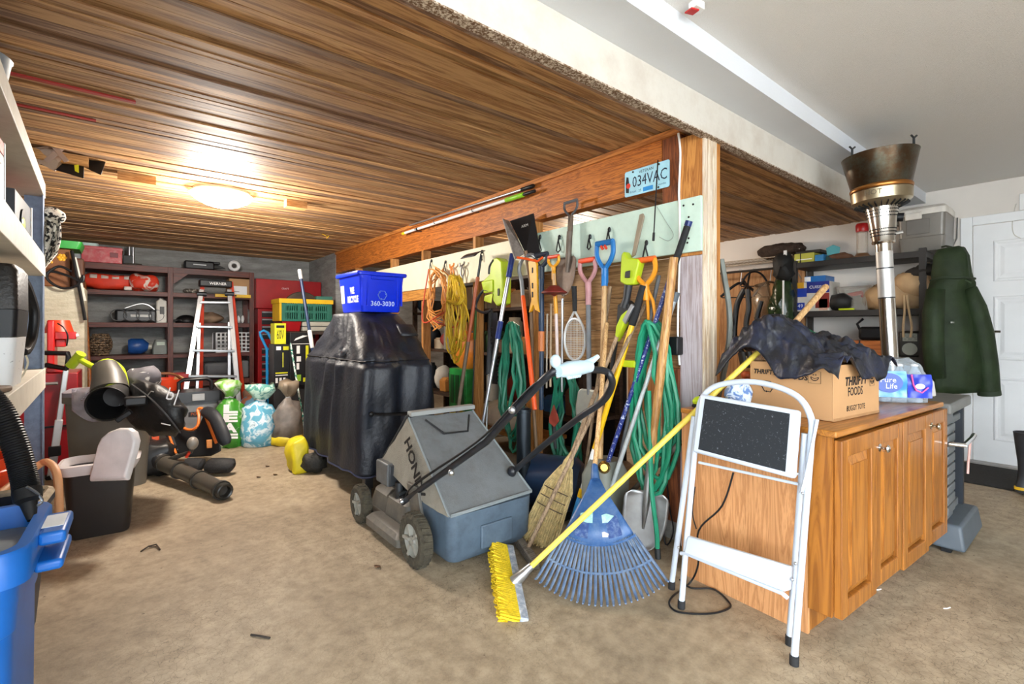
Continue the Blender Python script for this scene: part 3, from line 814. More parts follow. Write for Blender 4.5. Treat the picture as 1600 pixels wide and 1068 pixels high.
MB().loft([ins, ins2]).build('grip_sheet', blotch('#181d24', '#5c636c', 120, 0.68, 0.8, soft=0.05), o, bevel=0.003)
l4 = [onA(1076, 836, 0.0), onA(1238, 884, 0.0), onA(1236, 922, 0.0), onA(1078, 862, 0.0)]
MB().loft([[p - nrm * 0.012 for p in l4], [p + nrm * 0.012 for p in l4[:2]] + [p + nrm * 0.05 for p in l4[2:]]]).build('lower_step', LT, ss, bevel=0.006, seg=3)
MB().tube([onA(1064, 864, 0.012), onA(1072, 864, 0.02), onA(1222, 926, 0.02), onA(1231, 934, 0.012)], 0.0085, 8).build('cross_bar', LT, ss)
MB().tube([onA(1092, 722, -0.01), onA(1248, 756, -0.01)], 0.006, 8).build('hinge_rod', LT, ss)
MB().tube([onA(1277, 655, 0.014), onA(1270, 690, 0.018), onA(1260, 740, 0.018), onA(1252, 770, 0.014)], 0.006, 6).build('side_link', LT, ss)
for (u, v) in [(1246, 740), (1254, 770), (1243, 880), (1238, 905), (1060, 855)]:
    p = onA(u, v, 0.018); MB().ball(p, 0.006, 8, 6).build('rivet', STEEL, ss)

# thin black cable by the stool
tag(MB().tube(cat_rom([W(1146, 738, X=2.075), W(1128, 790, X=2.075), W(1092, 828, X=2.07), W(1091, 880, X=2.06), W(1078, 910, Z=0.006), W(1052, 930, Z=0.006), W(1046, 944, Z=0.006), W(1062, 956, Z=0.006), W(1110, 958, Z=0.006), W(1138, 950, Z=0.006), W(1139, 940, Z=0.006), W(1115, 920, Z=0.006), W(1080, 918, Z=0.008), W(1062, 905, Z=0.006)], 6), 0.0042, 7).build('power_cord', BLACK), 'thin black cord looped on the floor under the step stool', 'cord')
tag(MB().tube(cat_rom([W(1088, 826, X=2.06), W(1082, 800, X=2.07), W(1086, 760, X=2.075)], 4), 0.003, 6).build('thin_wire', BLACK), 'short black wire hanging on the cabinet side left of the cord', 'wire')

# --- yellow push broom
pb = thing('push_broom', 'yellow-bristled push broom with a yellow handle across the rake', 'broom', W(812, 950, Z=0))
YB_ = mat('#f0cf1e', 0.6, var=0.12, scale=30, bump=0.6, bscale=200, dirt='#6a5320', dirt_amt=0.35)
f0 = W(781, 997, Z=0.0); f1 = W(778, 858, Z=0.0)
ax = (f1 - f0).normalized(); Lb = 0.68
h0_ = W(826, 888, d=2.22); h1_ = W(1192, 543, d=2.30)
hd_ = (h1_ - h0_).normalized()
perp = (hd_ - ax * hd_.dot(ax)).normalized(); up = perp.cross(ax).normalized()
hh = h0_ - hd_ * 0.03
c0 = hh - ax * (Lb / 2) * 1.05
# the block runs parallel to the floor under the handle end
blk0 = W(817, 975, d=1.98); blk1 = W(795, 858, d=2.50)
bax = (blk1 - blk0).normalized(); tip = ((f0 - blk0) - bax * (f0 - blk0).dot(bax)); bd = tip.normalized(); bl = tip.length
bn = bax.cross(bd).normalized(); BL_ = (blk1 - blk0).length
MBk = Matrix((bax, bn, bd)).transposed().to_4x4(); MBk.translation = blk0
MB(MBk).box((0, -0.028, -0.02), (BL_, 0.028, 0.016)).build('block', mat('#8f99a6', 0.6, dirt='#e8e8e8', dirt_amt=0.8, scale=20), pb, bevel=0.004)
q = MB(MBk); rb = random.Random(5)
for i in range(44):
    for j in range(4):
        x = (i + 0.5) / 44 * BL_; yy = -0.021 + j * 0.014
        q.tube([(x, yy, 0.0162), (x + rb.uniform(-.004, .004), yy * 1.2, bl * 0.6), (x + rb.uniform(-.01, .01), yy * 1.5 + rb.uniform(-.005, .005), bl * rb.uniform(0.93, 1.0))], [0.0065, 0.007, 0.0045], 4)
stuff(q.build('bristles', YB_, pb))
MB().tube([h0_ - hd_ * 0.09, h0_ - hd_ * 0.02, h0_ + hd_ * 0.02], [0.03, 0.022, 0.017], 10).build('socket', STEEL, pb)
MB().tube([h0_, h0_.lerp(h1_, 0.5), h1_], 0.0132, 12).build('handle', mat('#e6cf55', 0.4, var=0.06, scale=20, dirt='#c49a20', dirt_amt=0.3), pb)
p = W(828, 968, d=2.02)
MB().tube([p, p + V((0.0, 0.0, -0.02)), p + V((0.03, -0.01, -0.035)), p + V((0.04, -0.01, -0.02))], 0.004, 6).build('brace_clip', STEEL, pb)

# --- blue leaf rake
rk = thing('leaf_rake', 'wide blue plastic leaf rake leaning on the tools behind it', 'rake', W(940, 945, Z=0))
RB = mat('#2c5488', 0.42, var=0.12, dirt='#71839a', dirt_amt=0.4, scale=14)
RBT = mat('#4a6180', 0.5, var=0.15, dirt='#8b9298', dirt_amt=0.5, scale=18)
ap = V((1.85, 1.634, 0.47)); cn = W(940, 945, Z=0.012)
sd = (W(1040, 933, Z=0) - W(836, 905, Z=0)).normalized(); dn = (cn - ap); RL = dn.length; dn.normalize()
sd = (sd - dn * sd.dot(dn)).normalized(); nr = sd.cross(dn).normalized()
if nr.dot(V((-0.6, -0.7, 0.3))) < 0: nr = -nr
def rp_(r, a, o=0.0): return ap + dn * (r * math.cos(a)) + sd * (r * math.sin(a)) + nr * o
HA = 0.52; S0 = RL * 0.585
fan = []
for (r, o) in ((0.0, 0), (0.1, 0.0), (S0 * 0.75, 0.0), (S0, 0.0)):
    fan.append([rp_(r, -HA + 2 * HA * i / 20, o + 0.006 * math.cos(i * PI / 10 - PI)) if r > 0 else rp_(0.012, -PI / 2 + PI * i / 20, 0) for i in range(21)])
q = MB(); n_ = 21
q.add([p for r in fan for p in r], [(j * n_ + i, j * n_ + i + 1, (j + 1) * n_ + i + 1, (j + 1) * n_ + i) for j in range(3) for i in range(20)])
q.build('fan_plate', RB, rk, thick=0.008, angle=60)
q = MB(); q.tube([rp_(S0, -HA + 2 * HA * i / 16, 0.004) for i in range(17)], 0.006, 6)
q.build('plate_rim', RB, rk)
NT = 25
for i in range(NT):
    a = -HA + 2 * HA * i / (NT - 1)
    k = 1.0 - 0.035 * (abs(i - 12) / 12) ** 2
    pts = [rp_(S0 - 0.01, a, 0.0), rp_(RL * 0.8, a * 1.01, 0.002), rp_(RL * 0.95 * k, a * 1.02, 0.003), rp_(RL * 1.0 * k, a * 1.02, 0.014), rp_(RL * 1.012 * k, a * 1.02, 0.028)]
    MB().tube(pts, [0.0065, 0.0078, 0.0072, 0.006, 0.004], 6).build('tine', RBT, rk)
MB().tube([rp_(RL * 0.79, -HA * 1.0 + 2 * HA * i / 20, 0.004) for i in range(21)], 0.006, 6).build('tine_bridge', RBT, rk)
# torn label with the maker's mark worn off
tp = [rp_(S0 * 0.93, a, 0.0075) for a in (-0.36, -0.2, 0.0, 0.2, 0.36)] + [rp_(S0 * 0.66, a, 0.0075) for a in (0.42, 0.2, 0.0, -0.2, -0.42)]
MB().add(tp, [tuple(range(10))]).build('label_patch', mat('#24417a', 0.5, dirt='#9fb5c8', dirt_amt=0.4, scale=25), rk, smooth=False)
tp = [rp_(S0 * 0.72, a, 0.009) for a in (-0.34, -0.2, 0.0, 0.2)] + [rp_(S0 * 0.66, 0.36, 0.009), rp_(S0 * 0.6, 0.22, 0.009), rp_(S0 * 0.62, 0.02, 0.009), rp_(S0 * 0.55, -0.18, 0.009), rp_(S0 * 0.62, -0.38, 0.009)]
MB().add(tp, [tuple(range(9))]).build('torn_paper', mat('#8fc0b4', 0.7, dirt='#d4e6de', dirt_amt=0.6, scale=30), rk, smooth=False)
MB().prism([(-0.016, -0.011), (0.016, -0.011), (0.02, 0.004), (0.0, 0.013), (-0.018, 0.008)], 0, 0.001, wallframe(rp_(S0 * 0.87, 0.1, 0.0085), sd, -dn)).build('shield_print', mat('#c9c3bb', 0.5), rk, smooth=False)
MB().tube([ap + dn * 0.03, ap - dn * 0.03, ap - dn * 0.05], [0.024, 0.018, 0.015], 10).build('socket', RB, rk)
rt = W(948, 505, X=2.27)
MB().tube([ap - dn * 0.03, ap.lerp(rt, 0.5), rt], 0.0125, 10).build('handle', ASH, rk)

# --- corn broom, wooden-block broom, round-point shovel
def straw_mat(): return mat('#c8b27e', 0.85, var=0.3, scale=40, bump=0.8, bscale=150)
b0 = W(838, 853, Z=0.0); bt = W(985, 471, X=2.33)
cb = thing('corn_broom', 'straw corn broom with a long grey wooden handle', 'broom', b0)
d_ = (bt - b0).normalized(); L0 = (bt - b0).length; s_ = V((0.55, -0.83, 0)); s_ = (s_ - d_ * s_.dot(d_)).normalized(); n_ = s_.cross(d_)
neck = b0 + d_ * 0.46
q = MB()
for i in range(110):
    f = rb.uniform(-1, 1); g = rb.uniform(-1, 1)
    top = neck + s_ * (0.03 * f) + n_ * 0.018 * g
    bot = b0 + d_ * rb.uniform(0.0, 0.03) + s_ * (0.105 * f) + n_ * 0.03 * g
    mid = neck - d_ * 0.12 + s_ * (0.078 * f) + n_ * 0.028 * g
    if bot.z < 0.004: bot.z = 0.004
    q.tube([top, mid, bot], [0.005, 0.006, 0.004], 4)
stuff(q.build('straw', straw_mat(), cb))
for k in (0.14, 0.19, 0.24):
    w_ = 0.085 - 0.0 * k
    MB().tube([neck - d_ * k + s_ * (w_ * math.cos(a)) * 1.06 + n_ * 0.038 * math.sin(a) for a in [2 * PI * i / 20 for i in range(20)]], 0.0028, 5, closed=True).build('stitching', mat('#4a3b2a', 0.8), cb)
MB().lathe([(0.036, -0.03), (0.036, 0.03), (0.02, 0.07), (0.014, 0.09)], 12, frame(neck, d_), 1.0, 0.7).build('ferrule', straw_mat(), cb)
MB().tube([neck + d_ * 0.02, neck.lerp(bt, 0.5), bt], 0.0125, 10).build('handle', OLDASH, cb)
s0 = W(822, 862, Z=0.028); s1 = W(1008, 476, X=2.34)
wb = thing('block_broom', 'worn wooden block broom with a thin bare wooden handle', 'broom', s0 - V((0, 0, 0.028)))
a_, b_ = W(806, 838, Z=0.03), W(838, 882, Z=0.03)
MB().bar(a_, b_, 0.05, 0.045, (0, 0, 1)).build('block', wood('#8d857b', '#5f564c', 'x', 2, 0.8, 0.1), wb, bevel=0.006)
MB().tube([s0 + (s1 - s0) * 0.012, s0.lerp(s1, 0.5), s1], 0.0118, 10).build('handle', OLDASH, wb)
# round-point shovel with a silver blade
v0 = W(1001, 858, Z=0.004); v1 = W(1053, 402, X=2.26)
sh = thing('digging_shovel', 'round-point steel shovel with a thick pale wooden handle', 'shovel', v0)
d_ = (v1 - v0).normalized(); s_ = V((0.62, -0.78, 0)); s_ = (s_ - d_ * s_.dot(d_)).normalized(); n_ = s_.cross(d_)
if n_.dot(V((-1, -1, 0))) < 0: n_ = -n_
def blade(M0, dd, ss_, nn, L, w, m, parent, name='blade', curve=0.03):
    def fn(a, b):
        t = b; x = (a - 0.5) * 2
        hw = w * (0.16 + 0.84 * min(1, (t / 0.42)) ** 0.7) if t < 0.42 else w * (1 if t < 0.85 else 1)
        hw *= math.sqrt(max(0.02, 1 - max(0, (t - 0.35) / 0.65) ** 2.6)) if t < 1.2 else 1
        return M0 + dd * (t * L) + ss_ * (x * hw) + nn * (-curve * (x * x) * -1.0 - 0.02 * math.sin(t * PI))
    return fn
# upper end is square-shouldered, lower end rounded
def shovelblade(parent, top, dn_, sd_, n2, L, hw, m, dish=0.03, pointed=2.4, name='blade'):
    def fn(a, b):
        x = a * 2 - 1
        w_ = hw * (1 - max(0, (b - 0.3) / 0.7) ** pointed) ** 0.5 if b < 0.999 else hw * 0.04
        if b < 0.08: w_ = hw * (0.72 + 0.28 * b / 0.08)
        return top + dn_ * (b * L) + sd_ * (x * w_) + n2 * (dish * (x * x - 0.55) * (1 - 0.4 * b) + 0.02 * b)
    return MB().grid(fn, 14, 16).build(name, m, parent, thick=0.0025, angle=70)
SILV = mat('#a9aaab', 0.38, 0.85, var=0.15, dirt='#7a6a58', dirt_amt=0.3, scale=8)
tb = v0 + d_ * 0.32
shovelblade(sh, tb, -d_, s_, n_, 0.318, 0.118, SILV)
MB().tube([tb - d_ * 0.2 + n_ * 0.01, tb - d_ * 0.08 + n_ * 0.014, tb + d_ * 0.02 + n_ * 0.012, tb + d_ * 0.12, tb + d_ * 0.17], [0.006, 0.018, 0.022, 0.021, 0.021], 12).build('socket', SILV, sh)
MB().tube([tb + d_ * 0.16, tb.lerp(v1, 0.5), v1], [0.021, 0.024, 0.023], 12).build('handle', wood('#c99a5f', '#9c6d38', 'z', 1.4, 0.45, 0.05), sh)
# ================================================================ THE TOOL WALL
XH = 2.30
NAVYP = mat('#1d2f6b', 0.35, var=0.3, scale=12)
SPARK = blotch('#1c2f7a', '#c8d0e4', 75, 0.62, 0.35, soft=0.05)
ALU = mat('#b4b9c0', 0.35, 0.8, var=0.08)
GRIPB = mat('#16181c', 0.75, var=0.2, bump=0.3, bscale=90)
def lean(u0, v0, u1, v1, X=XH, floor=True):
    return W(u0, v0, Z=0.004), W(u1, v1, X=X)

p, q_ = lean(915, 826, 1077, 345, 2.33)
stick('speckled_pole', 'navy blue paint-spattered pole with a long black foam grip', 'pole', p, q_, [('shaft', 0, 0.86, 0.0135, SPARK), ('grip', 0.855, 0.985, 0.0185, GRIPB), ('end_cap', 0.985, 1.0, 0.019, NAVYP)])
p, q_ = lean(930, 838, 1057, 456, 2.30)
stick('grey_pole', 'pale grey metal pole with a dark hook socket at its top', 'pole', p, q_, [('shaft', 0, 0.88, 0.012, mat('#b9c2c6', 0.4, 0.2, dirt='#8d8378', dirt_amt=0.5, scale=14)), ('upper_sleeve', 0.86, 0.975, 0.017, mat('#8f979b', 0.4, 0.3)), ('hook_socket', 0.965, 1.0, 0.021, mat('#4b545c', 0.5))])
p, q_ = lean(893, 822, 1006, 446, 2.28)
stick('telescopic_pole', 'yellow telescopic pole with black foam grip and white and blue lower sections', 'pole', p, q_, [('foot', 0, 0.13, 0.019, mat('#2f7fc0', 0.4)), ('yellow_ring', 0.13, 0.165, 0.02, YELLOW), ('white_section', 0.165, 0.34, 0.0165, WHITE), ('shaft', 0.33, 0.85, 0.0165, YELLOW), ('grip', 0.845, 1.0, 0.022, GRIPB)])
p, q_ = lean(905, 806, 954, 447, 2.33)
stick('bare_stick', 'thin weathered bare stick standing right of the blue-gripped shovel', 'stick', p, q_, [('shaft', 0, 1, (0.009, 0.012), OLDASH)])
p, q_ = lean(895, 790, 1034, 446, 2.35)
stick('grey_tool_handle', 'dark grey worn wooden handle half hidden behind the orange grip', 'handle', W(955, 780, X=2.2), W(1030, 430, X=2.36), [('shaft', 0, 1, 0.012, mat('#5f6266', 0.6, var=0.25))])
p, q_ = W(985, 812, Z=0.15), W(1074, 700, X=2.36)
stick('weathered_stake', 'weathered grey-brown stake lying low behind the shovel blade', 'stick', W(955, 800, Z=0.03), W(1064, 690, X=2.3), [('shaft', 0.12, 1, 0.015, mat('#6f655c', 0.8, var=0.3, scale=20)), ('red_tip', 0, 0.12, 0.016, mat('#7d2b22', 0.7))])
# aluminium pole with navy grips, left of the snow shovel
p, q_ = lean(735, 770, 801, 396, 2.24)
stick('extension_pole', 'long aluminium extension pole with two navy grips near the mower bag', 'pole', p, q_, [('shaft', 0, 0.93, 0.0125, ALU), ('upper_tube', 0.55, 0.9, 0.0155, ALU), ('middle_grip', 0.64, 0.715, 0.022, NAVYP), ('top_grip', 0.9, 1.0, 0.022, NAVYP)])
# hoe with red-brown shaft
h0, h1 = lean(700, 742, 752, 398, 2.27)
he = stick('garden_hoe', 'garden hoe with red-brown and grey shaft hung beside the lime trimmer', 'hoe', h0, h1, [('shaft', 0, 0.62, 0.0165, mat('#6b5a48', 0.7, var=0.2)), ('upper_shaft', 0.6, 0.9, 0.0165, mat('#a3522f', 0.5)), ('shank', 0.9, 1.0, 0.011, DKSTEEL)])
p = h1
MB().grid(lambda a, b: p + V((-0.03 - 0.1 * b, 0.11 - 0.21 * a, 0.018 - 0.05 * b * b)), 6, 4).build('head', DKSTEEL, he, thick=0.005)
# black strimmer shaft with grip, then thin rod with green sleeve
stick('trimmer_shaft', 'thin silver trimmer shaft with a black foam grip behind the hedge trimmer', 'trimmer', W(756, 776, Z=0.004), W(767, 486, X=2.33), [('tube', 0, 0.66, 0.008, ALU), ('grip', 0.63, 1.0, 0.021, mat('#333539', 0.7))])
stick('green_stake', 'green-topped dark garden stake behind the red-brown hoe shaft', 'stake', W(738, 640, X=2.36), W(744, 468, X=2.36), [('rod', 0, 0.66, 0.006, DKSTEEL), ('sleeve', 0.64, 1.0, 0.011, mat('#3f6b2c', 0.6))])
# orange-shafted fork with a bent dark handle
p, q_ = W(836, 640, X=2.16), W(817, 462, X=2.26)
d0 = W(812, 402, X=2.27)
fk = stick('orange_shaft_tool', 'bright orange fibreglass shaft with a grey bent upper handle', 'tool', p, q_, [('shaft', 0, 1.0, 0.0175, ORANGE)])
MB().tube(cat_rom([q_, W(815, 440, X=2.27), W(811, 420, X=2.27), W(817, 404, X=2.27), W(829, 398, X=2.27), W(838, 402, X=2.27)], 5), 0.015, 10).build('bent_handle', mat('#8d9296', 0.4, 0.3, var=0.2), fk)
# black snow-shovel blade up on the board
sb = thing('snow_shovel', 'black scoop-shaped shovel blade standing up above the orange shaft', 'shovel', W(815, 410, X=2.26))
a, b_, c, d = W(796, 345, X=2.28), W(833, 333, X=2.34), W(844, 398, X=2.32), W(821, 396, X=2.26)
MB().loft([[a, b_, c, d], [p + V((0.01, 0.0, 0.0)) for p in (a, b_, c, d)]]).build('blade', mat('#17181b', 0.4, var=0.25), sb, smooth=False, bevel=0.003)
e, f_ = W(786, 341, X=2.16), W(805, 405, X=2.17)
MB().loft([[a, d, f_, e], [p + V((0.0, 0.012, 0)) for p in (a, d, f_, e)]]).build('side_wall', mat('#77706a', 0.5, var=0.25, scale=30, dirt='#3a3430', dirt_amt=0.5), sb, smooth=False, bevel=0.003)
text('ARM', wallframe(W(822, 353, X=2.295) + V((-0.012, 0, 0)), b_ - a, (0, 0, 1)), mat('#b9b7b0', 0.6), sb, width=0.06)
MB().tube([W(808, 402, X=2.17), W(822, 404, X=2.2), W(840, 408, X=2.25), W(848, 402, X=2.25)], 0.009, 7).build('edge_clip', ORANGE, sb)
MB().tube([d + V((0, 0, 0.02)), W(829, 440, X=2.3), W(834, 640, X=2.3), W(838, 700, X=2.3)], 0.014, 10).build('shaft', mat('#7a6047', 0.6), sb)
# yellow crowbar/level with wrench end
YLV = mat('#dba012', 0.45, var=0.12)
yl_ = thing('yellow_level', 'yellow plastic level tool hanging beside the orange shaft', 'level', W(832, 490, X=2.24))
poly = [W(825, 408, X=2.24), W(834, 404, X=2.24), W(838, 412, X=2.24), W(840, 470, X=2.24), W(843, 488, X=2.24), W(836, 484, X=2.24), W(833, 476, X=2.24), W(829, 486, X=2.24), W(826, 488, X=2.24), W(830, 468, X=2.24), W(826, 420, X=2.24)]
MB().loft([poly, [p + V((0.022, 0, 0)) for p in poly]]).build('body', YLV, yl_, smooth=False, bevel=0.003)
for v in (422, 446, 460):
    c = W(832, v, X=2.239); MB().cbox(c, (0.004, 0.014, 0.04)).build('vial_slot', INK, yl_, bevel=0.004)
# navy handled scraper with orange collar
p, q_ = W(846, 640, X=2.25), W(846, 418, X=2.27)
nv = stick('navy_handle_tool', 'dark navy D-handled shaft with an orange collar', 'tool', p, q_, [('lower_shaft', 0, 0.42, 0.017, mat('#1b2f47', 0.45)), ('collar', 0.41, 0.55, 0.023, mat('#b5662a', 0.5)), ('shaft', 0.54, 1.0, 0.02, mat('#1e3550', 0.45, var=0.2))])
dgrip(nv, q_, q_ - p, (0, -1, 0), 0.12, 0.09, mat('#1a2636', 0.5), r=0.015)
# orange T-grip tool with amber shaft, plunger cup
ag = stick('amber_scraper', 'amber plastic scraper handle with a red bar grip', 'scraper', W(869, 490, X=2.26), W(865, 420, X=2.27), [('shaft', 0, 1.0, 0.014, mat('#dc9a1e', 0.4))])
dgrip(ag, W(865, 418, X=2.27), (0, 0, 1), (0, -1, 0), 0.1, 0.075, mat('#dc9a1e', 0.4), mat('#d8431c', 0.4), r=0.01)
MB().tube([W(869, 488, X=2.262), W(871, 560, X=2.265), W(872, 590, X=2.265)], 0.0115, 9).build('lower_shaft', mat('#c9b8b4', 0.4), ag)
pc = W(866, 456, X=2.17)
pg = thing('plunger', 'dark red rubber plunger cup hooked upside down on the tool wall', 'plunger', pc)
MB(RM[pg]).lathe([(0.008, 0.045), (0.03, 0.04), (0.05, 0.022), (0.083, 0.0), (0.085, -0.007), (0.06, -0.014), (0.03, -0.012), (0.0, -0.03)][::-1], 20).build('cup', mat('#6e1f1a', 0.5, var=0.2), pg)
MB(RM[pg]).tube([(0, 0, 0.03), (0.0, 0, 0.12)], 0.011, 9).build('stick', ASH, pg)
# four thin bare tubes
for i, (u, v0, v1, lab, m, r) in enumerate([(849, 487, 600, 'leftmost of the thin pale rods left of the tennis racket', mat('#cfc9bf', 0.4, 0.3), 0.008), (855, 490, 606, 'second pale rod from the left beside the tennis racket', mat('#bdb4a6', 0.4, 0.3), 0.007), (861, 474, 604, 'tan thin rod standing behind the amber scraper shaft', mat('#b7a083', 0.5), 0.008), (879, 466, 612, 'thin silver rod directly left of the racket handle', ALU, 0.009)]):
    st_ = stick('metal_rod', lab, 'rod', W(u - 1, v1, X=2.30 + 0.018 * (i % 2)), W(u, v0, X=2.30 + 0.018 * (i % 2)), [('tube', 0, 0.985, r, m), ('tip', 0.985, 1.0, r * 1.3, m)])
# big grey shovel hung blade-down by its shoulders
gs0, gs1 = W(886, 404, X=2.31), W(893, 318, X=2.33)
sv = stick('hanging_shovel', 'rusty short D-handled shovel hanging blade down on the board', 'shovel', W(886, 456, X=2.31), W(892, 336, X=2.33), [('shaft', 0.42, 1.0, 0.018, wood('#6b5a4c', '#3f342c', 'z', 1.5, 0.7, 0.1))])
shovelblade(sv, W(886, 401, X=2.3), V((0.0, 0.02, -1)).normalized(), V((0, -1, 0)), V((-1, 0, 0)), 0.265, 0.093, mat('#7c6f66', 0.6, 0.5, var=0.2, dirt='#5a3f2c', dirt_amt=0.6, scale=7), dish=0.018, pointed=1.8)
MB().tube([W(886, 425, X=2.295), W(888, 400, X=2.295), W(889, 380, X=2.31), W(890, 362, X=2.318)], [0.012, 0.02, 0.02, 0.019], 10).build('socket', mat('#6a5f56', 0.6, 0.4, var=0.2), sv)
dgrip(sv, W(892, 338, X=2.33), (0, 0.02, 1), (0, -1, 0), 0.12, 0.1, mat('#4a4a4d', 0.5), mat('#5b5c60', 0.6), r=0.008)
# pink-handled spade with orange grip
pk0, pk1 = W(921, 640, X=2.26), W(919, 448, X=2.29)
ps = stick('pink_handle_spade', 'spade with faded pink D-handle, orange grip and grey shaft', 'spade', pk0, pk1, [('shaft', 0.12, 0.86, 0.016, mat('#6d7176', 0.7, var=0.2, bump=0.3)), ('sleeve', 0.85, 1.0, 0.019, mat('#b98a8e', 0.5))])
dgrip(ps, pk1 + V((0, 0, 0.02)), (0, 0.05, 1), (0, -1, 0), 0.13, 0.15, mat('#b58488', 0.5), mat('#d94a24', 0.45), r=0.014)
shovelblade(ps, W(921, 608, X=2.25), V((0.0, 0.15, -1)).normalized(), V((0, -1, 0)), V((-1, 0, 0)), 0.22, 0.085, mat('#a3a49c', 0.45, 0.6, var=0.15), dish=0.012, pointed=3.0)
# blue-handled shovel with pale shaft
bh0, bh1 = W(937, 760, X=2.2), W(945, 424, X=2.29)
bs = stick('blue_handle_shovel', 'shovel with a bright blue D-handle and pale wooden shaft', 'shovel', bh0, bh1, [('shaft', 0.0, 0.97, 0.0165, ASH), ('sleeve', 0.93, 1.0, 0.021, mat('#1f6fb5', 0.4))])
dgrip(bs, bh1 + V((0, 0, 0.01)), (0, 0.0, 1), (0, -1, 0), 0.13, 0.165, mat('#1f6fb5', 0.4, var=0.1), mat('#1f6fb5', 0.4), r=0.015)
q = MB()
for k in (-0.01, 0.018): q.tube([W(945, 386, X=2.275) + V((-0.004, k + 0.008, 0.01)), W(945, 386, X=2.275) + V((-0.006, k - 0.008, -0.012))], 0.008, 6)
q.build('grip_stripes', mat('#d6432a', 0.5), bs)
# tennis racket hanging by its throat
tr_ = thing('tennis_racket', 'tennis racket with black grip hanging head down on the wall', 'racket', W(899, 560, X=2.29))
XT = 2.29
ctr = W(898, 530, X=XT); hw, hh_ = 0.092, 0.135
MB().tube([ctr + V((0, hw * math.cos(a), hh_ * math.sin(a))) for a in [2 * PI * i / 32 for i in range(32)]], 0.0085, 7, closed=True).build('frame', mat('#c9ccce', 0.35, 0.3), tr_)
q = MB()
for i in range(-6, 7):
    y_ = i * hw / 7; z_ = hh_ * math.sqrt(max(0, 1 - (y_ / hw) ** 2)); q.tube([ctr + V((0, y_, -z_)), ctr + V((0, y_, z_))], 0.0013, 4)
for i in range(-8, 9):
    z_ = i * hh_ / 9; y_ = hw * math.sqrt(max(0, 1 - (z_ / hh_) ** 2)); q.tube([ctr + V((0, -y_, z_)), ctr + V((0, y_, z_))], 0.0013, 4)
stuff(q.build('strings', mat('#ddd8cc', 0.5), tr_))
gt = W(898, 485, X=XT)
q = MB()
for s in (-1, 1): q.tube([gt, ctr + V((0, s * hw * 0.62, hh_ * 0.8))], 0.008, 7)
q.build('throat', mat('#d5d8da', 0.35, 0.3), tr_)
MB().tube([gt + V((0, 0, -0.005)), W(898, 470, X=XT), W(897, 449, X=XT), W(897, 447, X=XT)], [0.014, 0.016, 0.017, 0.02], 8).build('grip', GRIPB, tr_)
# orange plastic scraper (snow brush) right of the lime saw
og0, og1 = W(1020, 492, X=2.29), W(1006, 440, X=2.29)
osn = thing('orange_grip_tool', 'orange plastic D-grip tool hanging on a black hook beside the lime saw', 'tool', og0)
dgrip(osn, W(1009, 447, X=2.29), (0, 0.06, 1), (0, -1, 0), 0.14, 0.15, mat('#ec9a1f', 0.4), mat('#e0661c', 0.45), r=0.014)
q = MB()
for s in (-1, 1): q.tube([W(1009, 446, X=2.29), W(1016, 470, X=2.29) + V((0, s * 0.018, 0)), W(1018, 492, X=2.3) + V((0, s * 0.022, 0)), W(1019, 530, X=2.3) + V((0, s * 0.02, 0))], 0.009, 7)
q.build('shaft', mat('#ec9a1f', 0.4), osn)

# lime hedge trimmer
LG = mat('#b5cc26', 0.4, var=0.1); DKP = mat('#22252a', 0.5, var=0.2)
XG = 2.24
def pp(lst, X): return [W(u, v, X=X) for u, v in lst]
ht = thing('hedge_trimmer', 'lime green hedge trimmer hanging body up beside the extension pole', 'hedge trimmer', W(768, 490, X=XG))
body = pp([(768, 405), (776, 402), (783, 408), (785, 440), (784, 474), (776, 478), (770, 470), (768, 445), (758, 448), (753, 440), (765, 428)], XG)
MB().loft([body, [p + V((0.09, 0, 0)) for p in body]]).build('body', LG, ht, bevel=0.008, smooth=True)
MB().loft([pp([(752, 440), (770, 436), (770, 456), (756, 458)], XG - 0.01), pp([(752, 440), (770, 436), (770, 456), (756, 458)], XG + 0.1)]).build('motor_cover', LG, ht, bevel=0.008)
MB().loft([pp([(757, 462), (770, 458), (768, 474), (756, 470)], XG - 0.01), pp([(757, 462), (770, 458), (768, 474), (756, 470)], XG + 0.07)]).build('battery', mat('#c8da3a', 0.4), ht, bevel=0.006)
MB().tube(cat_rom(pp([(764, 455), (755, 454), (746, 468), (744, 482), (756, 488), (768, 484)], XG), 5), 0.011, 8).build('front_handle', DKP, ht)
MB().tube(cat_rom(pp([(771, 406), (765, 416), (764, 428)], XG), 4), 0.008, 8).build('rear_handle', DKP, ht)
MB().cbox(W(779, 456, X=XG - 0.004), (0.006, 0.022, 0.055)).build('badge', mat('#2a3116', 0.6), ht, bevel=0.002)
q = MB(); q.box((XG + 0.02, W(769, 490, X=XG).y - 0.03, W(769, 600, X=XG).z), (XG + 0.03, W(769, 490, X=XG).y + 0.03, W(769, 488, X=XG).z))
for i in range(14):
    z_ = W(769, 600, X=XG).z + 0.02 + i * 0.032; y_ = W(769, 490, X=XG).y
    for s in (-1, 1): q.prism([(0, 0), (0.022, 0.004), (0.022, 0.014), (0, 0.018)], -0.003, 0.003, wallframe((XG + 0.025, y_ + s * 0.03, z_), (0, s, 0), (0, 0, 1)))
q.build('blade', DKSTEEL, ht, smooth=False)
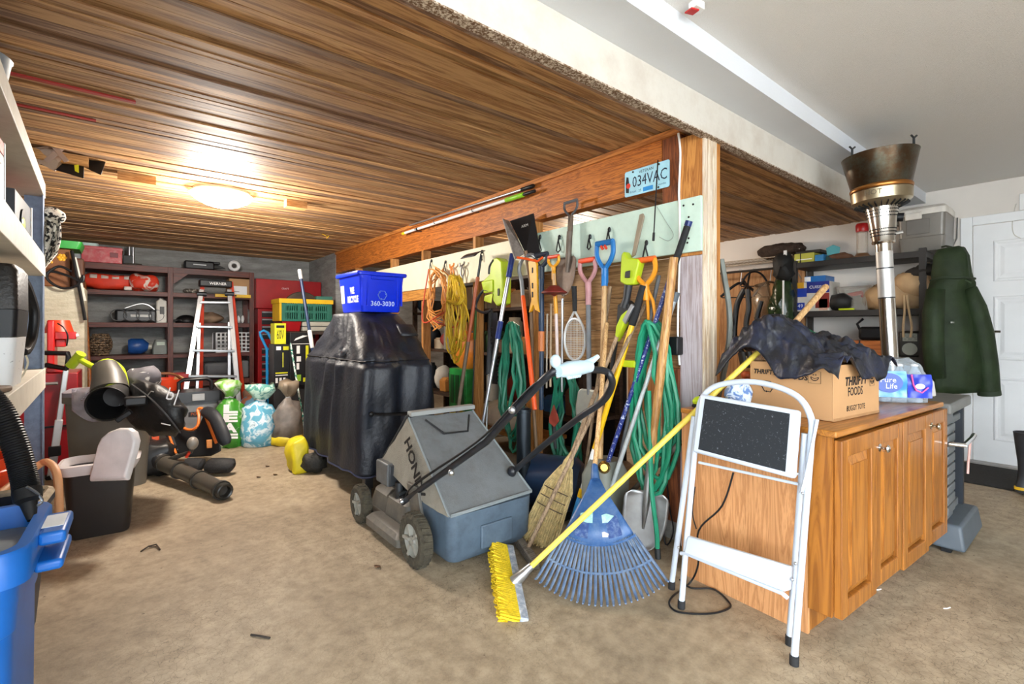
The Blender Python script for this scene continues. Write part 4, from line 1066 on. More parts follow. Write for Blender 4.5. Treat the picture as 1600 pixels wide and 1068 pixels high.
# lime pruning saw, blade up
ps2 = thing('pruning_saw', 'lime green battery saw hanging with its grey blade pointing up', 'saw', W(985, 440, X=XG + 0.02))
bd_ = pp([(970, 398), (974, 392), (980, 402), (996, 404), (998, 410), (994, 426), (990, 444), (978, 446), (968, 440), (969, 420)], XG + 0.02)
MB().loft([bd_, [p + V((0.06, 0, 0)) for p in bd_]]).build('body', LG, ps2, bevel=0.008)
MB().loft([pp([(977, 424), (985, 422), (984, 434), (976, 434)], XG + 0.012), pp([(977, 424), (985, 422), (984, 434), (976, 434)], XG + 0.03)]).build('trigger_grip', DKP, ps2, bevel=0.003)
bl_ = pp([(986, 402), (992, 398), (1006, 338), (1004, 333), (999, 335)], XG + 0.05)
MB().loft([bl_, [p + V((0.012, 0, 0)) for p in bl_]]).build('guide_bar', mat('#8f8472', 0.5, 0.4, var=0.2), ps2, bevel=0.002)
ps3 = thing('pole_saw', 'black and lime pole saw motor hanging below the pruning saw', 'saw', W(960, 560, X=2.26))
MB().tube(pp([(982, 445), (979, 466), (975, 480)], 2.26), [0.024, 0.022, 0.026], 10).build('neck', DKP, ps3)
b2 = pp([(964, 476), (976, 468), (984, 476), (980, 500), (970, 516), (962, 512)], 2.25)
MB().loft([b2, [p + V((0.07, 0, 0)) for p in b2]]).build('motor', DKP, ps3, bevel=0.008)
b3 = pp([(962, 510), (970, 492), (979, 484), (976, 502), (966, 524), (960, 534)], 2.235)
MB().loft([b3, [p + V((0.05, 0, 0)) for p in b3]]).build('side_cover', LG, ps3, bevel=0.005)
b4 = pp([(972, 500), (986, 474), (990, 478), (976, 506)], 2.232)
MB().loft([b4, [p + V((0.02, 0, 0)) for p in b4]]).build('lever', ALU, ps3, bevel=0.003)
MB().tube(pp([(963, 530), (952, 600), (946, 650)], 2.27), 0.013, 8).build('pole', DKP, ps3)
tb_ = W(986, 568, X=2.26)
tag(MB().cbox(tb_, (0.05, 0.09, 0.04)).build('lime_battery', LIME, bevel=0.006), 'lime green battery block wedged among the green hose loops', 'battery')

# hooks on the board, each with what it carries
def hook_mesh(c, s=1.0):
    t = []
    q = MB()
    q.tube([c + V((0.02, 0, 0.03 * s)), c + V((-0.006, 0, 0.032 * s)), c + V((-0.012, 0.004, 0.0)), c + V((-0.01, 0.017 * s, -0.05 * s)), c + V((-0.014, 0.0, -0.064 * s)), c + V((-0.01, -0.017 * s, -0.05 * s)), c + V((-0.012, -0.004, 0.0)), c + V((-0.006, 0, 0.034 * s))], 0.0045, 6)
    return q
for (u, v, s, lab) in [(674, 412, 1.0, 'black spring hook carrying the orange extension cord'), (696, 414, 1.0, 'black spring hook carrying the yellow rope coil'), (753, 398, 0.9, 'black spring hook at the head of the garden hoe'),
                       (874, 378, 1.15, 'black spring hook above the amber scraper'), (922, 376, 0.9, 'black spring hook above the pink spade handle'), (952, 366, 1.0, 'black spring hook above the blue shovel handle'),
                       (1010, 388, 1.1, 'black spring hook above the orange D-grip'), (844, 378, 1.3, 'grey spring hook right of the black shovel blade')]:
    c = W(u, v, X=XP - 0.03)
    t = thing('tool_hook', lab, 'hook', c)
    hook_mesh(c, s).build('wire_loop', BLACK, t)
    MB().ball((c.x + 0.0, c.y, c.z + 0.03 * s), (0.009, 0.012, 0.017), 8, 6).build('clip', DKSTEEL, t)
# small hanging clamps
for (u, v, m, lab) in [(706, 418, mat('#d9822b', 0.5), 'orange spring clamp hanging left of the hoe head'), (722, 416, mat('#7d7a75', 0.4, 0.7), 'grey steel clamp hanging left of the hoe shaft')]:
    t = thing('hand_clamp', lab, 'clamp', W(u, v + 20, X=2.33))
    c = W(u, v, X=2.345); k = 0.85
    MB().tube(cat_rom([c + V((0, 0.04, 0.035)), c + V((0, 0.03, -0.0)), c + V((0, 0.0, 0.01)), c + V((0, -0.03, 0.02)), c + V((0, -0.035, 0.04))], 4), 0.008, 7).build('jaw', m, t)
    MB().tube(cat_rom([c + V((0, 0.012, 0)), c + V((0, 0.02, -0.06)), c + V((0, 0.0, -0.11)), c + V((0, 0.006, -0.16))], 4), 0.009, 7).build('handle', m, t)
    MB().tube(cat_rom([c + V((0, -0.004, 0)), c + V((0, -0.03, -0.05)), c + V((0, -0.012, -0.1)), c + V((0, -0.008, -0.17))], 4), 0.007, 7).build('handle', m, t)

# coiled cords and hoses
def coil(name, label, cat, c, ry, rz, n, r, m, X, jx=0.03, seed=1, dropz=0.0, k=20, wobble=0.02):
    rr = random.Random(seed); t = thing(name, label, cat, V((X, c.y, c.z - rz)))
    for i in range(n):
        a_ = ry * rr.uniform(0.6, 1.12); b_ = rz * rr.uniform(0.72, 1.05); oy = rr.uniform(-1, 1) * ry * 0.3; x0 = X + rr.uniform(-jx, jx); tl = rr.uniform(-0.25, 0.25)
        pts = []
        for j in range(k):
            a = 2 * PI * j / k
            y_ = a_ * math.cos(a) * (1 - 0.25 * math.sin(a)); z_ = b_ * math.sin(a)
            p = V((x0 + 0.02 * math.sin(a + i), c.y + oy * (1 - math.sin(a)) * 0.6 + y_ + tl * z_ * 0.2, c.z + (rz - b_) * 1.0 + z_))
            pts.append(p + wob(p, wobble, 9, i * 3.1 + seed))
        MB().tube(pts, r, 6, closed=True).build('loop', m, t)
    return t
OC = mat('#d58f45', 0.5, var=0.2); YC = mat('#c9a524', 0.5, var=0.25)
t = coil('cable_coil', 'tangled orange extension cable hanging left of the yellow rope coil', 'cable', W(684, 466, X=2.28), 0.20, 0.27, 10, 0.0065, OC, 2.28, seed=4, wobble=0.05)
MB().tube(cat_rom([W(670, 420, X=2.27), W(660, 500, X=2.26), W(690, 490, X=2.25), W(720, 470, X=2.25), W(712, 510, X=2.25), W(676, 500, X=2.26)], 6), 0.0065, 6).build('loose_end', mat('#c2452a', 0.5), t)
MB().tube(cat_rom([W(676, 414, X=2.29), W(690, 425, X=2.26), W(700, 440, X=2.26), W(696, 520, X=2.27), W(706, 560, X=2.27)], 6), 0.006, 6).build('loose_end', mat('#e0d0a0', 0.5), t)
t = coil('rope_coil', 'long coil of yellow rope hanging under the cream board', 'rope', W(711, 497, X=2.24), 0.115, 0.36, 15, 0.0075, YC, 2.24, seed=9, wobble=0.035)
MB().tube(cat_rom([W(712, 462, X=2.2), W(728, 480, X=2.2), W(734, 515, X=2.2), W(725, 532, X=2.2), W(712, 525, X=2.2)], 6), 0.0075, 6).build('loose_end', YC, t)
MB().tube(cat_rom([W(700, 470, X=2.2), W(716, 474, X=2.18), W(722, 466, X=2.2)], 5), 0.018, 7).build('wrap_band', YC, t)
coil('green_hose', 'green garden hose coil hanging left of the orange shaft', 'hose', W(800, 604, X=2.22), 0.12, 0.47, 6, 0.0135, HOSE, 2.22, seed=3, wobble=0.03)
coil('green_hose', 'dim green hose coil hanging behind the mower handle grip', 'hose', W(884, 668, X=2.34), 0.12, 0.42, 5, 0.013, HOSE, 2.34, seed=13, wobble=0.04)
t = coil('green_hose', 'largest green hose coil hanging against the end post', 'hose', W(1018, 634, X=2.27), 0.13, 0.46, 9, 0.0125, mat('#1f8a68', 0.4, var=0.2), 2.27, seed=21, wobble=0.03)
MB().tube(cat_rom([W(1014, 610, X=2.22), W(1016, 680, X=2.2), W(1018, 760, X=2.17), W(1026, 830, X=2.16), W(1027, 858, X=2.15)], 5), 0.0125, 8).build('hose_end', mat('#1f8a68', 0.4, var=0.2), t)
MB().tube([W(1027, 856, X=2.15), W(1028, 872, X=2.15)], 0.016, 9).build('coupling', DKSTEEL, t)
tag(MB().tube(cat_rom([W(1049, 690, X=2.36), W(1040, 720, X=2.34), W(1046, 790, X=2.33), W(1052, 830, X=2.33), W(1040, 850, X=2.32), W(1034, 800, X=2.33), W(1030, 740, X=2.34)], 5), 0.004, 6).build('dark_wire', BLACK), 'thin dark wire dangling below the largest green hose coil', 'wire')
tag(MB().cbox(W(1052, 540, X=2.36), (0.06, 0.09, 0.1)).build('junction_box', BLACK, bevel=0.008), 'black electrical box on the cable beside the end post', 'box')
# licence plate on the beam
lp = thing('licence_plate', 'pale blue vehicle licence plate screwed to the timber beam', 'licence plate', W(1011, 278, X=XP - 0.004))
c4 = [W(976.5, 309, X=XP - 0.006), W(1046.5, 291, X=XP - 0.006), W(1046, 248, X=XP - 0.006), W(977, 270, X=XP - 0.006)]
cc = sum(c4, V()) / 4; pw = (c4[0].y - c4[1].y); ph = 0.5 * ((c4[3] - c4[0]).z + (c4[2] - c4[1]).z)
PF = wallframe(cc, (0, -1, 0.0 + (c4[1].z - c4[0].z) / pw), (0, 0, 1))
def rrect(w, h, r, n=5):
    o = []
    for (x, y, a0) in ((w / 2 - r, h / 2 - r, 0), (-w / 2 + r, h / 2 - r, PI / 2), (-w / 2 + r, -h / 2 + r, PI), (w / 2 - r, -h / 2 + r, 1.5 * PI)):
        for i in range(n + 1): o.append((x + r * math.cos(a0 + PI / 2 * i / n), y + r * math.sin(a0 + PI / 2 * i / n)))
    return o
MB(PF).prism(rrect(pw, ph, 0.012), 0, 0.002).build('plate', mat('#8fc9dc', 0.35, var=0.12, scale=14), lp, smooth=False)
MB(PF).prism(rrect(pw * 0.985, ph * 0.97, 0.011), 0.0018, 0.0024).build('border', mat('#a9d9e8', 0.35, var=0.1, scale=10), lp, smooth=False)
PT = lambda x, y: PF @ Matrix.Translation((x, y, 0.0026))
text('034VAC', PT(pw * 0.07, 0.0), mat('#16233f', 0.4), lp, width=pw * 0.76, height=ph * 0.42)
text('VETERAN', PT(0.0, ph * 0.35), mat('#16233f', 0.4), lp, width=pw * 0.32)
text('25', PT(-pw * 0.14, -ph * 0.36), mat('#16233f', 0.4), lp, width=pw * 0.06)
text('British', PT(-pw * 0.3, -ph * 0.35), mat('#2a5f8c', 0.4), lp, width=pw * 0.14)
text('Columbia', PT(pw * 0.33, -ph * 0.33), mat('#2a5f8c', 0.4), lp, width=pw * 0.2)
MB(PF).prism(rrect(pw * 0.22, ph * 0.16, 0.003), 0.0024, 0.003, Matrix.Translation((pw * 0.04, -ph * 0.36, 0))).build('sticker', mat('#2a8ad0', 0.4), lp, smooth=False)
q = MB(PF); q.prism([(-0.012, -0.05), (0.01, -0.055), (0.012, 0.0), (0.006, 0.04), (-0.008, 0.045), (-0.014, 0.01)], 0.0024, 0.003, Matrix.Translation((-pw * 0.43, 0, 0))); q.build('figures_print', mat('#1b1b20', 0.5), lp, smooth=False)
MB(PF).prism([(0.016 * math.cos(2 * PI * i / 14), 0.016 * math.sin(2 * PI * i / 14)) for i in range(14)], 0.003, 0.0036, Matrix.Translation((-pw * 0.41, -0.012, 0))).build('poppy_print', mat('#d23a2c', 0.4), lp, smooth=False)
for (x, y) in ((-pw * 0.3, ph * 0.42), (pw * 0.28, ph * 0.42), (pw * 0.27, -ph * 0.43)): MB(PF).cyl((x, y, 0.002), (x, y, 0.006), 0.006, 8).build('screw', DKSTEEL, lp)
# black rod hanging in front of the plate and board
stick('black_rod', 'thin black rod with a rubber tip hanging over the licence plate', 'rod', W(1021, 376, X=XP - 0.09), W(1028, 250, X=XP - 0.03), [('rod', 0.08, 1.0, 0.0035, BLACK), ('tip', 0, 0.1, 0.007, RUBBER)])
tag(MB().tube(cat_rom([W(1026, 322, X=XP - 0.026), W(1040, 345, X=XP - 0.026), W(1052, 366, X=XP - 0.026), W(1044, 376, X=XP - 0.026), W(1030, 370, X=XP - 0.026)], 5), 0.0018, 5).build('thin_string', mat('#9aa8a0', 0.7)), 'thin grey string looped on the pale green board', 'string')
# poles resting on pegs on the beam face
a, b_ = W(629, 365, X=XP - 0.05), W(836, 298, X=XP - 0.05)
stick('paint_pole', 'white telescopic pole with a lime connector lying along the timber beam', 'pole', a, b_, [('shaft', 0.0, 0.85, 0.0135, WHITE), ('yellow_end', 0.0, 0.03, 0.015, mat('#d9d42a', 0.4)), ('joint_ring', 0.15, 0.165, 0.0155, INK), ('lime_connector', 0.84, 0.94, 0.019, mat('#8fd02a', 0.4)), ('black_tip', 0.93, 1.0, 0.013, BLACK)])
a, b_ = W(640, 352, X=XP - 0.03), W(834, 290, X=XP - 0.03)
stick('silver_pole', 'thin silver pole lying above the white telescopic pole on the beam', 'pole', a, b_, [('shaft', 0.0, 0.95, 0.009, ALU), ('socket', 0.93, 1.0, 0.015, BLACK)])
for (u, v, wh) in [(658, 357, 'nearest its yellow end'), (688, 345, 'second from its yellow end'), (748, 326, 'nearest its lime connector')]:
    p = W(u, v, X=XP)
    tag(MB().tube([(XP + 0.002, p.y, p.z - 0.03), (XP - 0.07, p.y, p.z - 0.034), (XP - 0.075, p.y, p.z - 0.01)], 0.004, 6).build('peg', DKSTEEL), 'metal peg in the timber beam holding the white pole, ' + wh, 'peg', 'pegs under the white pole')
# ================================================================ MOWER AND COVERED GRILL
mw = thing('lawn_mower', 'grey walk-behind lawn mower with a fabric grass bag', 'lawn mower', (1.47, 2.55, 0))
DECK = mat('#57544e', 0.5, var=0.15, scale=8, dirt='#8a8172', dirt_amt=0.4)
BAG = mat('#6c7072', 0.85, var=0.1, scale=7, dirt='#57544f', dirt_amt=0.55, bump=0.3, bscale=160)
BAGS = mat('#8a857a', 0.85, var=0.12, scale=9, dirt='#6a645a', dirt_amt=0.45, bump=0.3, bscale=160)
SLATE = mat('#4c5c6b', 0.55, var=0.12, scale=8, dirt='#2c3138', dirt_amt=0.5)
XA, XB = 1.20, 1.70
# wheels
wl = [(1.145, 2.21, 0.135), (1.145, 2.93, 0.115), (1.70, 2.21, 0.135), (1.70, 2.93, 0.115)]
TREAD = mat('#3f3a2e', 0.95, var=0.4, scale=40, bump=0.8, bscale=90)
HUB = mat('#8c8b83', 0.5, var=0.1, dirt='#6d675c', dirt_amt=0.35)
for (x, y_, r) in wl:
    sgn = -1 if x < 1.4 else 1
    F = frame((x + sgn * 0.03, y_, r), (-sgn, 0, 0))   # z points inward
    w_ = MB().lathe([(r * 0.62, 0.004), (r * 0.86, 0.0), (r * 0.97, 0.01), (r, 0.03), (r * 0.97, 0.062), (r * 0.8, 0.07), (r * 0.6, 0.066)], 28, F, closed=True).build('wheel', TREAD, mw)
    q = MB(); q.lathe([(0.0, 0.012), (r * 0.16, 0.01), (r * 0.18, 0.02), (r * 0.5, 0.026), (r * 0.62, 0.012), (r * 0.66, 0.006), (r * 0.64, 0.03), (0, 0.035)], 28, F)
    for k in range(5):
        a = 2 * PI * k / 5
        q.bar(F @ V((math.cos(a) * r * 0.18, math.sin(a) * r * 0.18, 0.016)), F @ V((math.cos(a) * r * 0.6, math.sin(a) * r * 0.6, 0.013)), r * 0.2, 0.014, (1, 0, 0))
    q.build('hub', HUB, w_)
    q = MB()
    for k in range(26):
        a = 2 * PI * k / 26
        q.bar(F @ V((math.cos(a) * r * 0.985, math.sin(a) * r * 0.985, 0.012)), F @ V((math.cos(a + .06) * r * 0.985, math.sin(a + .06) * r * 0.985, 0.055)), 0.012, 0.008)
    q.build('tread_lugs', TREAD, w_, smooth=False)
# deck
def ring(x0, x1, y0_, y1_, z, rad=0.08, n=6):
    o = []
    for (x, yy, a0) in ((x1 - rad, y1_ - rad, 0), (x0 + rad, y1_ - rad, PI / 2), (x0 + rad, y0_ + rad, PI), (x1 - rad, y0_ + rad, 1.5 * PI)):
        for i in range(n + 1): o.append(V((x + rad * math.cos(a0 + PI / 2 * i / n), yy + rad * math.sin(a0 + PI / 2 * i / n), z)))
    return o
MB().loft([ring(1.19, 1.67, 2.28, 3.06, 0.05, 0.13), ring(1.185, 1.675, 2.28, 3.065, 0.085, 0.13), ring(1.215, 1.645, 2.3, 3.03, 0.10, 0.12), ring(1.235, 1.625, 2.32, 3.0, 0.19, 0.11), ring(1.28, 1.58, 2.36, 2.92, 0.215, 0.1)]).build('deck', DECK, mw)
MB().loft([ring(1.205, 1.33, 2.42, 2.74, 0.10, 0.05), ring(1.215, 1.36, 2.44, 2.72, 0.21, 0.05), ring(1.25, 1.37, 2.47, 2.69, 0.24, 0.04)]).build('deck_shoulder', DECK, mw)
MB().loft([ring(1.11, 1.19, 2.34, 2.78, 0.05, 0.03), ring(1.11, 1.19, 2.34, 2.78, 0.09, 0.03), ring(1.13, 1.20, 2.36, 2.76, 0.11, 0.03)]).build('side_skirt', DECK, mw)
# engine: shroud, air box, fuel cap, recoil
MB().loft([ring(1.3, 1.56, 2.6, 2.9, 0.216, 0.1), ring(1.3, 1.56, 2.6, 2.9, 0.36, 0.1), ring(1.34, 1.52, 2.64, 2.86, 0.40, 0.08)]).build('engine_shroud', mat('#2b2c2e', 0.5, var=0.2), mw)
o = MB().box((1.20, 2.66, 0.27), (1.32, 2.83, 0.405)).build('air_box', mat('#5a5d5f', 0.45, dirt='#2f2d2a', dirt_amt=0.5), mw, bevel=0.012, seg=3)
MB().box((1.205, 2.645, 0.275), (1.315, 2.659, 0.40)).build('air_box_face', mat('#26292d', 0.5), o, bevel=0.008)
q = MB(); q.cyl((1.25, 2.6, 0.22), (1.25, 2.6, 0.31), 0.028, 10); q.cyl((1.22, 2.56, 0.25), (1.32, 2.56, 0.27), 0.014, 8); q.cyl((1.29, 2.55, 0.22), (1.29, 2.55, 0.33), 0.017, 8)
q.cbox((1.27, 2.58, 0.23), (0.06, 0.08, 0.04))
q.build('carburettor', DKSTEEL, mw)
MB().ball((1.29, 2.66, 0.42), (0.045, 0.05, 0.03), 12, 8).build('fuel_cap', mat('#b22b24', 0.4), mw)
# grass bag: wedge of fabric on a moulded tub
def bagx(x): return x
top = [(1.30, 2.50, 0.705), (1.70, 2.50, 0.705)]
L_ = [V((1.24, 2.82, 0.39)), V((1.27, 2.52, 0.69)), V((1.22, 2.0, 0.30)), V((1.23, 2.3, 0.27))]
R_ = [V((1.70, 2.82, 0.39)), V((1.70, 2.52, 0.69)), V((1.76, 2.03, 0.30)), V((1.74, 2.3, 0.27))]
def bagring(t):
    b = 0.02 * math.sin(t * PI)
    ring_ = []
    for i in range(4):
        p0, p1 = L_[i].lerp(R_[i], t), L_[(i + 1) % 4].lerp(R_[(i + 1) % 4], t)
        for j in range(6):
            p = p0.lerp(p1, j / 6)
            if i == 1: p += V((0, -1, -1)) * (0.012 * math.sin(j / 6 * PI) * math.sin(t * PI)) * -1
            ring_.append(p + wob(p, 0.012, 9, 2))
    return ring_
gb = MB().loft([bagring(i / 10) for i in range(11)]).build('grass_bag', BAG, mw, angle=50)
# fabric end panel in a warmer grey, a few mm proud
MB().loft([[p + V((-0.008, 0, 0)) for p in bagring(0)], [p + V((-0.003, 0, 0)) for p in bagring(0)]]).build('end_panel', BAGS, gb, angle=60)
text('HONDA', wallframe(V((1.222, 2.36, 0.44)), (0, -0.5, -0.75), (0, -0.75, 0.5)), INK, gb, width=0.36, height=0.085, bold=0.03)
SEAM = mat('#202124', 0.6)
q = MB()
q.tube([V((1.255, 2.84, 0.40)), V((1.252, 2.66, 0.56)), V((1.265, 2.535, 0.70)), V((1.3, 2.505, 0.716)), V((1.69, 2.505, 0.716))], 0.009, 7)
q.build('bag_frame', SEAM, mw)
MB().box((1.27, 2.495, 0.70), (1.71, 2.55, 0.728)).build('bag_top_bar', mat('#8a8d8c', 0.5, var=0.1), mw, bevel=0.006)
MB().tube([W(664, 655, X=1.31) , W(694, 677, X=1.42), W(731, 673, X=1.585), W(733, 648, X=1.66)], 0.006, 6).build('bag_handle', SEAM, mw)
q = MB(); q.tube([L_[1] + V((-.006, -.004, .004)), L_[2] + V((-.006, -.008, .0))], 0.006, 6); q.tube([L_[2] + V((0, -.008, 0)), R_[2] + V((0, -.008, 0))], 0.009, 6); q.tube([R_[1] + V((.004, -.004, 0)), R_[2] + V((.004, -.008, 0))], 0.006, 6)
q.build('piping', mat('#7d8588', 0.8), gb)
# moulded tub under the fabric
MB().loft([ring(1.25, 1.72, 2.03, 2.32, 0.045, 0.05), ring(1.225, 1.745, 2.0, 2.33, 0.09, 0.05), ring(1.22, 1.755, 1.995, 2.34, 0.29, 0.05)]).build('bag_tub', SLATE, mw)
MB().box((1.40, 1.985, 0.09), (1.60, 1.999, 0.21)).build('tub_grip', SLATE, mw, bevel=0.012, seg=3)
MB().loft([[(1.205, 2.22, 0.1), (1.205, 2.33, 0.1), (1.205, 2.43, 0.36), (1.205, 2.30, 0.36)], [(1.235, 2.22, 0.1), (1.235, 2.33, 0.1), (1.235, 2.43, 0.36), (1.235, 2.30, 0.36)]]).build('side_bracket', DECK, mw, bevel=0.005)
# handle
HB = mat('#1d2026', 0.35, var=0.35, scale=14)
pl = [V((1.205, 2.47, 0.235)), V((1.215, 2.36, 0.31)), W(760, 690, X=1.235), W(800, 645, X=1.245), W(848, 594, X=1.255), W(868, 578, X=1.275)]
pr_ = [W(800, 738, X=1.70), W(850, 695, X=1.70), W(905, 652, X=1.69), W(940, 628, X=1.685), W(955, 606, X=1.675), W(955, 590, X=1.63), W(940, 578, X=1.58)]
q = MB(); q.tube([pl[0], pl[1], pl[2], pl[3]] + cat_rom(pl[3:], 5)[1:] + cat_rom([pl[-1]] + pr_[::-1], 5)[1:], 0.0155, 10)
q.build('handle_bar', HB, mw)
q = MB(); q.tube([W(800, 738, X=1.70), W(770, 765, X=1.70)], 0.017, 9); q.ball(W(800, 736, X=1.69), (0.025, 0.03, 0.03), 10, 8)
q.build('handle_joint', HB, mw)
GR = mat('#b9d3e2', 0.4, var=0.05)
gc = [W(872, 580, X=1.27), W(888, 577, X=1.33), W(905, 574, X=1.40), W(922, 572, X=1.46)]
MB().tube(gc, [0.022, 0.032, 0.031, 0.024], 12).build('control_grip', GR, mw)
MB().ball(W(868, 564, X=1.27), (0.022, 0.022, 0.026), 12, 8).build('thumb_lever', GR, mw)
MB().tube([W(912, 567, X=1.42), W(924, 564, X=1.47), W(935, 556, X=1.50)], [0.010, 0.014, 0.009], 8).build('speed_lever', GR, mw)
MB().cbox(W(896, 566, X=1.37), (0.05, 0.03, 0.012)).build('switch', mat('#2a3f5a', 0.4), mw, bevel=0.003)
q = MB()
for k in range(6):
    p = gc[1].lerp(gc[2], k / 5) + V((-0.012, -0.012, -0.026)); q.ball(p, (0.009, 0.009, 0.012), 8, 5)
q.build('finger_ribs', GR, mw)
q = MB()
for k, dx in enumerate((0.0, 0.012)):
    q.tube(cat_rom([V((1.21 + dx, 2.45, 0.27)), V((1.2 + dx, 2.3, 0.39)), W(745, 690, X=1.22 + dx), W(795, 640, X=1.225 + dx), W(835, 600, X=1.24 + dx), W(868, 585, X=1.265)], 5), 0.005, 6)
q.build('control_cables', BLACK, mw)
for p in (V((1.185, 2.44, 0.255)), W(705, 738, X=1.205), W(800, 640, X=1.22)): MB().ball(p, 0.016, 8, 6).build('clamp_knob', STEEL, mw)

# covered grill --------------------------------------------------------------
gx0, gx1, gy0, gy1 = 1.25, 1.86, 3.19, 4.55
gr = thing('covered_grill', 'barbecue grill on wheels under a black fitted cover', 'grill', ((gx0 + gx1) / 2, (gy0 + gy1) / 2, 0))
COVER = mat('#0c1320', 0.52, var=0.35, scale=4, dirt='#2b323f', dirt_amt=0.4, bump=0.4, bscale=45, spec=0.6)
def gring(t, n=96):
    """t: 0 hem .. 1 top. plan outline of the cover at that height"""
    zs = [(0.0, 0.185, -0.02), (0.38, 0.62, -0.012), (0.60, 0.93, 0.0), (0.66, 0.975, 0.03), (1.0, 1.325, 1.0)]
    for i in range(len(zs) - 1):
        if zs[i][0] <= t <= zs[i + 1][0]:
            f = (t - zs[i][0]) / (zs[i + 1][0] - zs[i][0]); z = zs[i][1] + (zs[i + 1][1] - zs[i][1]) * f; k = zs[i][2] + (zs[i + 1][2] - zs[i][2]) * f
    a0 = gx0 + 0.13 * max(0, k) ** 0.8 if k > 0 else gx0 + k
    a1 = gx1 - 0.09 * max(0, k); b0 = gy0 + 0.46 * max(0, k); b1 = gy1 - 0.33 * max(0, k)
    rad = 0.09
    o = []
    per = []
    m = n // 4
    cs = ((a1 - rad, b1 - rad, 0), (a0 + rad, b1 - rad, PI / 2), (a0 + rad, b0 + rad, PI), (a1 - rad, b0 + rad, 1.5 * PI))
    for ci, (x, y_, an) in enumerate(cs):
        for i in range(6): per.append(V((x + rad * math.cos(an + PI / 2 * i / 5), y_ + rad * math.sin(an + PI / 2 * i / 5), z)))
        nx_ = cs[(ci + 1) % 4]; e = V((nx_[0] + rad * math.cos(an + PI / 2), nx_[1] + rad * math.sin(an + PI / 2), z)); s0_ = per[-1].copy()
        for i in range(1, 25): per.append(s0_.lerp(e, i / 25))
    out = []
    for p in per:
        c = V(((a0 + a1) / 2, (b0 + b1) / 2, z)); d = (p - c); d.z = 0; d.normalize()
        ang = math.atan2(d.y, d.x)
        fold = 0.04 * noise.noise(V((p.x * 6 + 1, p.y * 6, z * 1.2))) + 0.028 * noise.noise(V((p.x * 10, p.y * 10, z * 3.2 + 4)))
        if t < 0.6: fold *= 1.25; p = p + V((0, 0, 0.03 * noise.noise(V((p.x * 4, p.y * 4, 9)))  if t < 0.1 else 0))
        q2 = p + d * fold
        # deep creases where the cloth bridges from the lid down to the near shelf
        if t > 0.62:
            cr = noise.noise(V((ang * 4.5, z * 6.0, 3.3)))
            q2 = q2 + d * (-0.11 * abs(cr) - 0.05 * abs(noise.noise(V((ang * 9, z * 9, 1.3))))) * (1 - t) * 2.5
        out.append(q2)
    return out
NT_ = 44
rings = [gring(i / NT_) for i in range(NT_ + 1)]
ctop = sum(rings[-1], V()) / len(rings[-1])
rings.append([p.lerp(ctop, 0.25) + V((0, 0, 0.008)) for p in rings[-1]]); rings.append([p.lerp(ctop, 0.9) + V((0, 0, 0.010)) for p in gring(1.0)])
cv = MB().loft(rings).build('cover', COVER, gr, angle=180)
def onring(t, k): r = gring(t); return r[k % len(r)]
q = MB(); q.tube([p * 1.0 + (p - V((1.55, 3.87, p.z))).normalized() * 0.002 for p in gring(0.655)], 0.004, 5, closed=True); q.build('seam', BLACK, cv)
MB().tube([p for p in gring(0.0)], 0.007, 5, closed=True).build('hem', mat('#2c3350', 0.5), cv)
# handle flap, strap with buckle on the near end
a = W(626, 514, Y=3.40); MB().grid(lambda s_, t_: V((1.60 + 0.14 * s_, 3.395 - 0.02 * math.sin(s_ * PI) - 0.09 * t_, 1.235 - 0.085 * t_)), 8, 3).build('vent_flap', COVER, cv, thick=0.006)
q = MB(); q.tube(cat_rom([V((1.30, 3.168, 0.62)), V((1.45, 3.15, 0.605)), V((1.62, 3.15, 0.6)), V((1.76, 3.165, 0.61))], 4), 0.014, 6, flat=0.35); q.build('strap', BLACK, cv)
MB().cbox((1.735, 3.145, 0.60), (0.045, 0.02, 0.04)).build('buckle', mat('#3a3d44', 0.4), cv, bevel=0.004)
MB().ball((1.31, 3.155, 0.622), (0.018, 0.01, 0.016), 8, 6).build('strap_button', BLACK, cv)
# cart under the cover: legs, shelf and casters
DK2 = mat('#26282c', 0.45, var=0.2)
for (x, y_) in ((1.34, 3.3), (1.78, 3.3), (1.34, 4.42), (1.78, 4.42)):
    MB().box((x - 0.03, y_ - 0.03, 0.075), (x + 0.03, y_ + 0.03, 0.5)).build('leg', DK2, gr, bevel=0.004)
    F = frame((x - 0.018, y_, 0.038), (1, 0, 0))
    w_ = MB().lathe([(0.0, 0), (0.03, 0.0), (0.0375, 0.006), (0.0375, 0.03), (0.03, 0.036), (0, 0.036)], 16, F).build('caster', mat('#4a5664', 0.5), gr)
    MB().box((x - 0.024, y_ - 0.012, 0.04), (x + 0.024, y_ + 0.012, 0.075)).build('fork', DK2, w_)
MB().box((1.30, 3.26, 0.17), (1.82, 4.46, 0.215)).build('bottom_shelf', DK2, gr, bevel=0.006)
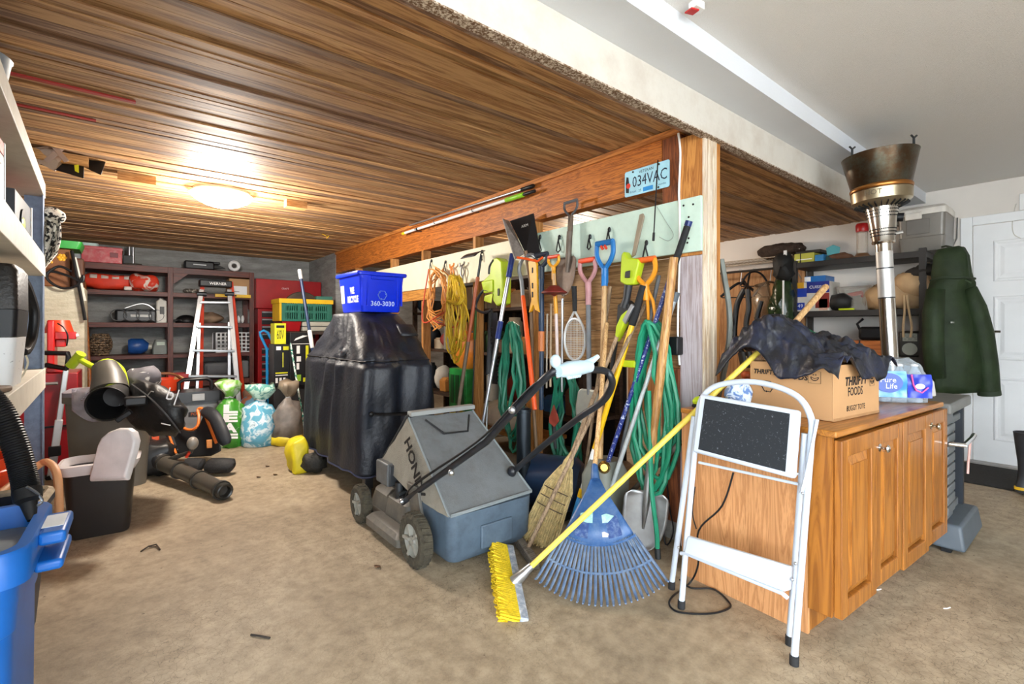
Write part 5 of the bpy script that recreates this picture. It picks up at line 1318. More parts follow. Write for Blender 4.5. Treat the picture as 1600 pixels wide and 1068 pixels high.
# spare wheel-like knob visible under the hem
# blue recycling bin on top
BLUE = mat('#0a32e0', 0.32, var=0.06)
bt = ctop.z + 0.012
rb0 = W(573, 487, Z=bt)
bn_ = thing('recycling_bin', 'bright blue plastic recycling bin standing on the covered grill', 'bin', (1.60, 3.87, bt), 0.02)
NM = RM[bn_]
bw, bl2, bh = 0.40, 0.47, 0.315
def rr4(w, l, z, r=0.03): return ring(-w / 2, w / 2, -l / 2, l / 2, z, r, 4)
sh_ = [rr4(bw * 0.80, bl2 * 0.86, 0.0), rr4(bw * 0.83, bl2 * 0.88, 0.012), rr4(bw * 0.95, bl2 * 0.97, bh - 0.035), rr4(bw * 0.955, bl2 * 0.975, bh - 0.03), rr4(bw * 1.05, bl2 * 1.04, bh - 0.028), rr4(bw * 1.07, bl2 * 1.055, bh - 0.012), rr4(bw * 1.05, bl2 * 1.04, bh), rr4(bw * 0.95, bl2 * 0.96, bh - 0.004), rr4(bw * 0.82, bl2 * 0.86, 0.02)]
MB(NM).loft(sh_).build('tub', BLUE, bn_)
q = MB(NM)
for x in (-0.165, -0.125, 0.125, 0.165):
    q.box((x - 0.006, -bl2 * 0.482, 0.05), (x + 0.006, -bl2 * 0.45, bh - 0.05))
q.build('ribs', BLUE, bn_, smooth=False)
MB(NM).box((-0.1, -bl2 * 0.515, bh - 0.06), (0.1, -bl2 * 0.47, bh - 0.03)).build('end_panel', BLUE, bn_, bevel=0.006)
def facel(y_, z):   # long side facing left (-x)
    x = -(bw / 2) * (0.83 + 0.12 * (z / bh)) - 0.002
    return NM @ wallframe((x, y_, z), (0, -1, 0), (-0.06, 0, 1))
def facef(x, z):
    y_ = -(bl2 / 2) * (0.88 + 0.09 * (z / bh)) - 0.003
    return NM @ wallframe((x, y_, z), (1, 0, 0), (0, -0.045, 1))
text('WE', facel(-0.055, 0.17), INKW, bn_, height=0.055, width=0.085, bold=0.05)
text('RECYCLE', facel(-0.055, 0.10), INKW, bn_, height=0.055, width=0.22, bold=0.05)
text('360-3030', facef(0.005, 0.065), mat('#b9c9ee', 0.5), bn_, width=0.2, bold=0.02)
recycle(facef, 0.0, 0.135, 0.038, mat('#5f7fd0', 0.5), bn_, 0.004)
MB(NM).prism(rrect(0.07, 0.15, 0.006), 0, 0.001, facel(0.14, 0.15).copy() if False else NM.inverted() @ facel(0.15, 0.15)).build('sticker', INKW, bn_, smooth=False)
# yellow strapped tool bag under the left edge of the cover
yb = thing('yellow_bag', 'yellow and black bag of netting on the floor beside the grill', 'bag', W(478, 738, Z=0))
c = W(476, 738, Z=0)
MB().ball((c.x - 0.04, c.y + 0.1, 0.14), (0.07, 0.13, 0.14), 18, 12, sq=0.55, fn=lambda p: p + wob(p, 0.035, 12, 2)).build('bag', mat('#d6c21c', 0.5, var=0.15), yb, angle=180)
MB().ball((c.x + 0.07, c.y - 0.02, 0.085), (0.11, 0.10, 0.085), 18, 12, fn=lambda p: p + wob(p, 0.03, 24, 5)).build('netting', mat('#23211d', 0.7, var=0.5, scale=30, bump=0.8, bscale=50), yb, angle=180)
# ================================================================ BACK SHELVES AND THE PILE ON THE LEFT
REDW = wood('#6b2f20', '#451c14', 'x', 1.0, 0.5, 0.06)
REDWZ = wood('#6b2f20', '#451c14', 'z', 1.0, 0.5, 0.06)
YS0, YS1, XS0, XS1 = 7.85, 8.38, -0.95, 1.46
su = thing('shelving_unit', 'dark red-brown wooden shelving unit against the back concrete wall', 'shelves', ((XS0 + XS1) / 2, (YS0 + YS1) / 2, 0))
SZ = [(0.42, 0.49), (0.815, 0.865), (1.225, 1.285), (1.632, 1.69), (1.945, 2.025)]
xm = W(267, 514, Y=YS0).x
for (a, b_) in SZ: MB().box((XS0, YS0, a), (XS1, YS1, b_)).build('shelf', REDW, su, smooth=False, bevel=0.003)
for x in (XS0, xm - 0.035, XS1 - 0.05):
    MB().box((x, YS0 - 0.012, 0), (x + 0.06, YS0 - 0.0005, 2.02)).build('upright', REDWZ, su, smooth=False, bevel=0.003)
    MB().box((x, YS1 - 0.06, 0), (x + 0.06, YS1 + 0.005, 1.94)).build('rear_upright', REDWZ, su, smooth=False)
MB().prism([(0, 0), (0.16, 0), (0, -0.14)], 0, 0.02, wallframe((xm + 0.03, YS0 + 0.01, 1.944), (1, 0, 0), (0, 0, 1))).build('brace', REDW, su, smooth=False)
def bxw(u0, v0, u1, v1, Y):   # size of a pixel box on a plane across the garage
    a, b_ = W(u0, v1, Y=Y), W(u1, v0, Y=Y); return a, b_
def stand(name, label, cat, u0, u1, zb, h, Y, dep, m, bev=0.006, group=None):
    """a simple upright carton / case resting at height zb"""
    a, b_ = W(u0, 500, Y=Y).x, W(u1, 500, Y=Y).x
    t = thing(name, label, cat, ((a + b_) / 2, Y + dep / 2, zb), group=group)
    MB().box((a, Y, zb), (b_, Y + dep, zb + h)).build('body', m, t, smooth=False, bevel=bev)
    return t, a, b_
e = 0.002
# top of the unit
t, a, b_ = stand('red_toolbox', 'flat translucent red plastic case on top of the shelving unit', 'case', 127, 191, 2.025 + e, 0.20, 7.87, 0.3, mat('#c2333a', 0.35, var=0.15, dirt='#e8c9c4', dirt_amt=0.4, scale=8))
MB().box((a, 7.868, 2.19), (b_ + 0.006, 8.17, 2.215)).build('lid', mat('#d46a6e', 0.3), t, bevel=0.004)
MB().box((b_ - 0.12, 7.862, 2.1), (b_ - 0.04, 7.8695, 2.16)).build('latch', mat('#7d1b22', 0.4), t, bevel=0.003)
t, a, b_ = stand('router_box', 'black case with two silver tubes standing behind it', 'case', 192, 208, 2.025 + e, 0.12, 7.9, 0.2, BLACK)
t, a, b_ = stand('dark_board', 'dark flat board lying under the silver tubes', 'board', 194, 222, 2.025 + e, 0.018, 7.88 - 0.02, 0.015, mat('#3a332a', 0.7))
for k, u in enumerate((202, 208)):
    tag(MB().cyl((W(u, 400, Y=8.15).x, 8.15, 2.029), (W(u, 400, Y=8.15).x, 8.15, 2.29), 0.018, 10).build('silver_tube', STEEL), 'short upright silver tube on the shelving unit, ' + ('left one of two' if k == 0 else 'right one of two'), 'tube')
a_, b2_ = W(288, 421, Y=7.95), W(340, 421, Y=7.95)
t = thing('caulking_machine', 'black power tool case lying on top of the shelving unit', 'tool', ((a_.x + b2_.x) / 2, 7.98, 2.027))
MB().box((a_.x, 7.92, 2.028), (b2_.x - 0.04, 8.08, 2.145)).build('body', BLACK, t, bevel=0.02, seg=3)
MB().box((b2_.x - 0.12, 7.93, 2.115), (b2_.x + 0.03, 8.05, 2.15)).build('top_handle', BLACK, t, bevel=0.008)
MB().box((a_.x + 0.1, 7.915, 2.085), (b2_.x - 0.14, 7.9195, 2.1)).build('pale_strip', mat('#c9ccce', 0.5), t)
MB().tube([(b2_.x - 0.045, 8.0, 2.08), (b2_.x + 0.03, 8.0, 2.085), (b2_.x + 0.1, 8.0, 2.075)], [0.03, 0.02, 0.006], 9).build('nose', mat('#3b3a38', 0.5), t)
c = W(366, 419, Y=7.87)
tag(MB().tube([c + V((0.055 * math.cos(a), 0.0, 0.055 * math.sin(a) + 2.027 + 0.079 - c.z)) for a in [2 * PI * i / 24 for i in range(24)]], 0.023, 8, closed=True).build('tape_roll', WHITE), 'white roll of tape standing on top of the shelving unit', 'tape roll')
t = thing('clear_tote', 'grey clear plastic storage tote above the brown embroidered box', 'tote', (-0.46, 8.1, 2.027))
a, b_ = W(88, 400, Y=7.9).x, W(152, 400, Y=7.9).x
TM = Matrix.Translation(((a + b_) / 2, 8.1, 2.028))
w_ = b_ - a
MB(TM).loft([ring(-w_ * .44, w_ * .44, -0.17, 0.17, 0, 0.03), ring(-w_ * .49, w_ * .49, -0.2, 0.2, 0.20, 0.03)]).build('tub', mat('#a5adae', 0.25, var=0.1), t)
MB(TM).loft([ring(-w_ * .53, w_ * .53, -0.22, 0.22, 0.2005, 0.03), ring(-w_ * .53, w_ * .53, -0.22, 0.22, 0.235, 0.03)]).build('lid', mat('#b9d3ce', 0.3), t)
# second row: orange vests
OV = mat('#dc3a1e', 0.6, var=0.15, bump=0.3, bscale=30)
a, b_ = W(133, 456, Y=7.9), W(246, 458, Y=7.9)
def vestbag(name, label, x0, x1, z0, h, Y, m, seed, grp=None):
    cx, cz = (x0 + x1) / 2, z0 + h / 2
    t = thing(name, label, 'life vest', (cx, Y, z0))
    MB().ball((cx, Y, cz), ((x1 - x0) / 2, 0.15, h / 2), 28, 16, sq=0.55, fn=lambda p: V((p.x, p.y, max(z0 + 0.001, p.z))) + V((0, 1, 1)) * 0.035 * noise.noise(p * 8 + V((seed, 0, 0)))).build('pad', m, t, angle=180)
    return t
t = vestbag('life_vest', 'long folded orange life vest with reflective squares on the upper shelf', a.x - 0.05, b_.x - 0.1, 1.705, 0.20, 8.05, OV, 1)
for k, u in enumerate((140, 158, 175, 194, 213)):
    x = W(u, 425, Y=7.9).x
    MB().grid(lambda s_, q2: V((x + 0.07 * s_, 7.93 - 0.035 * math.sin(q2 * 1.5), 1.885 - 0.05 * q2 + 0.0)), 3, 4).build('reflective_patch', mat('#d9cdc4', 0.4), t, thick=0.006)
t = vestbag('life_vest', 'crumpled orange and white life vest end at the shelf front', W(200, 450, Y=7.86).x, b_.x + 0.02, 1.70, 0.21, 7.98, blotch('#dc3a1e', '#e6d6cc', 9, 0.58, 0.6), 7)
for u in (200,): MB().cbox((W(u, 448, Y=7.82).x, 7.86, 1.72), (0.08, 0.03, 0.05)).build('reflective_patch', mat('#d9cdc4', 0.4), t, bevel=0.01)
# third row: black inflator + white jug; fourth row: blue tank, charger, basket
a, b_ = W(171, 500, Y=7.95).x, W(246, 500, Y=7.95).x
t = thing('black_compressor', 'black tangled compressor with hoses on the middle shelf', 'compressor', ((a + b_) / 2, 8.05, 1.287))
MB().box((a + 0.05, 7.95, 1.288), (b_, 8.2, 1.46)).build('body', mat('#1b1c1e', 0.4, var=0.3), t, bevel=0.03, seg=3)
q = MB()
for k in range(4): q.tube([V((a + 0.09 + k * 0.13 + 0.08 * math.cos(s), 7.935, 1.38 + 0.075 * math.sin(s))) for s in [2 * PI * i / 14 for i in range(15)]], 0.007, 5)
q.build('hose_loops', mat('#5f6264', 0.4), t)
q = MB(); q.tube(cat_rom([(a + 0.15, 8.0, 1.47), (a + 0.3, 8.0, 1.53), (b_ - 0.1, 8.0, 1.52), (b_ - 0.03, 8.0, 1.46)], 4), 0.012, 7); q.build('carry_handle', mat('#9a9c9e', 0.3, 0.7), t)
MB().box((b_ - 0.28, 7.944, 1.36), (b_ - 0.06, 7.9495, 1.39)).build('label_strip', mat('#c9cbc8', 0.5), t)
a, b_ = W(244, 500, Y=7.93).x, W(261, 500, Y=7.93).x
t = thing('white_jug', 'white plastic outboard tank standing beside the black compressor', 'jug', ((a + b_) / 2, 8.0, 1.287))
MB().loft([ring(a, b_, 7.93, 8.1, 1.288, 0.02), ring(a, b_, 7.93, 8.1, 1.57, 0.02), ring(a + 0.05, b_ - 0.06, 7.95, 8.06, 1.62, 0.02)]).build('body', mat('#dcd9d0', 0.45), t)
MB().box(((a + b_) / 2 - 0.02, 7.924, 1.4), (b_ - 0.03, 7.9295, 1.5)).build('label_print', mat('#4b4a48', 0.5), t)
a, b_ = W(200, 540, Y=7.95).x, W(232, 540, Y=7.95).x
t = thing('blue_tank', 'blue plastic tank lying on the lower shelf', 'tank', ((a + b_) / 2, 8.05, 0.867))
MB().tube([(a, 8.05, 0.975), (a + 0.03, 8.05, 0.975), (b_ - 0.06, 8.05, 0.975), (b_, 8.05, 0.965)], [0.085, 0.105, 0.10, 0.05], 16).build('body', mat('#1f4f96', 0.4, var=0.15), t)
MB().tube([(b_, 8.05, 0.965), (b_ + 0.04, 8.05, 0.965)], 0.035, 10).build('cap', mat('#c9c7b8', 0.5), t)
a, b_ = W(238, 540, Y=7.93).x, W(262, 540, Y=7.93).x
t = thing('battery_charger', 'grey battery charger beside the blue tank', 'charger', ((a + b_) / 2, 8.0, 0.867))
MB().loft([ring(a, b_, 7.93, 8.13, 0.868, 0.02), ring(a, b_, 7.93, 8.13, 0.95, 0.02), ring(a + 0.03, b_ - 0.01, 7.96, 8.12, 1.06, 0.02)]).build('body', mat('#6f7672', 0.5), t)
MB().box((a + 0.045, 7.938, 0.985), (b_ - 0.03, 7.956, 1.03)).build('display', mat('#c4d2c2', 0.5), t, bevel=0.003)
c = W(157, 551, Y=7.55); c = V((W(157, 551, Y=7.95).x, 7.95, 1.008))
t = thing('wicker_basket', 'round woven basket at the left end of the lower shelf', 'basket', (c.x, 7.98, 0.867))
for k in range(9):
    z_ = -0.12 + k * 0.03; r = 0.06 + 0.05 * math.sin((k + 1) / 10 * PI)
    MB().tube([(c.x + r * math.cos(s), 7.98 + r * math.sin(s), c.z + z_ + 0.006 * math.sin(s * 8 + k * PI)) for s in [2 * PI * i / 32 for i in range(32)]], 0.012, 5, closed=True).build('woven_row', blotch('#a58a6c', '#3c2d20', 60, 0.5, 0.7), t)
MB().lathe([(0.0, -0.14), (0.06, -0.13)], 12, Matrix.Translation((c.x, 7.98, c.z))).build('base', mat('#6f563e', 0.7), t)
# right bay small stuff
t, a, b_ = stand('cardboard_carton', 'brown carton behind the ladder on the upper right shelf', 'box', 358, 392, 1.692, 0.24, 7.95, 0.3, CARD)
t, a, b_ = stand('white_carton', 'small white carton in front of the brown carton', 'box', 364, 386, 1.692, 0.13, 7.9, 0.045, WHITE, 0.003)
MB().box((a + 0.01, 7.896, 1.735), (b_ - 0.1, 7.8998, 1.742)).build('print_line', INK, t)
t, a, b_ = stand('spirit_level', 'yellow spirit level lying along the shelf front behind the ladder', 'level', 336, 392, 1.65, 0.045, 7.80, 0.025, YELLOW, 0.003)
MB().box(((a + b_) / 2 - 0.04, 7.797, 1.665), ((a + b_) / 2 + 0.04, 7.7998, 1.685)).build('vial', INK, t)
for ch in (t,): pass
t = thing('baseball_hat', 'black peaked cap on the right middle shelf', 'hat', (W(292, 505, Y=7.95).x, 8.0, 1.287))
c = W(292, 505, Y=7.95)
MB().ball((c.x, 8.02, 1.30), (0.13, 0.12, 0.1), 14, 10, fn=lambda p: V((p.x, p.y, max(1.2875, p.z)))).build('crown', BLACK, t)
MB().grid(lambda s_, q2: V((c.x - 0.13 + 0.1 * s_ - 0.1 * q2, 7.92 + 0.02 * q2, 1.30 + 0.03 * math.sin(s_ * PI))), 5, 4).build('peak', BLACK, t, thick=0.004)
c = W(329, 500, Y=8.0)
tag(MB().ball((c.x, 8.03, 1.36), (0.16, 0.12, 0.075), 18, 12, fn=lambda p: p + wob(p, 0.03, 16, 4)).build('rag_heap', mat('#9a7f66', 0.85, var=0.25), angle=180), 'heap of brown rags behind the ladder rungs', 'rags')
c = W(377, 500, Y=7.9)
t = thing('white_gloves', 'pair of small white work gloves on the right middle shelf', 'gloves', (c.x, 7.95, 1.287))
for k in (-1, 1): MB().ball((c.x + k * 0.025, 7.95, 1.345), (0.022, 0.02, 0.055), 10, 8, fn=lambda p: p + wob(p, 0.008, 30, k)).build('glove', WHITE, t, angle=180)
# white slatted crate
t = thing('wire_crate', 'white open-grid plastic crate behind the ladder on the lower shelf', 'crate', (W(362, 530, Y=7.95).x, 8.05, 0.867))
a, b_ = W(338, 530, Y=7.92).x, W(391, 530, Y=7.92).x
for (y_, nm) in ((7.92, 'front_grid'), (8.25, 'rear_grid')):
    q = MB()
    for k in range(9): x = a + (b_ - a) * k / 8; q.box((x - 0.007, y_, 0.868), (x + 0.007, y_ + 0.012, 1.145))
    for k in range(6): z_ = 0.868 + 0.272 * k / 5; q.box((a, y_ - 0.001, z_), (b_, y_ + 0.011, z_ + 0.012))
    q.build(nm, WHITE, t, smooth=False)
for x in (a, b_ - 0.01): MB().box((x, 7.933, 0.868), (x + 0.01, 8.249, 1.145)).build('side', mat('#8d8f92', 0.5), t, smooth=False)
t, a, b_ = stand('grey_case', 'grey rounded power tool case on the bottom right shelf', 'case', 318, 366, 0.492, 0.24, 7.93, 0.3, mat('#55575a', 0.5, var=0.15), 0.05)
t, a, b_ = stand('grey_box', 'light grey plastic box at the right end of the bottom shelf', 'box', 372, 389, 0.492, 0.25, 7.95, 0.3, mat('#6d6f70', 0.5), 0.02)
c = W(300, 458, Y=7.9)
tag(MB().ball((c.x, 7.95, 1.725), (0.1, 0.08, 0.032), 14, 8, fn=lambda p: p + wob(p, 0.02, 20, 2)).build('cord_bundle', blotch('#5d564f', '#d8d2c8', 40, 0.55, 0.7), angle=180), 'small pale bundle of cord left of the ladder top', 'cord bundle')
# red mesh basket and orange tub low in front of the left bay
t = thing('red_basket', 'dark red slotted plastic basket at the foot of the shelving', 'basket', W(279, 600, Y=7.0))
a, b_ = W(264, 600, Y=7.0), W(294, 600, Y=7.0); zb, zt_ = 0.26, 0.66
for y_ in (7.0, 7.3):
    q = MB()
    for k in range(10): x = a.x + (b_.x - a.x) * k / 9; q.box((x - 0.008, y_, zb), (x + 0.008, y_ + 0.01, zt_))
    q.box((a.x, y_ - 0.004, zt_ - 0.05), (b_.x, y_ + 0.014, zt_)); q.box((a.x, y_ - 0.002, zb), (b_.x, y_ + 0.012, zb + 0.17))
    q.build('slotted_side', mat('#a81f1c', 0.4), t, smooth=False)
for x in (a.x, b_.x - 0.01): MB().box((x, 7.015, zb), (x + 0.01, 7.298, zt_)).build('end', mat('#a81f1c', 0.4), t, smooth=False)
tag(MB().box((a.x - 0.05, 6.98, 0.0), (b_.x + 0.05, 7.35, 0.258)).build('storage_box', mat('#3c3632', 0.7), bevel=0.006), 'dark storage box under the red slotted basket', 'box')
t = thing('orange_tub', 'orange flexible tub with a brown strap handle beside the black bag', 'tub', W(255, 600, Y=6.3))
c = W(253, 600, Y=6.3)
MB().lathe([(0.0, 0.0), (0.15, 0.0), (0.2, 0.3), (0.205, 0.31), (0.19, 0.305), (0.14, 0.02), (0, 0.02)], 22, Matrix.Translation((c.x, 6.35, 0.36))).build('tub', mat('#d9431f', 0.45, var=0.1), t)
MB().tube(cat_rom([(c.x - 0.19, 6.3, 0.66), (c.x - 0.1, 6.2, 0.73), (c.x + 0.08, 6.2, 0.73), (c.x + 0.17, 6.3, 0.66)], 5), 0.014, 7).build('handle', mat('#7a4a2c', 0.6), t)
tag(MB().box((c.x - 0.2, 6.2, 0.0), (c.x + 0.2, 6.5, 0.358)).build('plastic_crate', mat('#4a4743', 0.7), bevel=0.006), 'dark plastic crate under the orange tub', 'crate')

# --- multi-position ladder
ld = thing('step_ladder', 'silver and orange multi-position ladder opened before the shelving', 'ladder', W(335, 662, Y=7.1))
SIL = mat('#c3c6c9', 0.3, 0.75, var=0.06); LOR = mat('#d8401f', 0.45, var=0.08)
fl = (W(315, 452, Y=7.28), W(291, 605, Y=7.0)); frt = (W(358, 452, Y=7.28), W(371, 605, Y=7.0))
def down(p, q2): 
    f = p.z / (p.z - q2.z); return p.lerp(q2, f)
fl = (fl[0], down(*fl)); frt = (frt[0], down(*frt))
for (p, q2) in (fl, frt): MB().bar(p, q2, 0.055, 0.03, (1, 0, 0)).build('front_rail', SIL, ld, bevel=0.004)
il = (W(313, 452, Y=7.3), W(308, 605, Y=7.12)); ir = (W(358, 452, Y=7.3), W(358, 605, Y=7.12))
for (p, q2) in (il, ir):
    q2 = down(p, q2); MB().bar(p.lerp(q2, 0.25), q2, 0.035, 0.03, (1, 0, 0)).build('inner_rail', SIL, ld, bevel=0.003)
for (u0, v0, u1, v1) in ((316, 440, 314, 590), (361, 440, 379, 605)):
    p, q2 = W(u0, v0, Y=7.36), W(u1, v1, Y=7.68); MB().bar(p, down(p, q2), 0.045, 0.035, (1, 0, 0)).build('rear_rail', LOR, ld, bevel=0.004)
for v in (473, 512, 549, 588, 630):
    f = (v - 452) / (605 - 452)
    a, b_ = fl[0].lerp(W(291, 605, Y=7.0), f), frt[0].lerp(W(371, 605, Y=7.0), f)
    MB().bar(a, b_, 0.07 if v > 480 else 0.055, 0.028, (0, 1, 0)).build('rung', mat('#a9acaf', 0.35, 0.6, var=0.1), ld, bevel=0.004)
a, b_ = W(313, 442, Y=7.27), W(361, 442, Y=7.27)
MB().box((a.x - 0.01, 7.24, a.z - 0.04), (b_.x + 0.01, 7.4, a.z + 0.045)).build('top_cap', BLACK, ld, bevel=0.012)
text('WERNER', wallframe(((a.x + b_.x) / 2 + 0.02, 7.238, a.z), (1, 0, 0), (0, 0, 1)), INKW, ld, width=0.19)
for p in (fl[0], frt[0]): MB().cyl(p + V((-0.05, -0.02, -0.06)), p + V((0.05, -0.02, -0.06)), 0.03, 10).build('hinge', DKSTEEL, ld)

# --- red roller chest behind the boxes
tcx0, tcx1 = 1.50, 2.36
tc = thing('tool_chest', 'tall red roller tool chest with black drawers in the back corner', 'tool chest', ((tcx0 + tcx1) / 2, 8.0, 0))
RDC = mat('#9c1218', 0.32, var=0.1)
MB().box((tcx0 + 0.0, 7.74, 0.08), (tcx1, 8.3, 1.50)).build('cabinet', RDC, tc, smooth=False, bevel=0.008)
MB().box((tcx0 - 0.03, 7.70, 1.501), (tcx1 + 0.02, 8.3, 1.93)).build('top_box', RDC, tc, smooth=False, bevel=0.008)
MB().box((tcx0 - 0.02, 7.72, 0.0), (tcx0 + 0.1, 7.8, 0.079)).build('caster', BLACK, tc); MB().box((tcx1 - 0.1, 7.72, 0.0), (tcx1, 7.8, 0.079)).build('caster', BLACK, tc)
MB().box((tcx0 + 0.25, 7.69, 1.60), (tcx0 + 0.55, 7.6995, 1.62)).build('lid_handle', STEEL, tc)
text('CRAFT', wallframe((tcx0 + 0.36, 7.6985, 1.80), (1, 0, 0), (0, 0, 1)), INKW, tc, width=0.1)
for k in range(12):
    z_ = 0.2 + k * 0.107
    if k == 7: continue
    d_ = MB().box((tcx0 + 0.05, 7.725, z_), (tcx1 - 0.06, 7.7395, z_ + 0.085)).build('drawer', mat('#1d1d20', 0.35), tc, bevel=0.003)
    MB().box((tcx0 + 0.055, 7.712, z_ + 0.06), (tcx1 - 0.065, 7.7245, z_ + 0.08)).build('drawer_pull', STEEL, d_)
# --- blue hand truck
BT = mat('#1f8fd0', 0.4, var=0.06)
hk = thing('hand_truck', 'light blue tubular hand truck standing before the tool chest', 'hand truck', W(424, 660, Y=6.7))
Y0 = 6.7
def PY(u, v, Y=Y0): return W(u, v, Y=Y)
q = MB(); q.tube([PY(418, 665), PY(417, 545), PY(407, 524), PY(406, 519), PY(412, 516), PY(418, 519), PY(430, 541), PY(431, 670)], 0.017, 8); q.build('frame', BT, hk)
for v in (545, 583, 622): MB().tube([PY(418, v), PY(431, v + 1)], 0.014, 7).build('cross_bar', BT, hk)
a = PY(424, 668); MB().box((a.x - 0.12, 6.5, 0.002), (a.x + 0.12, 6.72, 0.012)).build('toe_plate', BT, hk)
for s in (-1, 1): MB().tube([(a.x + s * 0.14, 6.78, 0.1), (a.x + s * 0.19, 6.78, 0.1)], 0.1, 16).build('wheel', RUBBER, hk)
MB().cyl((a.x - 0.14, 6.78, 0.1), (a.x + 0.14, 6.78, 0.1), 0.012, 8).build('axle', STEEL, hk)
# --- bench with crate, dome, case; cartons in front
bnx0, bnx1 = W(440, 500, Y=6.55).x, 2.36
wbn = thing('work_bench', 'dark narrow bench in the back corner carrying the green crate', 'bench', ((bnx0 + bnx1) / 2, 6.8, 0))
MB().box((bnx0, 6.5, 1.13), (bnx1, 7.05, 1.17)).build('top', mat('#3a2d26', 0.6), wbn, bevel=0.004)
for (x, y_) in ((bnx0 + .03, 6.53), (bnx1 - .03, 6.53), (bnx0 + .03, 7.0), (bnx1 - .03, 7.0)): MB().box((x - .025, y_ - .025, 0), (x + .025, y_ + .025, 1.13)).build('leg', mat('#2e2723', 0.6), wbn)
t = thing('red_tray', 'red metal tray under the left end of the green crate', 'tray', ((bnx0 + 0.2), 6.7, 1.172))
xm2 = W(472, 500, Y=6.5).x
MB().taper(((bnx0 + xm2) / 2, 6.75, 1.172), (xm2 - bnx0 - 0.04, 0.42), (xm2 - bnx0, 0.46), 0.13).build('tray', RDC, t, bevel=0.005)
t = thing('pale_case', 'pale grey hard case under the right end of the green crate', 'case', (xm2 + 0.25, 6.7, 1.172))
MB().box((xm2 + 0.01, 6.52, 1.172), (bnx1 - 0.02, 6.9, 1.302)).build('shell', mat('#b3b2a6', 0.5, var=0.06), t, bevel=0.02, seg=3)
MB().box((xm2 + 0.005, 6.512, 1.235), (bnx1 - 0.015, 6.905, 1.243)).build('seam', DKSTEEL, t)
ca, cbx = W(437, 500, Y=6.5).x, W(519, 500, Y=6.5).x
t = thing('green_crate', 'green slotted crate with a bright yellow rim on the bench', 'crate', ((ca + cbx) / 2, 6.7, 1.304))
GRC = mat('#1f6a5a', 0.45, var=0.1)
for (y_, nm) in ((6.5, 'front_side'), (6.88, 'rear_side')):
    q = MB(); n_ = 22
    for k in range(n_ + 1): x = ca + 0.03 + (cbx - ca - 0.06) * k / n_; q.box((x - 0.006, y_, 1.304), (x + 0.006, y_ + 0.012, 1.53))
    for z_ in (1.304, 1.41, 1.50): q.box((ca + 0.03, y_ - 0.002, z_), (cbx - 0.03, y_ + 0.01, z_ + 0.025))
    for k in range(4): x = ca + 0.03 + (cbx - ca - 0.1) * k / 3; q.box((x, y_ - 0.003, 1.304), (x + 0.04, y_ + 0.011, 1.53))
    q.build(nm, GRC, t, smooth=False)
for (x0, x1) in ((ca, ca + 0.05), (cbx - 0.03, cbx)):
    MB().box((x0, 6.51, 1.304), (x1, 6.885, 1.53)).build('end', YELLOW if x0 == ca else GRC, t, bevel=0.004)
q = MB()
q.box((ca - 0.01, 6.485, 1.53), (cbx + 0.01, 6.53, 1.585)); q.box((ca - 0.01, 6.86, 1.53), (cbx + 0.01, 6.905, 1.585)); q.box((ca - 0.01, 6.53, 1.53), (ca + 0.04, 6.86, 1.585)); q.box((cbx - 0.04, 6.53, 1.53), (cbx + 0.01, 6.86, 1.585))
q.build('rim', YELLOW, t, smooth=False)
c = W(472, 466, Y=7.1)
tag(MB().lathe([(0.0, 0.02), (0.1, 0.015), (0.2, 0.006), (0.25, 0.0), (0.26, -0.012), (0.0, -0.012)][::-1], 32, frame((c.x, 7.08, 1.47), (-0.1, -1, 0.12))).build('round_lid', mat('#5d5348', 0.35, 0.4, var=0.2)), 'brown round lid standing behind the green crate', 'lid')
c = W(503, 462, Y=7.0)
tag(MB().box((c.x - 0.1, 6.92, 1.172), (c.x + 0.12, 7.0, 1.66)).build('teal_board', mat('#3f7f70', 0.6), bevel=0.005), 'teal board standing behind the right end of the green crate', 'board')
def carton(name, label, u0, u1, Y, dep, z0, z1, m, prints=()):
    t, a, b_ = stand(name, label, 'box', u0, u1, z0, z1 - z0, Y, dep, m, 0.004)
    for (x0, x1, q0, q1, mm) in prints:
        MB().box((a + (b_ - a) * x0, Y - 0.002, z0 + (z1 - z0) * q0), (a + (b_ - a) * x1, Y - 0.0004, z0 + (z1 - z0) * q1)).build('print', mm, t, smooth=False)
    return t, a, b_
BKB = mat('#17181b', 0.4, var=0.2); YLP = mat('#d9d81e', 0.45)
ped = tag(MB().box((W(428, 500, Y=6.2).x, 6.22, 0), (W(486, 500, Y=6.2).x, 6.48, 0.52)).build('black_stand', mat('#1f1f21', 0.6), bevel=0.01), 'black low stand under the printed black cartons', 'stand')
carton('black_carton', 'tall black carton with white and yellow print left of the wide one', 428, 452, 6.2, 0.26, 0.522, 1.02, BKB, [(0.15, 0.45, 0.86, 0.95, INKW), (0.6, 0.95, 0.86, 0.95, YLP), (0.1, 0.9, 0.3, 0.33, YLP), (0.1, 0.9, 0.25, 0.27, INKW), (0.1, 0.25, 0.08, 0.2, INKW), (0.35, 0.5, 0.08, 0.2, INKW), (0.6, 0.75, 0.08, 0.2, INKW), (0.55, 0.62, 0.45, 0.8, mat('#c7c43a', 0.5))])
t, a, b_ = carton('yellow_carton', 'bright yellow box with black lettering on top of the black carton', 429, 447, 6.2, 0.2, 1.022, 1.27, YLP, [(0.15, 0.85, 0.78, 0.9, INK)])
text('60V', wallframe(((a + b_) / 2, 6.1985, 1.13), (1, 0, 0), (0, 0, 1)), INK, t, width=(b_ - a) * 0.62, height=0.11)
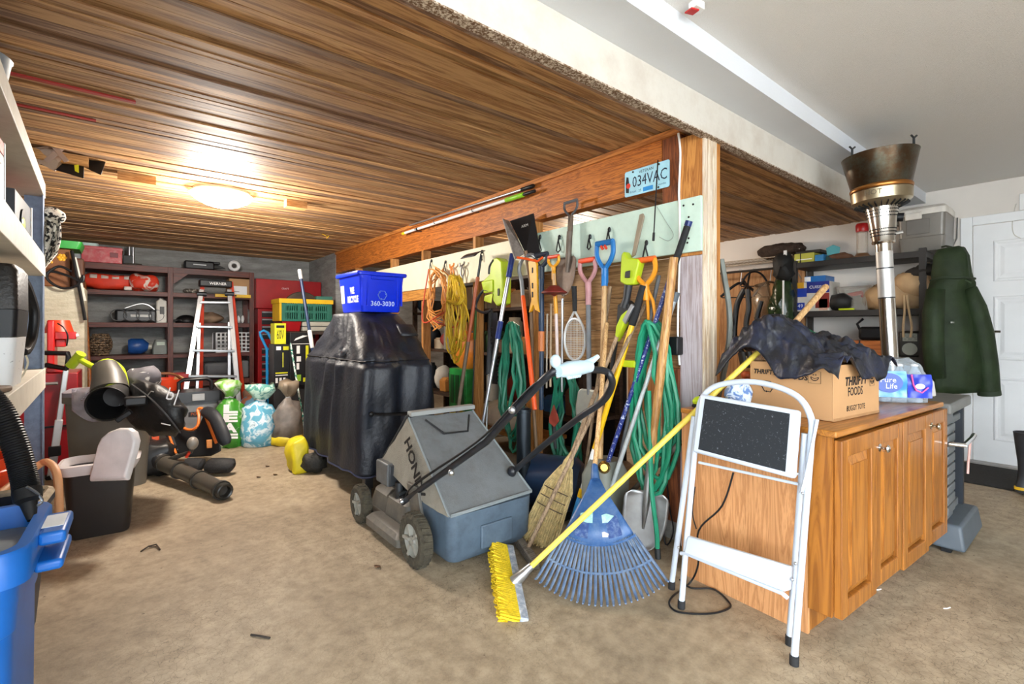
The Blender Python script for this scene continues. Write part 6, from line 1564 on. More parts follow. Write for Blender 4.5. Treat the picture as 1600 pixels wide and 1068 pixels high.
t, a, b_ = carton('black_carton', 'wide black carton with green and white print beside the grill', 453, 487, 6.16, 0.3, 0.522, 1.16, BKB, [(0.1, 0.9, 0.78, 0.79, INKW), (0.72, 0.85, 0.3, 0.75, YLP), (0.3, 0.45, 0.6, 0.75, INKW), (0.3, 0.5, 0.45, 0.55, INKW), (0.3, 0.42, 0.3, 0.42, INKW), (0.3, 0.5, 0.08, 0.2, mat('#8fbf3a', 0.5)), (0.6, 0.9, 0.06, 0.14, YLP)])
MB().prism([(-0.08, -0.03), (0.08, 0.03), (0.02, 0.035), (-0.06, 0.0)], 0, 0.001, wallframe(((a + b_) / 2, 6.1585, 1.09), (1, 0, 0), (0, 0, 1))).build('print', INKW, t, smooth=False)
p, q2 = W(514, 700, Z=0.004), W(468, 421, Y=5.35)
stick('reach_pole', 'navy telescopic pole with white tip and white grip behind the grill', 'pole', p, q2, [('lower_shaft', 0, 0.52, 0.012, INKW), ('grip', 0.55, 0.65, 0.021, WHITE), ('shaft', 0.5, 0.95, 0.0165, mat('#1b3050', 0.4)), ('tip', 0.945, 1.0, 0.02, WHITE)])
p, q2 = W(480, 694, Z=0.004), W(454, 536, Y=5.75)
stick('twisted_stake', 'thin green and white twisted stake leaning left of the grill', 'stake', p, q2, [('rod', 0, 1, 0.010, blotch('#1f7a68', '#d9e4de', 34, 0.5, 0.5))])

# --- tied sacks on the floor
def sack(name, label, u, v, w, h, m, band=None, seed=1, lean_=0.0, top=None):
    b0_ = W(u, v, Z=0); t = thing(name, label, 'sack', b0_)
    zs = [0.0, 0.03, 0.15, 0.33, 0.50, 0.63, 0.71, 0.75, 0.80, 0.9, 1.0]; ks = [0.85, 0.92, 0.98, 0.97, 0.9, 0.68, 0.34, 0.2, 0.4, 0.66, 0.64]
    rings = []
    for z_, k in zip(zs, ks):
        r_ = []
        for j in range(26):
            a = 2 * PI * j / 26
            p = b0_ + V((math.cos(a) * w / 2 * k + lean_ * z_ * h, 0.12 + math.sin(a) * w / 2 * k * 0.85, z_ * h))
            if z_ > 0: p += wob(p, 0.05, 9, seed) * (1 if z_ < 0.65 else 1.3 if z_ > 0.78 else 0.4) + wob(p, 0.02, 26, seed)
            if p.z < 0.002: p.z = 0.002
            r_.append(p)
        rings.append(r_)
    if band:
        MB().loft(rings[:3]).build('lower_band', band, t, angle=180); MB().loft(rings[2:8]).build('body', m, t, angle=180)
    else: MB().loft(rings[:8]).build('body', m, t, angle=180)
    MB().loft(rings[7:]).build('gathered_top', top or m, t, angle=180)
    MB().tube([p * 1.0 for p in rings[7]], 0.008, 5, closed=True).build('tie', INKW, t)
    return t, rings
GS = blotch('#3f8a2a', '#dfe6d2', 7, 0.62, 0.4, soft=0.06, c3='#56a63c')
t, rg = sack('leaf_sack', 'green and white plastic sack tied at the neck left of two others', 362, 699, 0.34, 0.66, GS, seed=2, top=blotch('#7fbf4a', '#e9ede0', 9, 0.5, 0.4, soft=0.1))
def onface(rg, i, j, k): return rg[i][j % 26]
base = W(362, 699, Z=0)
for (s_, dz, sz) in (('L', 0.40, 0.10), ('E', 0.31, 0.10), ('A', 0.21, 0.11), ('F', 0.11, 0.10)):
    o_ = base + V((-0.005, 0.12 - 0.158, dz)); o_ += V((-0.3, -0.4, 0)).normalized() * 0.034
    text(s_, wallframe(o_, (0.82, -0.57, 0), (0, 0.05, 1)), INKW, t, width=0.14, height=sz * 0.85, bold=0.05)
BS = blotch('#5fa8c4', '#d5e4ea', 13, 0.52, 0.4, soft=0.05, c3='#3a6f8c')
sack('soil_sack', 'pale blue and white printed plastic sack tied at the neck', 410, 698, 0.36, 0.62, BS, seed=5, top=blotch('#bfe0d0', '#5d9f95', 14, 0.5, 0.4))
sack('soil_sack', 'grey-brown sack with a yellow bottom band beside the grill', 455, 697, 0.28, 0.66, mat('#77706a', 0.45, var=0.3, scale=14), band=mat('#d3bd1c', 0.5, var=0.1), seed=9, top=mat('#8a7c6a', 0.5, var=0.2))
c = W(393, 640, Y=6.3)
tag(MB().ball((c.x, 6.3, 0.22), (0.16, 0.16, 0.22), 16, 12, fn=lambda p: p + wob(p, 0.04, 9, 3)).build('small_sack', blotch('#2f6f8f', '#7a4a34', 8, 0.5, 0.5), angle=180), 'dark blue and brown sack behind the two tied sacks', 'sack')
c = W(392, 617, Y=6.6)
tag(MB().ball((c.x + 0.05, 6.65, 0.38), (0.13, 0.12, 0.16), 14, 10, fn=lambda p: p + wob(p, 0.04, 10, 8)).build('paper_bundle', mat('#7a5a4a', 0.8, var=0.3), angle=180), 'brown crumpled bundle behind the pale blue sack', 'bundle')

# --- portable generator
gx = W(312, 640, Y=5.97).x - 0.02
gn = thing('generator', 'black and grey portable power unit with a carry handle', 'generator', (gx, 6.15, 0))
MB().loft([ring(gx - 0.21, gx + 0.21, 5.95, 6.3, 0.0, 0.03), ring(gx - 0.21, gx + 0.21, 5.95, 6.3, 0.30, 0.03), ring(gx - 0.19, gx + 0.19, 5.97, 6.28, 0.44, 0.03)]).build('body', mat('#73767a', 0.5, var=0.12), gn)
MB().loft([ring(gx - 0.225, gx + 0.225, 5.94, 6.31, 0.441, 0.03), ring(gx - 0.22, gx + 0.22, 5.95, 6.3, 0.55, 0.03)]).build('top_cover', BKB, gn)
MB().tube([(gx - 0.15, 6.1, 0.55), (gx - 0.15, 6.1, 0.64), (gx - 0.11, 6.1, 0.67), (gx + 0.1, 6.1, 0.67), (gx + 0.14, 6.1, 0.64), (gx + 0.14, 6.1, 0.55)], 0.02, 9).build('handle', BKB, gn)
MB().box((gx - 0.08, 5.942, 0.30), (gx + 0.1, 5.9485, 0.345)).build('name_plate', mat('#2a2a2c', 0.4), gn)
text('POWER', wallframe((gx + 0.01, 5.9415, 0.322), (1, 0, 0), (0, 0, 1)), mat('#c4622e', 0.5), gn, width=0.14)
MB().box((gx - 0.05, 5.92, 0.46), (gx + 0.06, 5.94, 0.53)).build('control_panel', mat('#9fa3a6', 0.4), gn, bevel=0.004)

# --- big taupe bin with blower and leaf bag on top
BC = W(172, 764, Z=0)
bb = thing('storage_bin', 'large taupe plastic bin under the black leaf bag', 'bin', (-0.08, 4.87, 0), -0.08)
TM = RM[bb]; TP = mat('#6a6358', 0.5, var=0.08)
MB(TM).loft([ring(-0.22, 0.22, -0.18, 0.18, 0.0, 0.08), ring(-0.25, 0.25, -0.205, 0.205, 0.66, 0.08), ring(-0.265, 0.265, -0.22, 0.22, 0.665, 0.08), ring(-0.265, 0.265, -0.22, 0.22, 0.71, 0.08), ring(-0.23, 0.23, -0.19, 0.19, 0.705, 0.07), ring(-0.21, 0.21, -0.17, 0.17, 0.05, 0.07)]).build('tub', TP, bb)
MB(TM).loft([ring(-0.265, 0.265, -0.22, 0.22, 0.711, 0.08), ring(-0.265, 0.265, -0.22, 0.22, 0.74, 0.08)]).build('lid', mat('#8d8790', 0.45), bb)
DB = 3.35
def PD(u, v, d): return W(u, v, d=d)
# clear film trailing over the bin corner
tag(MB().grid(lambda a, b_: PD(112 + 75 * a, 608 + 55 * b_ * (0.6 + 0.4 * math.sin(a * 3)) - 8 * a, 3.34 + 0.03 * math.sin(a * 11 + b_ * 7)) , 16, 10).build('plastic_sheet', glass('#cfcbd8', 0.28, 0.2), thick=0.002, angle=180), 'crinkled clear plastic sheet draped over the corner of the taupe bin', 'plastic sheet')
# leaf vacuum: lime tube and black mouth
vb = thing('leaf_blower', 'lime and black leaf vacuum with a wide black tube mouth', 'leaf blower', PD(165, 625, 3.3))
c0 = [PD(108, 566, 3.5), PD(124, 556, 3.5)]
MB().tube([PD(110, 572, 3.5), PD(127, 552, 3.5)], 0.032, 10).build('end_grip', LIME, vb)
MB().tube(cat_rom([PD(122, 560, 3.5), PD(140, 570, 3.5), PD(152, 576, 3.5)], 4), [0.02] * 9, 9).build('grip_arm', LIME, vb)
MB().tube(cat_rom([PD(152, 576, 3.52), PD(168, 568, 3.54), PD(184, 578, 3.55), PD(190, 596, 3.55), PD(192, 612, 3.52)], 5), [0.04] * 21, 12).build('handle_loop', LIME, vb)
MB().tube([PD(164, 572, 3.44), PD(170, 590, 3.40), PD(172, 610, 3.36)], [0.075, 0.095, 0.11], 18).build('motor_housing', mat('#4d4a44', 0.45, var=0.15), vb)
MB().tube([PD(166, 596, 3.325), PD(180, 606, 3.32)], 0.028, 8).build('lime_badge', LIME, vb)
F = frame(PD(167, 631, 3.12), (PD(167, 631, 3.12) - PD(190, 612, 3.42)), (0.2, 0, 1))
MB().lathe([(0.085, -0.22), (0.095, -0.14), (0.108, -0.02), (0.115, 0.0), (0.113, 0.008), (0.104, 0.0), (0.09, -0.12), (0.07, -0.2), (0.0, -0.21)], 28, F).build('mouth', mat('#0b0b0c', 0.5), vb)
MB().cbox(PD(212, 626, 3.14), (0.12, 0.07, 0.06)).build('trigger_block', BLACK, vb, bevel=0.012)
MB().bar(PD(205, 642, 3.14), PD(182, 657, 3.1), 0.05, 0.03).build('latch', BLACK, vb, bevel=0.006)
# black collecting bag
lc = PD(243, 634, 3.42)
lb = thing('leaf_bag', 'black zippered collecting bag with a white logo lying on the taupe bin', 'bag', lc)
pts = [(196, 628), (205, 598), (222, 592), (250, 600), (280, 618), (292, 640), (288, 668), (272, 682), (240, 678), (212, 668), (198, 652)]
mid = []
for (k, dd) in ((0.55, 3.2), (0.92, 3.24), (1.0, 3.36), (0.94, 3.5), (0.5, 3.58)):
    cc = (244, 640); r_ = []
    for i in range(66):
        f = i / 66 * len(pts); i0 = int(f); g = f - i0; p0, p1 = pts[i0 % len(pts)], pts[(i0 + 1) % len(pts)]
        u, v = p0[0] + (p1[0] - p0[0]) * g, p0[1] + (p1[1] - p0[1]) * g
        p = PD(cc[0] + (u - cc[0]) * k, cc[1] + (v - cc[1]) * k, dd); r_.append(p + wob(p, 0.025, 8, 2) + wob(p, 0.012, 24, 5))
    mid.append(r_)
MB().loft(mid).build('bag', mat('#0e0f11', 0.5, var=0.4, bump=0.8, bscale=16), lb, angle=180)
text('b|', wallframe(PD(270, 617, 3.19), (0.78, -0.62, -0.25), (0.2, 0, 1)), INKW, lb, width=0.07)
MB().tube(cat_rom([PD(206, 600, 3.2), PD(235, 622, 3.155), PD(262, 650, 3.16), PD(282, 676, 3.25)], 5), 0.006, 5).build('zip', mat('#3f4042', 0.4), lb)
MB().tube([PD(230, 618, 3.145), PD(236, 611, 3.145), PD(240, 612, 3.145)], 0.004, 5).build('zip_pull', STEEL, lb)
MB().tube([PD(252, 661, 3.155), PD(266, 664, 3.16)], 0.004, 5).build('tab', INKW, lb)
tag(MB().ball(PD(222, 590, 3.75), (0.13, 0.12, 0.09), 16, 10, fn=lambda p: p + wob(p, 0.03, 12, 6)).build('grey_cloth', blotch('#5d5a60', '#d9d6d2', 11, 0.62, 0.7), angle=180), 'grey crumpled cloth with a white patch behind the leaf bag', 'cloth')
stick('wooden_mallet', 'round wooden handle end poking up from the orange tub', 'handle', PD(268, 612, 5.25), PD(281, 588, 5.25), [('shaft', 0, 0.8, 0.032, mat('#b8742e', 0.5)), ('knob', 0.75, 1.0, 0.042, mat('#e0b27a', 0.5))])

# --- backpack blower: harness and long tube on the floor
bp = thing('backpack_blower', 'black backpack blower with orange-trimmed harness and a long tube on the floor', 'leaf blower', W(290, 735, Z=0))
TB = mat('#4a453d', 0.4, var=0.12)
t0, t1 = W(255, 722, Z=0.13), W(352, 768, Z=0.062)
dr_ = (t1 - t0)
MB().tube([t0, t0 + dr_ * 0.28, t0 + dr_ * 0.3, t0 + dr_ * 0.6, t0 + dr_ * 0.62, t0 + dr_ * 0.95], [0.062, 0.06, 0.055, 0.053, 0.058, 0.052], 18).build('blower_tube', TB, bp)
for f in (0.02, 0.28, 0.6, 0.93): MB().tube([t0 + dr_ * f, t0 + dr_ * (f + 0.025)], 0.067, 18).build('tube_collar', mat('#35322d', 0.45), bp)
MB().lathe([(0.056, -0.05), (0.056, 0.0), (0.048, 0.006), (0.038, 0.0), (0.036, -0.05), (0, -0.05)], 18, frame(t1, dr_)).build('nozzle', mat('#26241f', 0.4), bp)
e0 = t0 + V((-0.1, 0.16, 0.02))
q = MB(); n_ = 22
path = cat_rom([t0, t0 - dr_ * 0.12, e0 + V((0, 0.02, 0)), e0 + V((0.06, 0.25, 0.05))], 8)
q.tube(path, [0.066 if i % 2 else 0.055 for i in range(len(path))], 14); q.build('flex_elbow', mat('#1d1d1f', 0.5), bp)
# throttle grip
MB().tube([t0 + dr_ * 0.12 + V((0, 0, 0.05)), W(298, 706, d=3.75), W(300, 700, d=3.75)], [0.018, 0.016, 0.02], 9).build('throttle_arm', mat('#3a3733', 0.5), bp)
MB().ball(W(301, 692, d=3.75), (0.04, 0.045, 0.05), 14, 10).build('throttle_knob', mat('#8a837a', 0.4), bp)
MB().bar(W(296, 706, d=3.72), W(291, 714, d=3.72), 0.016, 0.02).build('red_trigger', mat('#d03a22', 0.4), bp)
# back plate leaning towards the rear
def HP(u, v, d=4.25): return W(u, v, d=d)
poly = [(268, 705), (262, 672), (270, 650), (284, 662), (292, 670), (303, 672), (312, 662), (318, 648), (330, 652), (342, 682), (346, 704), (330, 712), (295, 714)]
MB().loft([[HP(u, v, 4.2 - (705 - v) * -0.002) for u, v in poly], [HP(u, v, 4.32 - (705 - v) * -0.002) for u, v in poly]]).build('back_plate', mat('#151618', 0.55, var=0.3), bp, bevel=0.012, seg=2)
MB().tube(cat_rom([HP(283, 655, 4.24), HP(287, 668, 4.22), HP(300, 671, 4.21), HP(309, 664, 4.22), HP(311, 650, 4.26), HP(309, 640, 4.3), HP(316, 638, 4.3), HP(322, 652, 4.26), HP(330, 672, 4.22), HP(338, 692, 4.18)], 5), 0.012, 7).build('orange_trim', mat('#e2752a', 0.4), bp)
MB().tube(cat_rom([HP(318, 640, 4.3), HP(334, 650, 4.15), HP(346, 672, 4.08), HP(354, 694, 4.05)], 5), [0.03, 0.045] + [0.052] * 12 + [0.045, 0.03], 10, flat=0.55).build('shoulder_strap', mat('#1c2026', 0.6, var=0.2), bp)
MB().tube(cat_rom([HP(262, 672, 4.2), HP(268, 690, 4.1), HP(274, 706, 4.05)], 5), 0.03, 9, flat=0.5).build('shoulder_strap', mat('#1c2026', 0.6, var=0.2), bp)
MB().tube(cat_rom([HP(263, 676, 4.05), HP(268, 690, 4.02), HP(275, 708, 3.98)], 5), 0.009, 6).build('orange_trim', mat('#e2752a', 0.4), bp)
MB().cbox(HP(327, 693, 4.1), (0.04, 0.02, 0.07)).build('orange_buckle', mat('#e08a3a', 0.4), bp, bevel=0.004)
MB().cbox(HP(243, 688, 4.05), (0.05, 0.02, 0.08)).build('orange_buckle', mat('#e2551b', 0.4), bp, bevel=0.004)
for (u0, v0, u1, v1, d_) in ((286, 712, 318, 712, 3.98), (322, 707, 366, 711, 3.98)):
    a, b_ = W(u0, v0, d=d_), W(u1, v1, d=d_); a.z = b_.z = 0.075
    MB().tube([a, a.lerp(b_, 0.1), a.lerp(b_, 0.5), a.lerp(b_, 0.9), b_], [0.04, 0.07, 0.073, 0.066, 0.03], 12, flat=0.6).build('waist_pad', mat('#18191c', 0.7, var=0.25, bump=0.4), bp)
MB().ball(HP(246, 706, 4.0) * V((1, 1, 0)).length * 0 + V((HP(246, 706, 4.0).x, HP(246, 706, 4.0).y, 0.14)), (0.13, 0.15, 0.135), 20, 12, sq=0.6, fn=lambda p: V((p.x, p.y, max(0.004, p.z))) + wob(p, 0.03, 20, 3)).build('fan_housing', mat('#1a1a1b', 0.45, var=0.3), bp)

# --- waste basket with its white lid dropped in
WBc = W(153, 838, Z=0)
wk = thing('waste_basket', 'dark brown rectangular waste basket with a white rim', 'waste basket', (WBc.x + 0.012, WBc.y + 0.10, 0), -0.06)
KM = RM[wk]; WBK = mat('#242120', 0.45, var=0.12); WRM = mat('#d6d0d0', 0.4, var=0.03)
MB(KM).loft([ring(-0.128, 0.128, -0.095, 0.095, 0.0, 0.035), ring(-0.135, 0.135, -0.10, 0.10, 0.01, 0.035), ring(-0.160, 0.160, -0.125, 0.125, 0.385, 0.05), ring(-0.150, 0.150, -0.115, 0.115, 0.384, 0.05), ring(-0.11, 0.11, -0.09, 0.09, 0.02, 0.04)]).build('tub', WBK, wk)
MB(KM).loft([ring(-0.163, 0.163, -0.128, 0.128, 0.37, 0.05), ring(-0.183, 0.183, -0.148, 0.148, 0.41, 0.06), ring(-0.188, 0.188, -0.152, 0.152, 0.428, 0.065), ring(-0.170, 0.170, -0.135, 0.135, 0.434, 0.06), ring(-0.152, 0.152, -0.118, 0.118, 0.392, 0.05)], caps=False).build('rim', WRM, wk)
lid = thing('swing_lid', 'white rounded plastic lid standing upright inside the waste basket', 'lid', WBc + V((0, 0.1, 0.3)))
c4 = [(140, 752), (154, 696), (160, 684), (172, 674), (188, 668), (204, 668), (213, 674), (217, 688), (213, 706), (200, 750)]
A_ = [W(u, v, d=2.70 + (752 - v) * 0.0008) for u, v in c4]; nl = (A_[1] - A_[0]).cross(A_[-1] - A_[0]).normalized()
if nl.dot(A_[0] - cam.location) > 0: nl = -nl
cc = sum(A_, V()) / 10
MB().loft([[p - nl * 0.02 for p in A_], [p for p in A_], [cc + (p - cc) * 0.9 + nl * 0.022 for p in A_]]).build('panel', mat('#d9d4d4', 0.35), lid, bevel=0.008, seg=3)

# --- luggage trolley and red chest + drill press at the ledge wall
rx = thing('red_cabinet', 'dark red metal tool cabinet in front of the concrete ledge', 'tool cabinet', (-0.72, 5.6, 0))
a, b_ = -1.2, W(122, 600, Y=5.4).x
MB().box((a, 5.4, 0.02), (b_, 5.92, 0.84)).build('body', mat('#8e1119', 0.35, var=0.12), rx, bevel=0.008)
MB().box((a, 5.385, 0.40), (b_ + 0.005, 5.3995, 0.415)).build('drawer_gap', BLACK, rx)
MB().tube([(b_ - 0.32, 5.37, 0.76), (b_ - 0.12, 5.37, 0.76)], 0.014, 8).build('handle', STEEL, rx)
dp = thing('drill_press', 'bright red bench drill press standing on the red tool cabinet', 'drill press', (-0.6, 5.6, 0.842))
RDP = mat('#c01a18', 0.35, var=0.12)
a0 = W(73, 500, Y=5.5).x; a1 = W(85, 500, Y=5.5).x; a2 = W(102, 500, Y=5.5).x; a3 = W(118, 520, Y=5.5).x
zz = lambda v: W(95, v, Y=5.5).z
MB().box((a0, 5.5, 0.845), (a1, 5.75, zz(500))).build('column_housing', RDP, dp, bevel=0.01)
MB().tube([W(92, 520, Y=5.62), W(92, 500, Y=5.62)], [0.10, 0.07], 14).build('belt_cover', mat('#d0401f', 0.4), dp)
MB().box((a1, 5.52, zz(530)), (a3, 5.62, zz(518))).build('table', RDP, dp, bevel=0.006)
MB().box((a1, 5.55, zz(542)), (a2, 5.68, zz(530))).build('spindle_head', RDP, dp, bevel=0.008)
MB().box((a0, 5.46, 0.843), (a2, 5.8, 0.88)).build('base', RDP, dp, bevel=0.006)
MB().tube([W(118, 524, Y=5.56), W(123, 523, Y=5.56)], 0.016, 8).build('white_knob', WHITE, dp)
MB().tube(cat_rom([W(90, 505, Y=5.5), W(100, 512, Y=5.48), W(106, 525, Y=5.48), W(104, 540, Y=5.48)], 4), 0.006, 6).build('wire', BLACK, dp)
lt = thing('luggage_trolley', 'silver telescopic trolley handle with a black grip in front of the red cabinet', 'trolley', W(80, 740, d=3.9))
p, q2 = W(79, 752, d=3.85), W(103, 578, d=3.95)
MB().bar(p, p.lerp(q2, 0.55), 0.05, 0.026, (1, 0, 0)).build('lower_tube', mat('#c3c7ca', 0.3, 0.6), lt, bevel=0.006)
MB().bar(p.lerp(q2, 0.5), q2, 0.036, 0.02, (1, 0, 0)).build('upper_tube', mat('#c3c7ca', 0.3, 0.6), lt, bevel=0.006)
c = p.lerp(q2, 0.27); MB().cbox(c, (0.075, 0.05, 0.08)).build('joint', BLACK, lt, bevel=0.006)
MB().tube([W(72, 551, d=3.95), W(106, 552, d=3.95), W(107, 560, d=3.95), W(104, 576, d=3.95), W(72, 570, d=3.95)], 0.02, 9).build('grip', BLACK, lt)
MB().tube([p, V((p.x - 0.02, p.y, 0.03))], 0.02, 8).build('foot', BLACK, lt)

# --- on the ledge
bxs = thing('embroidered_box', 'brown leather box with a yellow flower on the concrete ledge', 'box', (-0.62, 6.2, 1.587))
a, b_ = W(60, 420, Y=6.05).x, W(110, 420, Y=6.05).x; zt_ = 1.94
MB().box((a, 6.05, 1.587), (b_, 6.35, zt_)).build('body', mat('#7a4a26', 0.6, var=0.15, bump=0.3), bxs, bevel=0.012)
c = W(97, 402, Y=6.047)
q = MB()
for k in range(6): q.ball((c.x + 0.022 * math.cos(k * PI / 3), 6.047, c.z + 0.022 * math.sin(k * PI / 3)), (0.014, 0.004, 0.014), 8, 5)
q.ball((c.x, 6.046, c.z), (0.012, 0.005, 0.012), 8, 5); q.ball((c.x - 0.07, 6.047, c.z - 0.05), (0.01, 0.004, 0.012), 8, 5)
q.build('flower', mat('#e0a51e', 0.5), bxs)
gt_ = thing('green_tray', 'bright green plastic tray lying on the brown embroidered box', 'tray', (-0.6, 6.2, 1.942))
a2, b2 = W(70, 380, Y=6.0).x, W(124, 380, Y=6.0).x
MB().loft([ring(a2, b2, 6.0, 6.36, 1.942, 0.03), ring(a2 - 0.01, b2 + 0.02, 5.99, 6.37, 2.0, 0.03), ring(a2 - 0.01, b2 + 0.02, 5.99, 6.37, 2.01, 0.03)]).build('tray', mat('#2f9a3c', 0.4), gt_)
t = thing('sander_belt', 'dark tools and a white strip piled at the end of the ledge', 'tool', (-0.36, 6.15, 1.587))
MB().bar(W(116, 402, Y=5.99), W(132, 470, Y=5.99), 0.03, 0.012).build('pale_strip', mat('#d9d4c6', 0.5), t)
MB().tube(cat_rom([W(112, 392, Y=6.0), W(118, 420, Y=5.97), W(126, 460, Y=5.96), W(133, 500, Y=5.96)], 5), 0.014, 7).build('black_strap', BLACK, t)
MB().box((W(112, 400, Y=6.02).x, 6.02, 1.587), (W(131, 400, Y=6.02).x, 6.2, 1.86)).build('holster', mat('#4e2d1c', 0.6), t, bevel=0.015)
tag(MB().tube(cat_rom([W(62, 435, Y=5.96), W(80, 424, Y=5.95), W(110, 432, Y=5.94), W(128, 440, Y=5.93), W(130, 430, Y=5.93), W(120, 446, Y=5.93), W(98, 450, Y=5.94), W(78, 440, Y=5.95), W(74, 428, Y=5.95), W(92, 416, Y=5.95), W(112, 424, Y=5.94)], 6), 0.011, 7).build('black_hose', BLACK), 'loop of black hose hanging on the pale concrete ledge', 'hose')
stick('brown_pole', 'thin orange-brown pole standing behind the ledge end', 'pole', V((W(143, 610, Y=6.9).x + 0.02, 6.7, 0.0)), W(131, 440, Y=7.3), [('shaft', 0, 1, 0.02, wood('#a8622a', '#7a431a', 'z', 1, 0.5, 0.1))])

# --- front metal-and-board shelf on the far left
XA0, YA0 = -0.375, 4.05          # front post, then the front edge runs towards the camera
SL = 0.034
def sx(y_): return XA0 + (YA0 - y_) * SL
fs = thing('storage_rack', 'heavy grey steel rack with deep white board shelves on the left', 'rack', (-0.7, 2.6, 0))
BRD = mat('#d8d3c6', 0.6, var=0.05, dirt='#a99f8c', dirt_amt=0.3); GAL = mat('#75839a', 0.5, 0.35, var=0.2, scale=25, dirt='#55606f', dirt_amt=0.4)
YN = 0.35
for (z0, z1) in ((0.845, 0.965), (1.516, 1.639), (1.99, 2.076)):
    vs = [(sx(YA0), YA0, z0), (sx(YN), YN, z0), (-1.05, YN, z0), (-1.05, YA0, z0), (sx(YA0), YA0, z1), (sx(YN), YN, z1), (-1.05, YN, z1), (-1.05, YA0, z1)]
    MB().add(vs, [(0, 1, 2, 3), (7, 6, 5, 4), (0, 4, 5, 1), (1, 5, 6, 2), (2, 6, 7, 3), (3, 7, 4, 0)]).build('shelf_board', BRD, fs, smooth=False, bevel=0.003)
for (x, y_) in ((sx(4.0) - 0.003, 4.0), (-1.04, 4.0), (-1.04, 0.5)):
    q = MB(); q.box((x - 0.085, y_, 0), (x - 0.004, y_ + 0.006, 2.0)); q.box((x - 0.0038, y_ - 0.06, 0), (x + 0.001, y_ + 0.006, 2.0)); q.build('post', GAL, fs, smooth=False)
PGB = MB().box((-1.09, YN, 0.97), (-1.052, YA0, 1.99)).build('pegboard', mat('#a9a48f', 0.6, var=0.04), fs, smooth=False)
q = MB()
for i in range(40):
    for j in range(24): q.cyl((-1.0519, 2.6 + i * 0.036, 1.0 + j * 0.036), (-1.0505, 2.6 + i * 0.036, 1.0 + j * 0.036), 0.0055, 5)
stuff(q.build('peg_holes', INK, fs, smooth=False))
# on the counter
def onc(u, dd): p = ray(u, 514) * dd; return V((p.x, p.y, 0))
zc = 0.967
c = V((-0.455, 2.90, zc))
wbk = thing('white_bucket', 'white speckled plastic bucket under the black case on the rack', 'bucket', c)
MB(RM[wbk]).loft([ring(-0.10, 0.10, -0.12, 0.12, 0, 0.03), ring(-0.115, 0.115, -0.135, 0.135, 0.20, 0.03)]).build('tub', blotch('#d8dadb', '#3c3f44', 55, 0.7, 0.5, soft=0.03), wbk)
bcs = thing('black_case', 'black ribbed appliance with a large curved side handle on the rack', 'case', c + V((0, 0, 0.202)))
M_ = RM[bcs]
MB(M_).loft([ring(-0.115, 0.115, -0.14, 0.14, 0.0, 0.02), ring(-0.12, 0.12, -0.145, 0.145, 0.11, 0.02)]).build('lower_body', BLACK, bcs)
MB(M_).loft([ring(-0.12, 0.12, -0.145, 0.145, 0.112, 0.02), ring(-0.12, 0.12, -0.145, 0.145, 0.27, 0.03), ring(-0.105, 0.105, -0.13, 0.13, 0.295, 0.03)]).build('upper_body', mat('#1d1a18', 0.5, var=0.2, bump=0.3, bscale=80), bcs)
MB(M_).tube(cat_rom([(0.10, 0.15, 0.25), (0.11, 0.2, 0.21), (0.125, 0.255, 0.11), (0.12, 0.24, 0.0), (0.11, 0.18, -0.06), (0.1, 0.14, -0.07)], 5), 0.019, 9).build('handle', BLACK, bcs)
MB(M_).tube(cat_rom([(0.1, 0.16, -0.06), (0.11, 0.2, -0.12), (0.1, 0.17, -0.17), (0.09, 0.15, -0.19)], 4), 0.004, 6).build('cord', mat('#c9c4ae', 0.5), bcs)
c = V((-0.405, 2.60, zc))
tag(MB().lathe([(0.012, 0.0), (0.07, 0.0), (0.074, 0.005), (0.074, 0.014), (0.07, 0.018), (0.012, 0.018)], 24, Matrix.Translation(c + V((0, 0, 0.001)))).build('wooden_disc', mat('#7d6a5a', 0.7, var=0.25)), 'brown wooden disc with a hole lying on the rack board', 'disc')
tag(MB().lathe([(0.0, 0.0), (0.05, 0.0), (0.05, 0.012), (0, 0.012)], 20, Matrix.Translation((-0.46, 3.05, zc + 0.001))).build('round_lid', mat('#6d5a48', 0.6)), 'small brown round lid behind the white bucket', 'lid')
# on the middle board
zm = 1.641
def carton2(name, label, y0_, y1_, x0, x1, h, m, z=zm):
    t = thing(name, label, 'box', ((x0 + x1) / 2, (y0_ + y1_) / 2, z)); MB().box((x0, y0_, z), (x1, y1_, z + h)).build('carton', m, t, bevel=0.004); return t
t = carton2('drill_box', 'black printed power drill box with a red top on the rack', 2.48, 2.78, -0.56, -0.375, 0.245, mat('#191d28', 0.45, var=0.15))
MB().box((-0.56, 2.48, zm + 0.247), (-0.375, 2.78, zm + 0.30)).build('red_band', mat('#a8181c', 0.4), t, bevel=0.003)
MB().box((-0.3745, 2.55, zm + 0.2), (-0.373, 2.70, zm + 0.215)).build('print', INKW, t)
MB().box((-0.3745, 2.76, zm), (-0.373, 2.782, zm + 0.3)).build('white_edge', INKW, t)
text('DECKER', wallframe((-0.3725, 2.66, zm + 0.06), (0, 1, 0), (0, 0, 1)), INKW, t, width=0.12)
t = carton2('slate_case', 'dark slate flat case with a lime round badge standing on the rack', 3.25, 3.74, -0.46, -0.405, 0.225, mat('#3d434c', 0.5, var=0.1))
MB().cyl((-0.4045, 3.45, zm + 0.09), (-0.398, 3.45, zm + 0.09), 0.075, 20).build('badge', mat('#14161a', 0.4), t)
MB().ball((-0.397, 3.43, zm + 0.09), (0.004, 0.05, 0.03), 12, 6).build('lime_mark', LIME, t)
MB().box((-0.4045, 3.715, zm), (-0.398, 3.735, zm + 0.225)).build('pale_edge', INKW, t)
t = carton2('red_black_box', 'red and black box standing behind the slate case on the rack', 3.45, 3.85, -0.75, -0.5, 0.26, mat('#1f2738', 0.5))
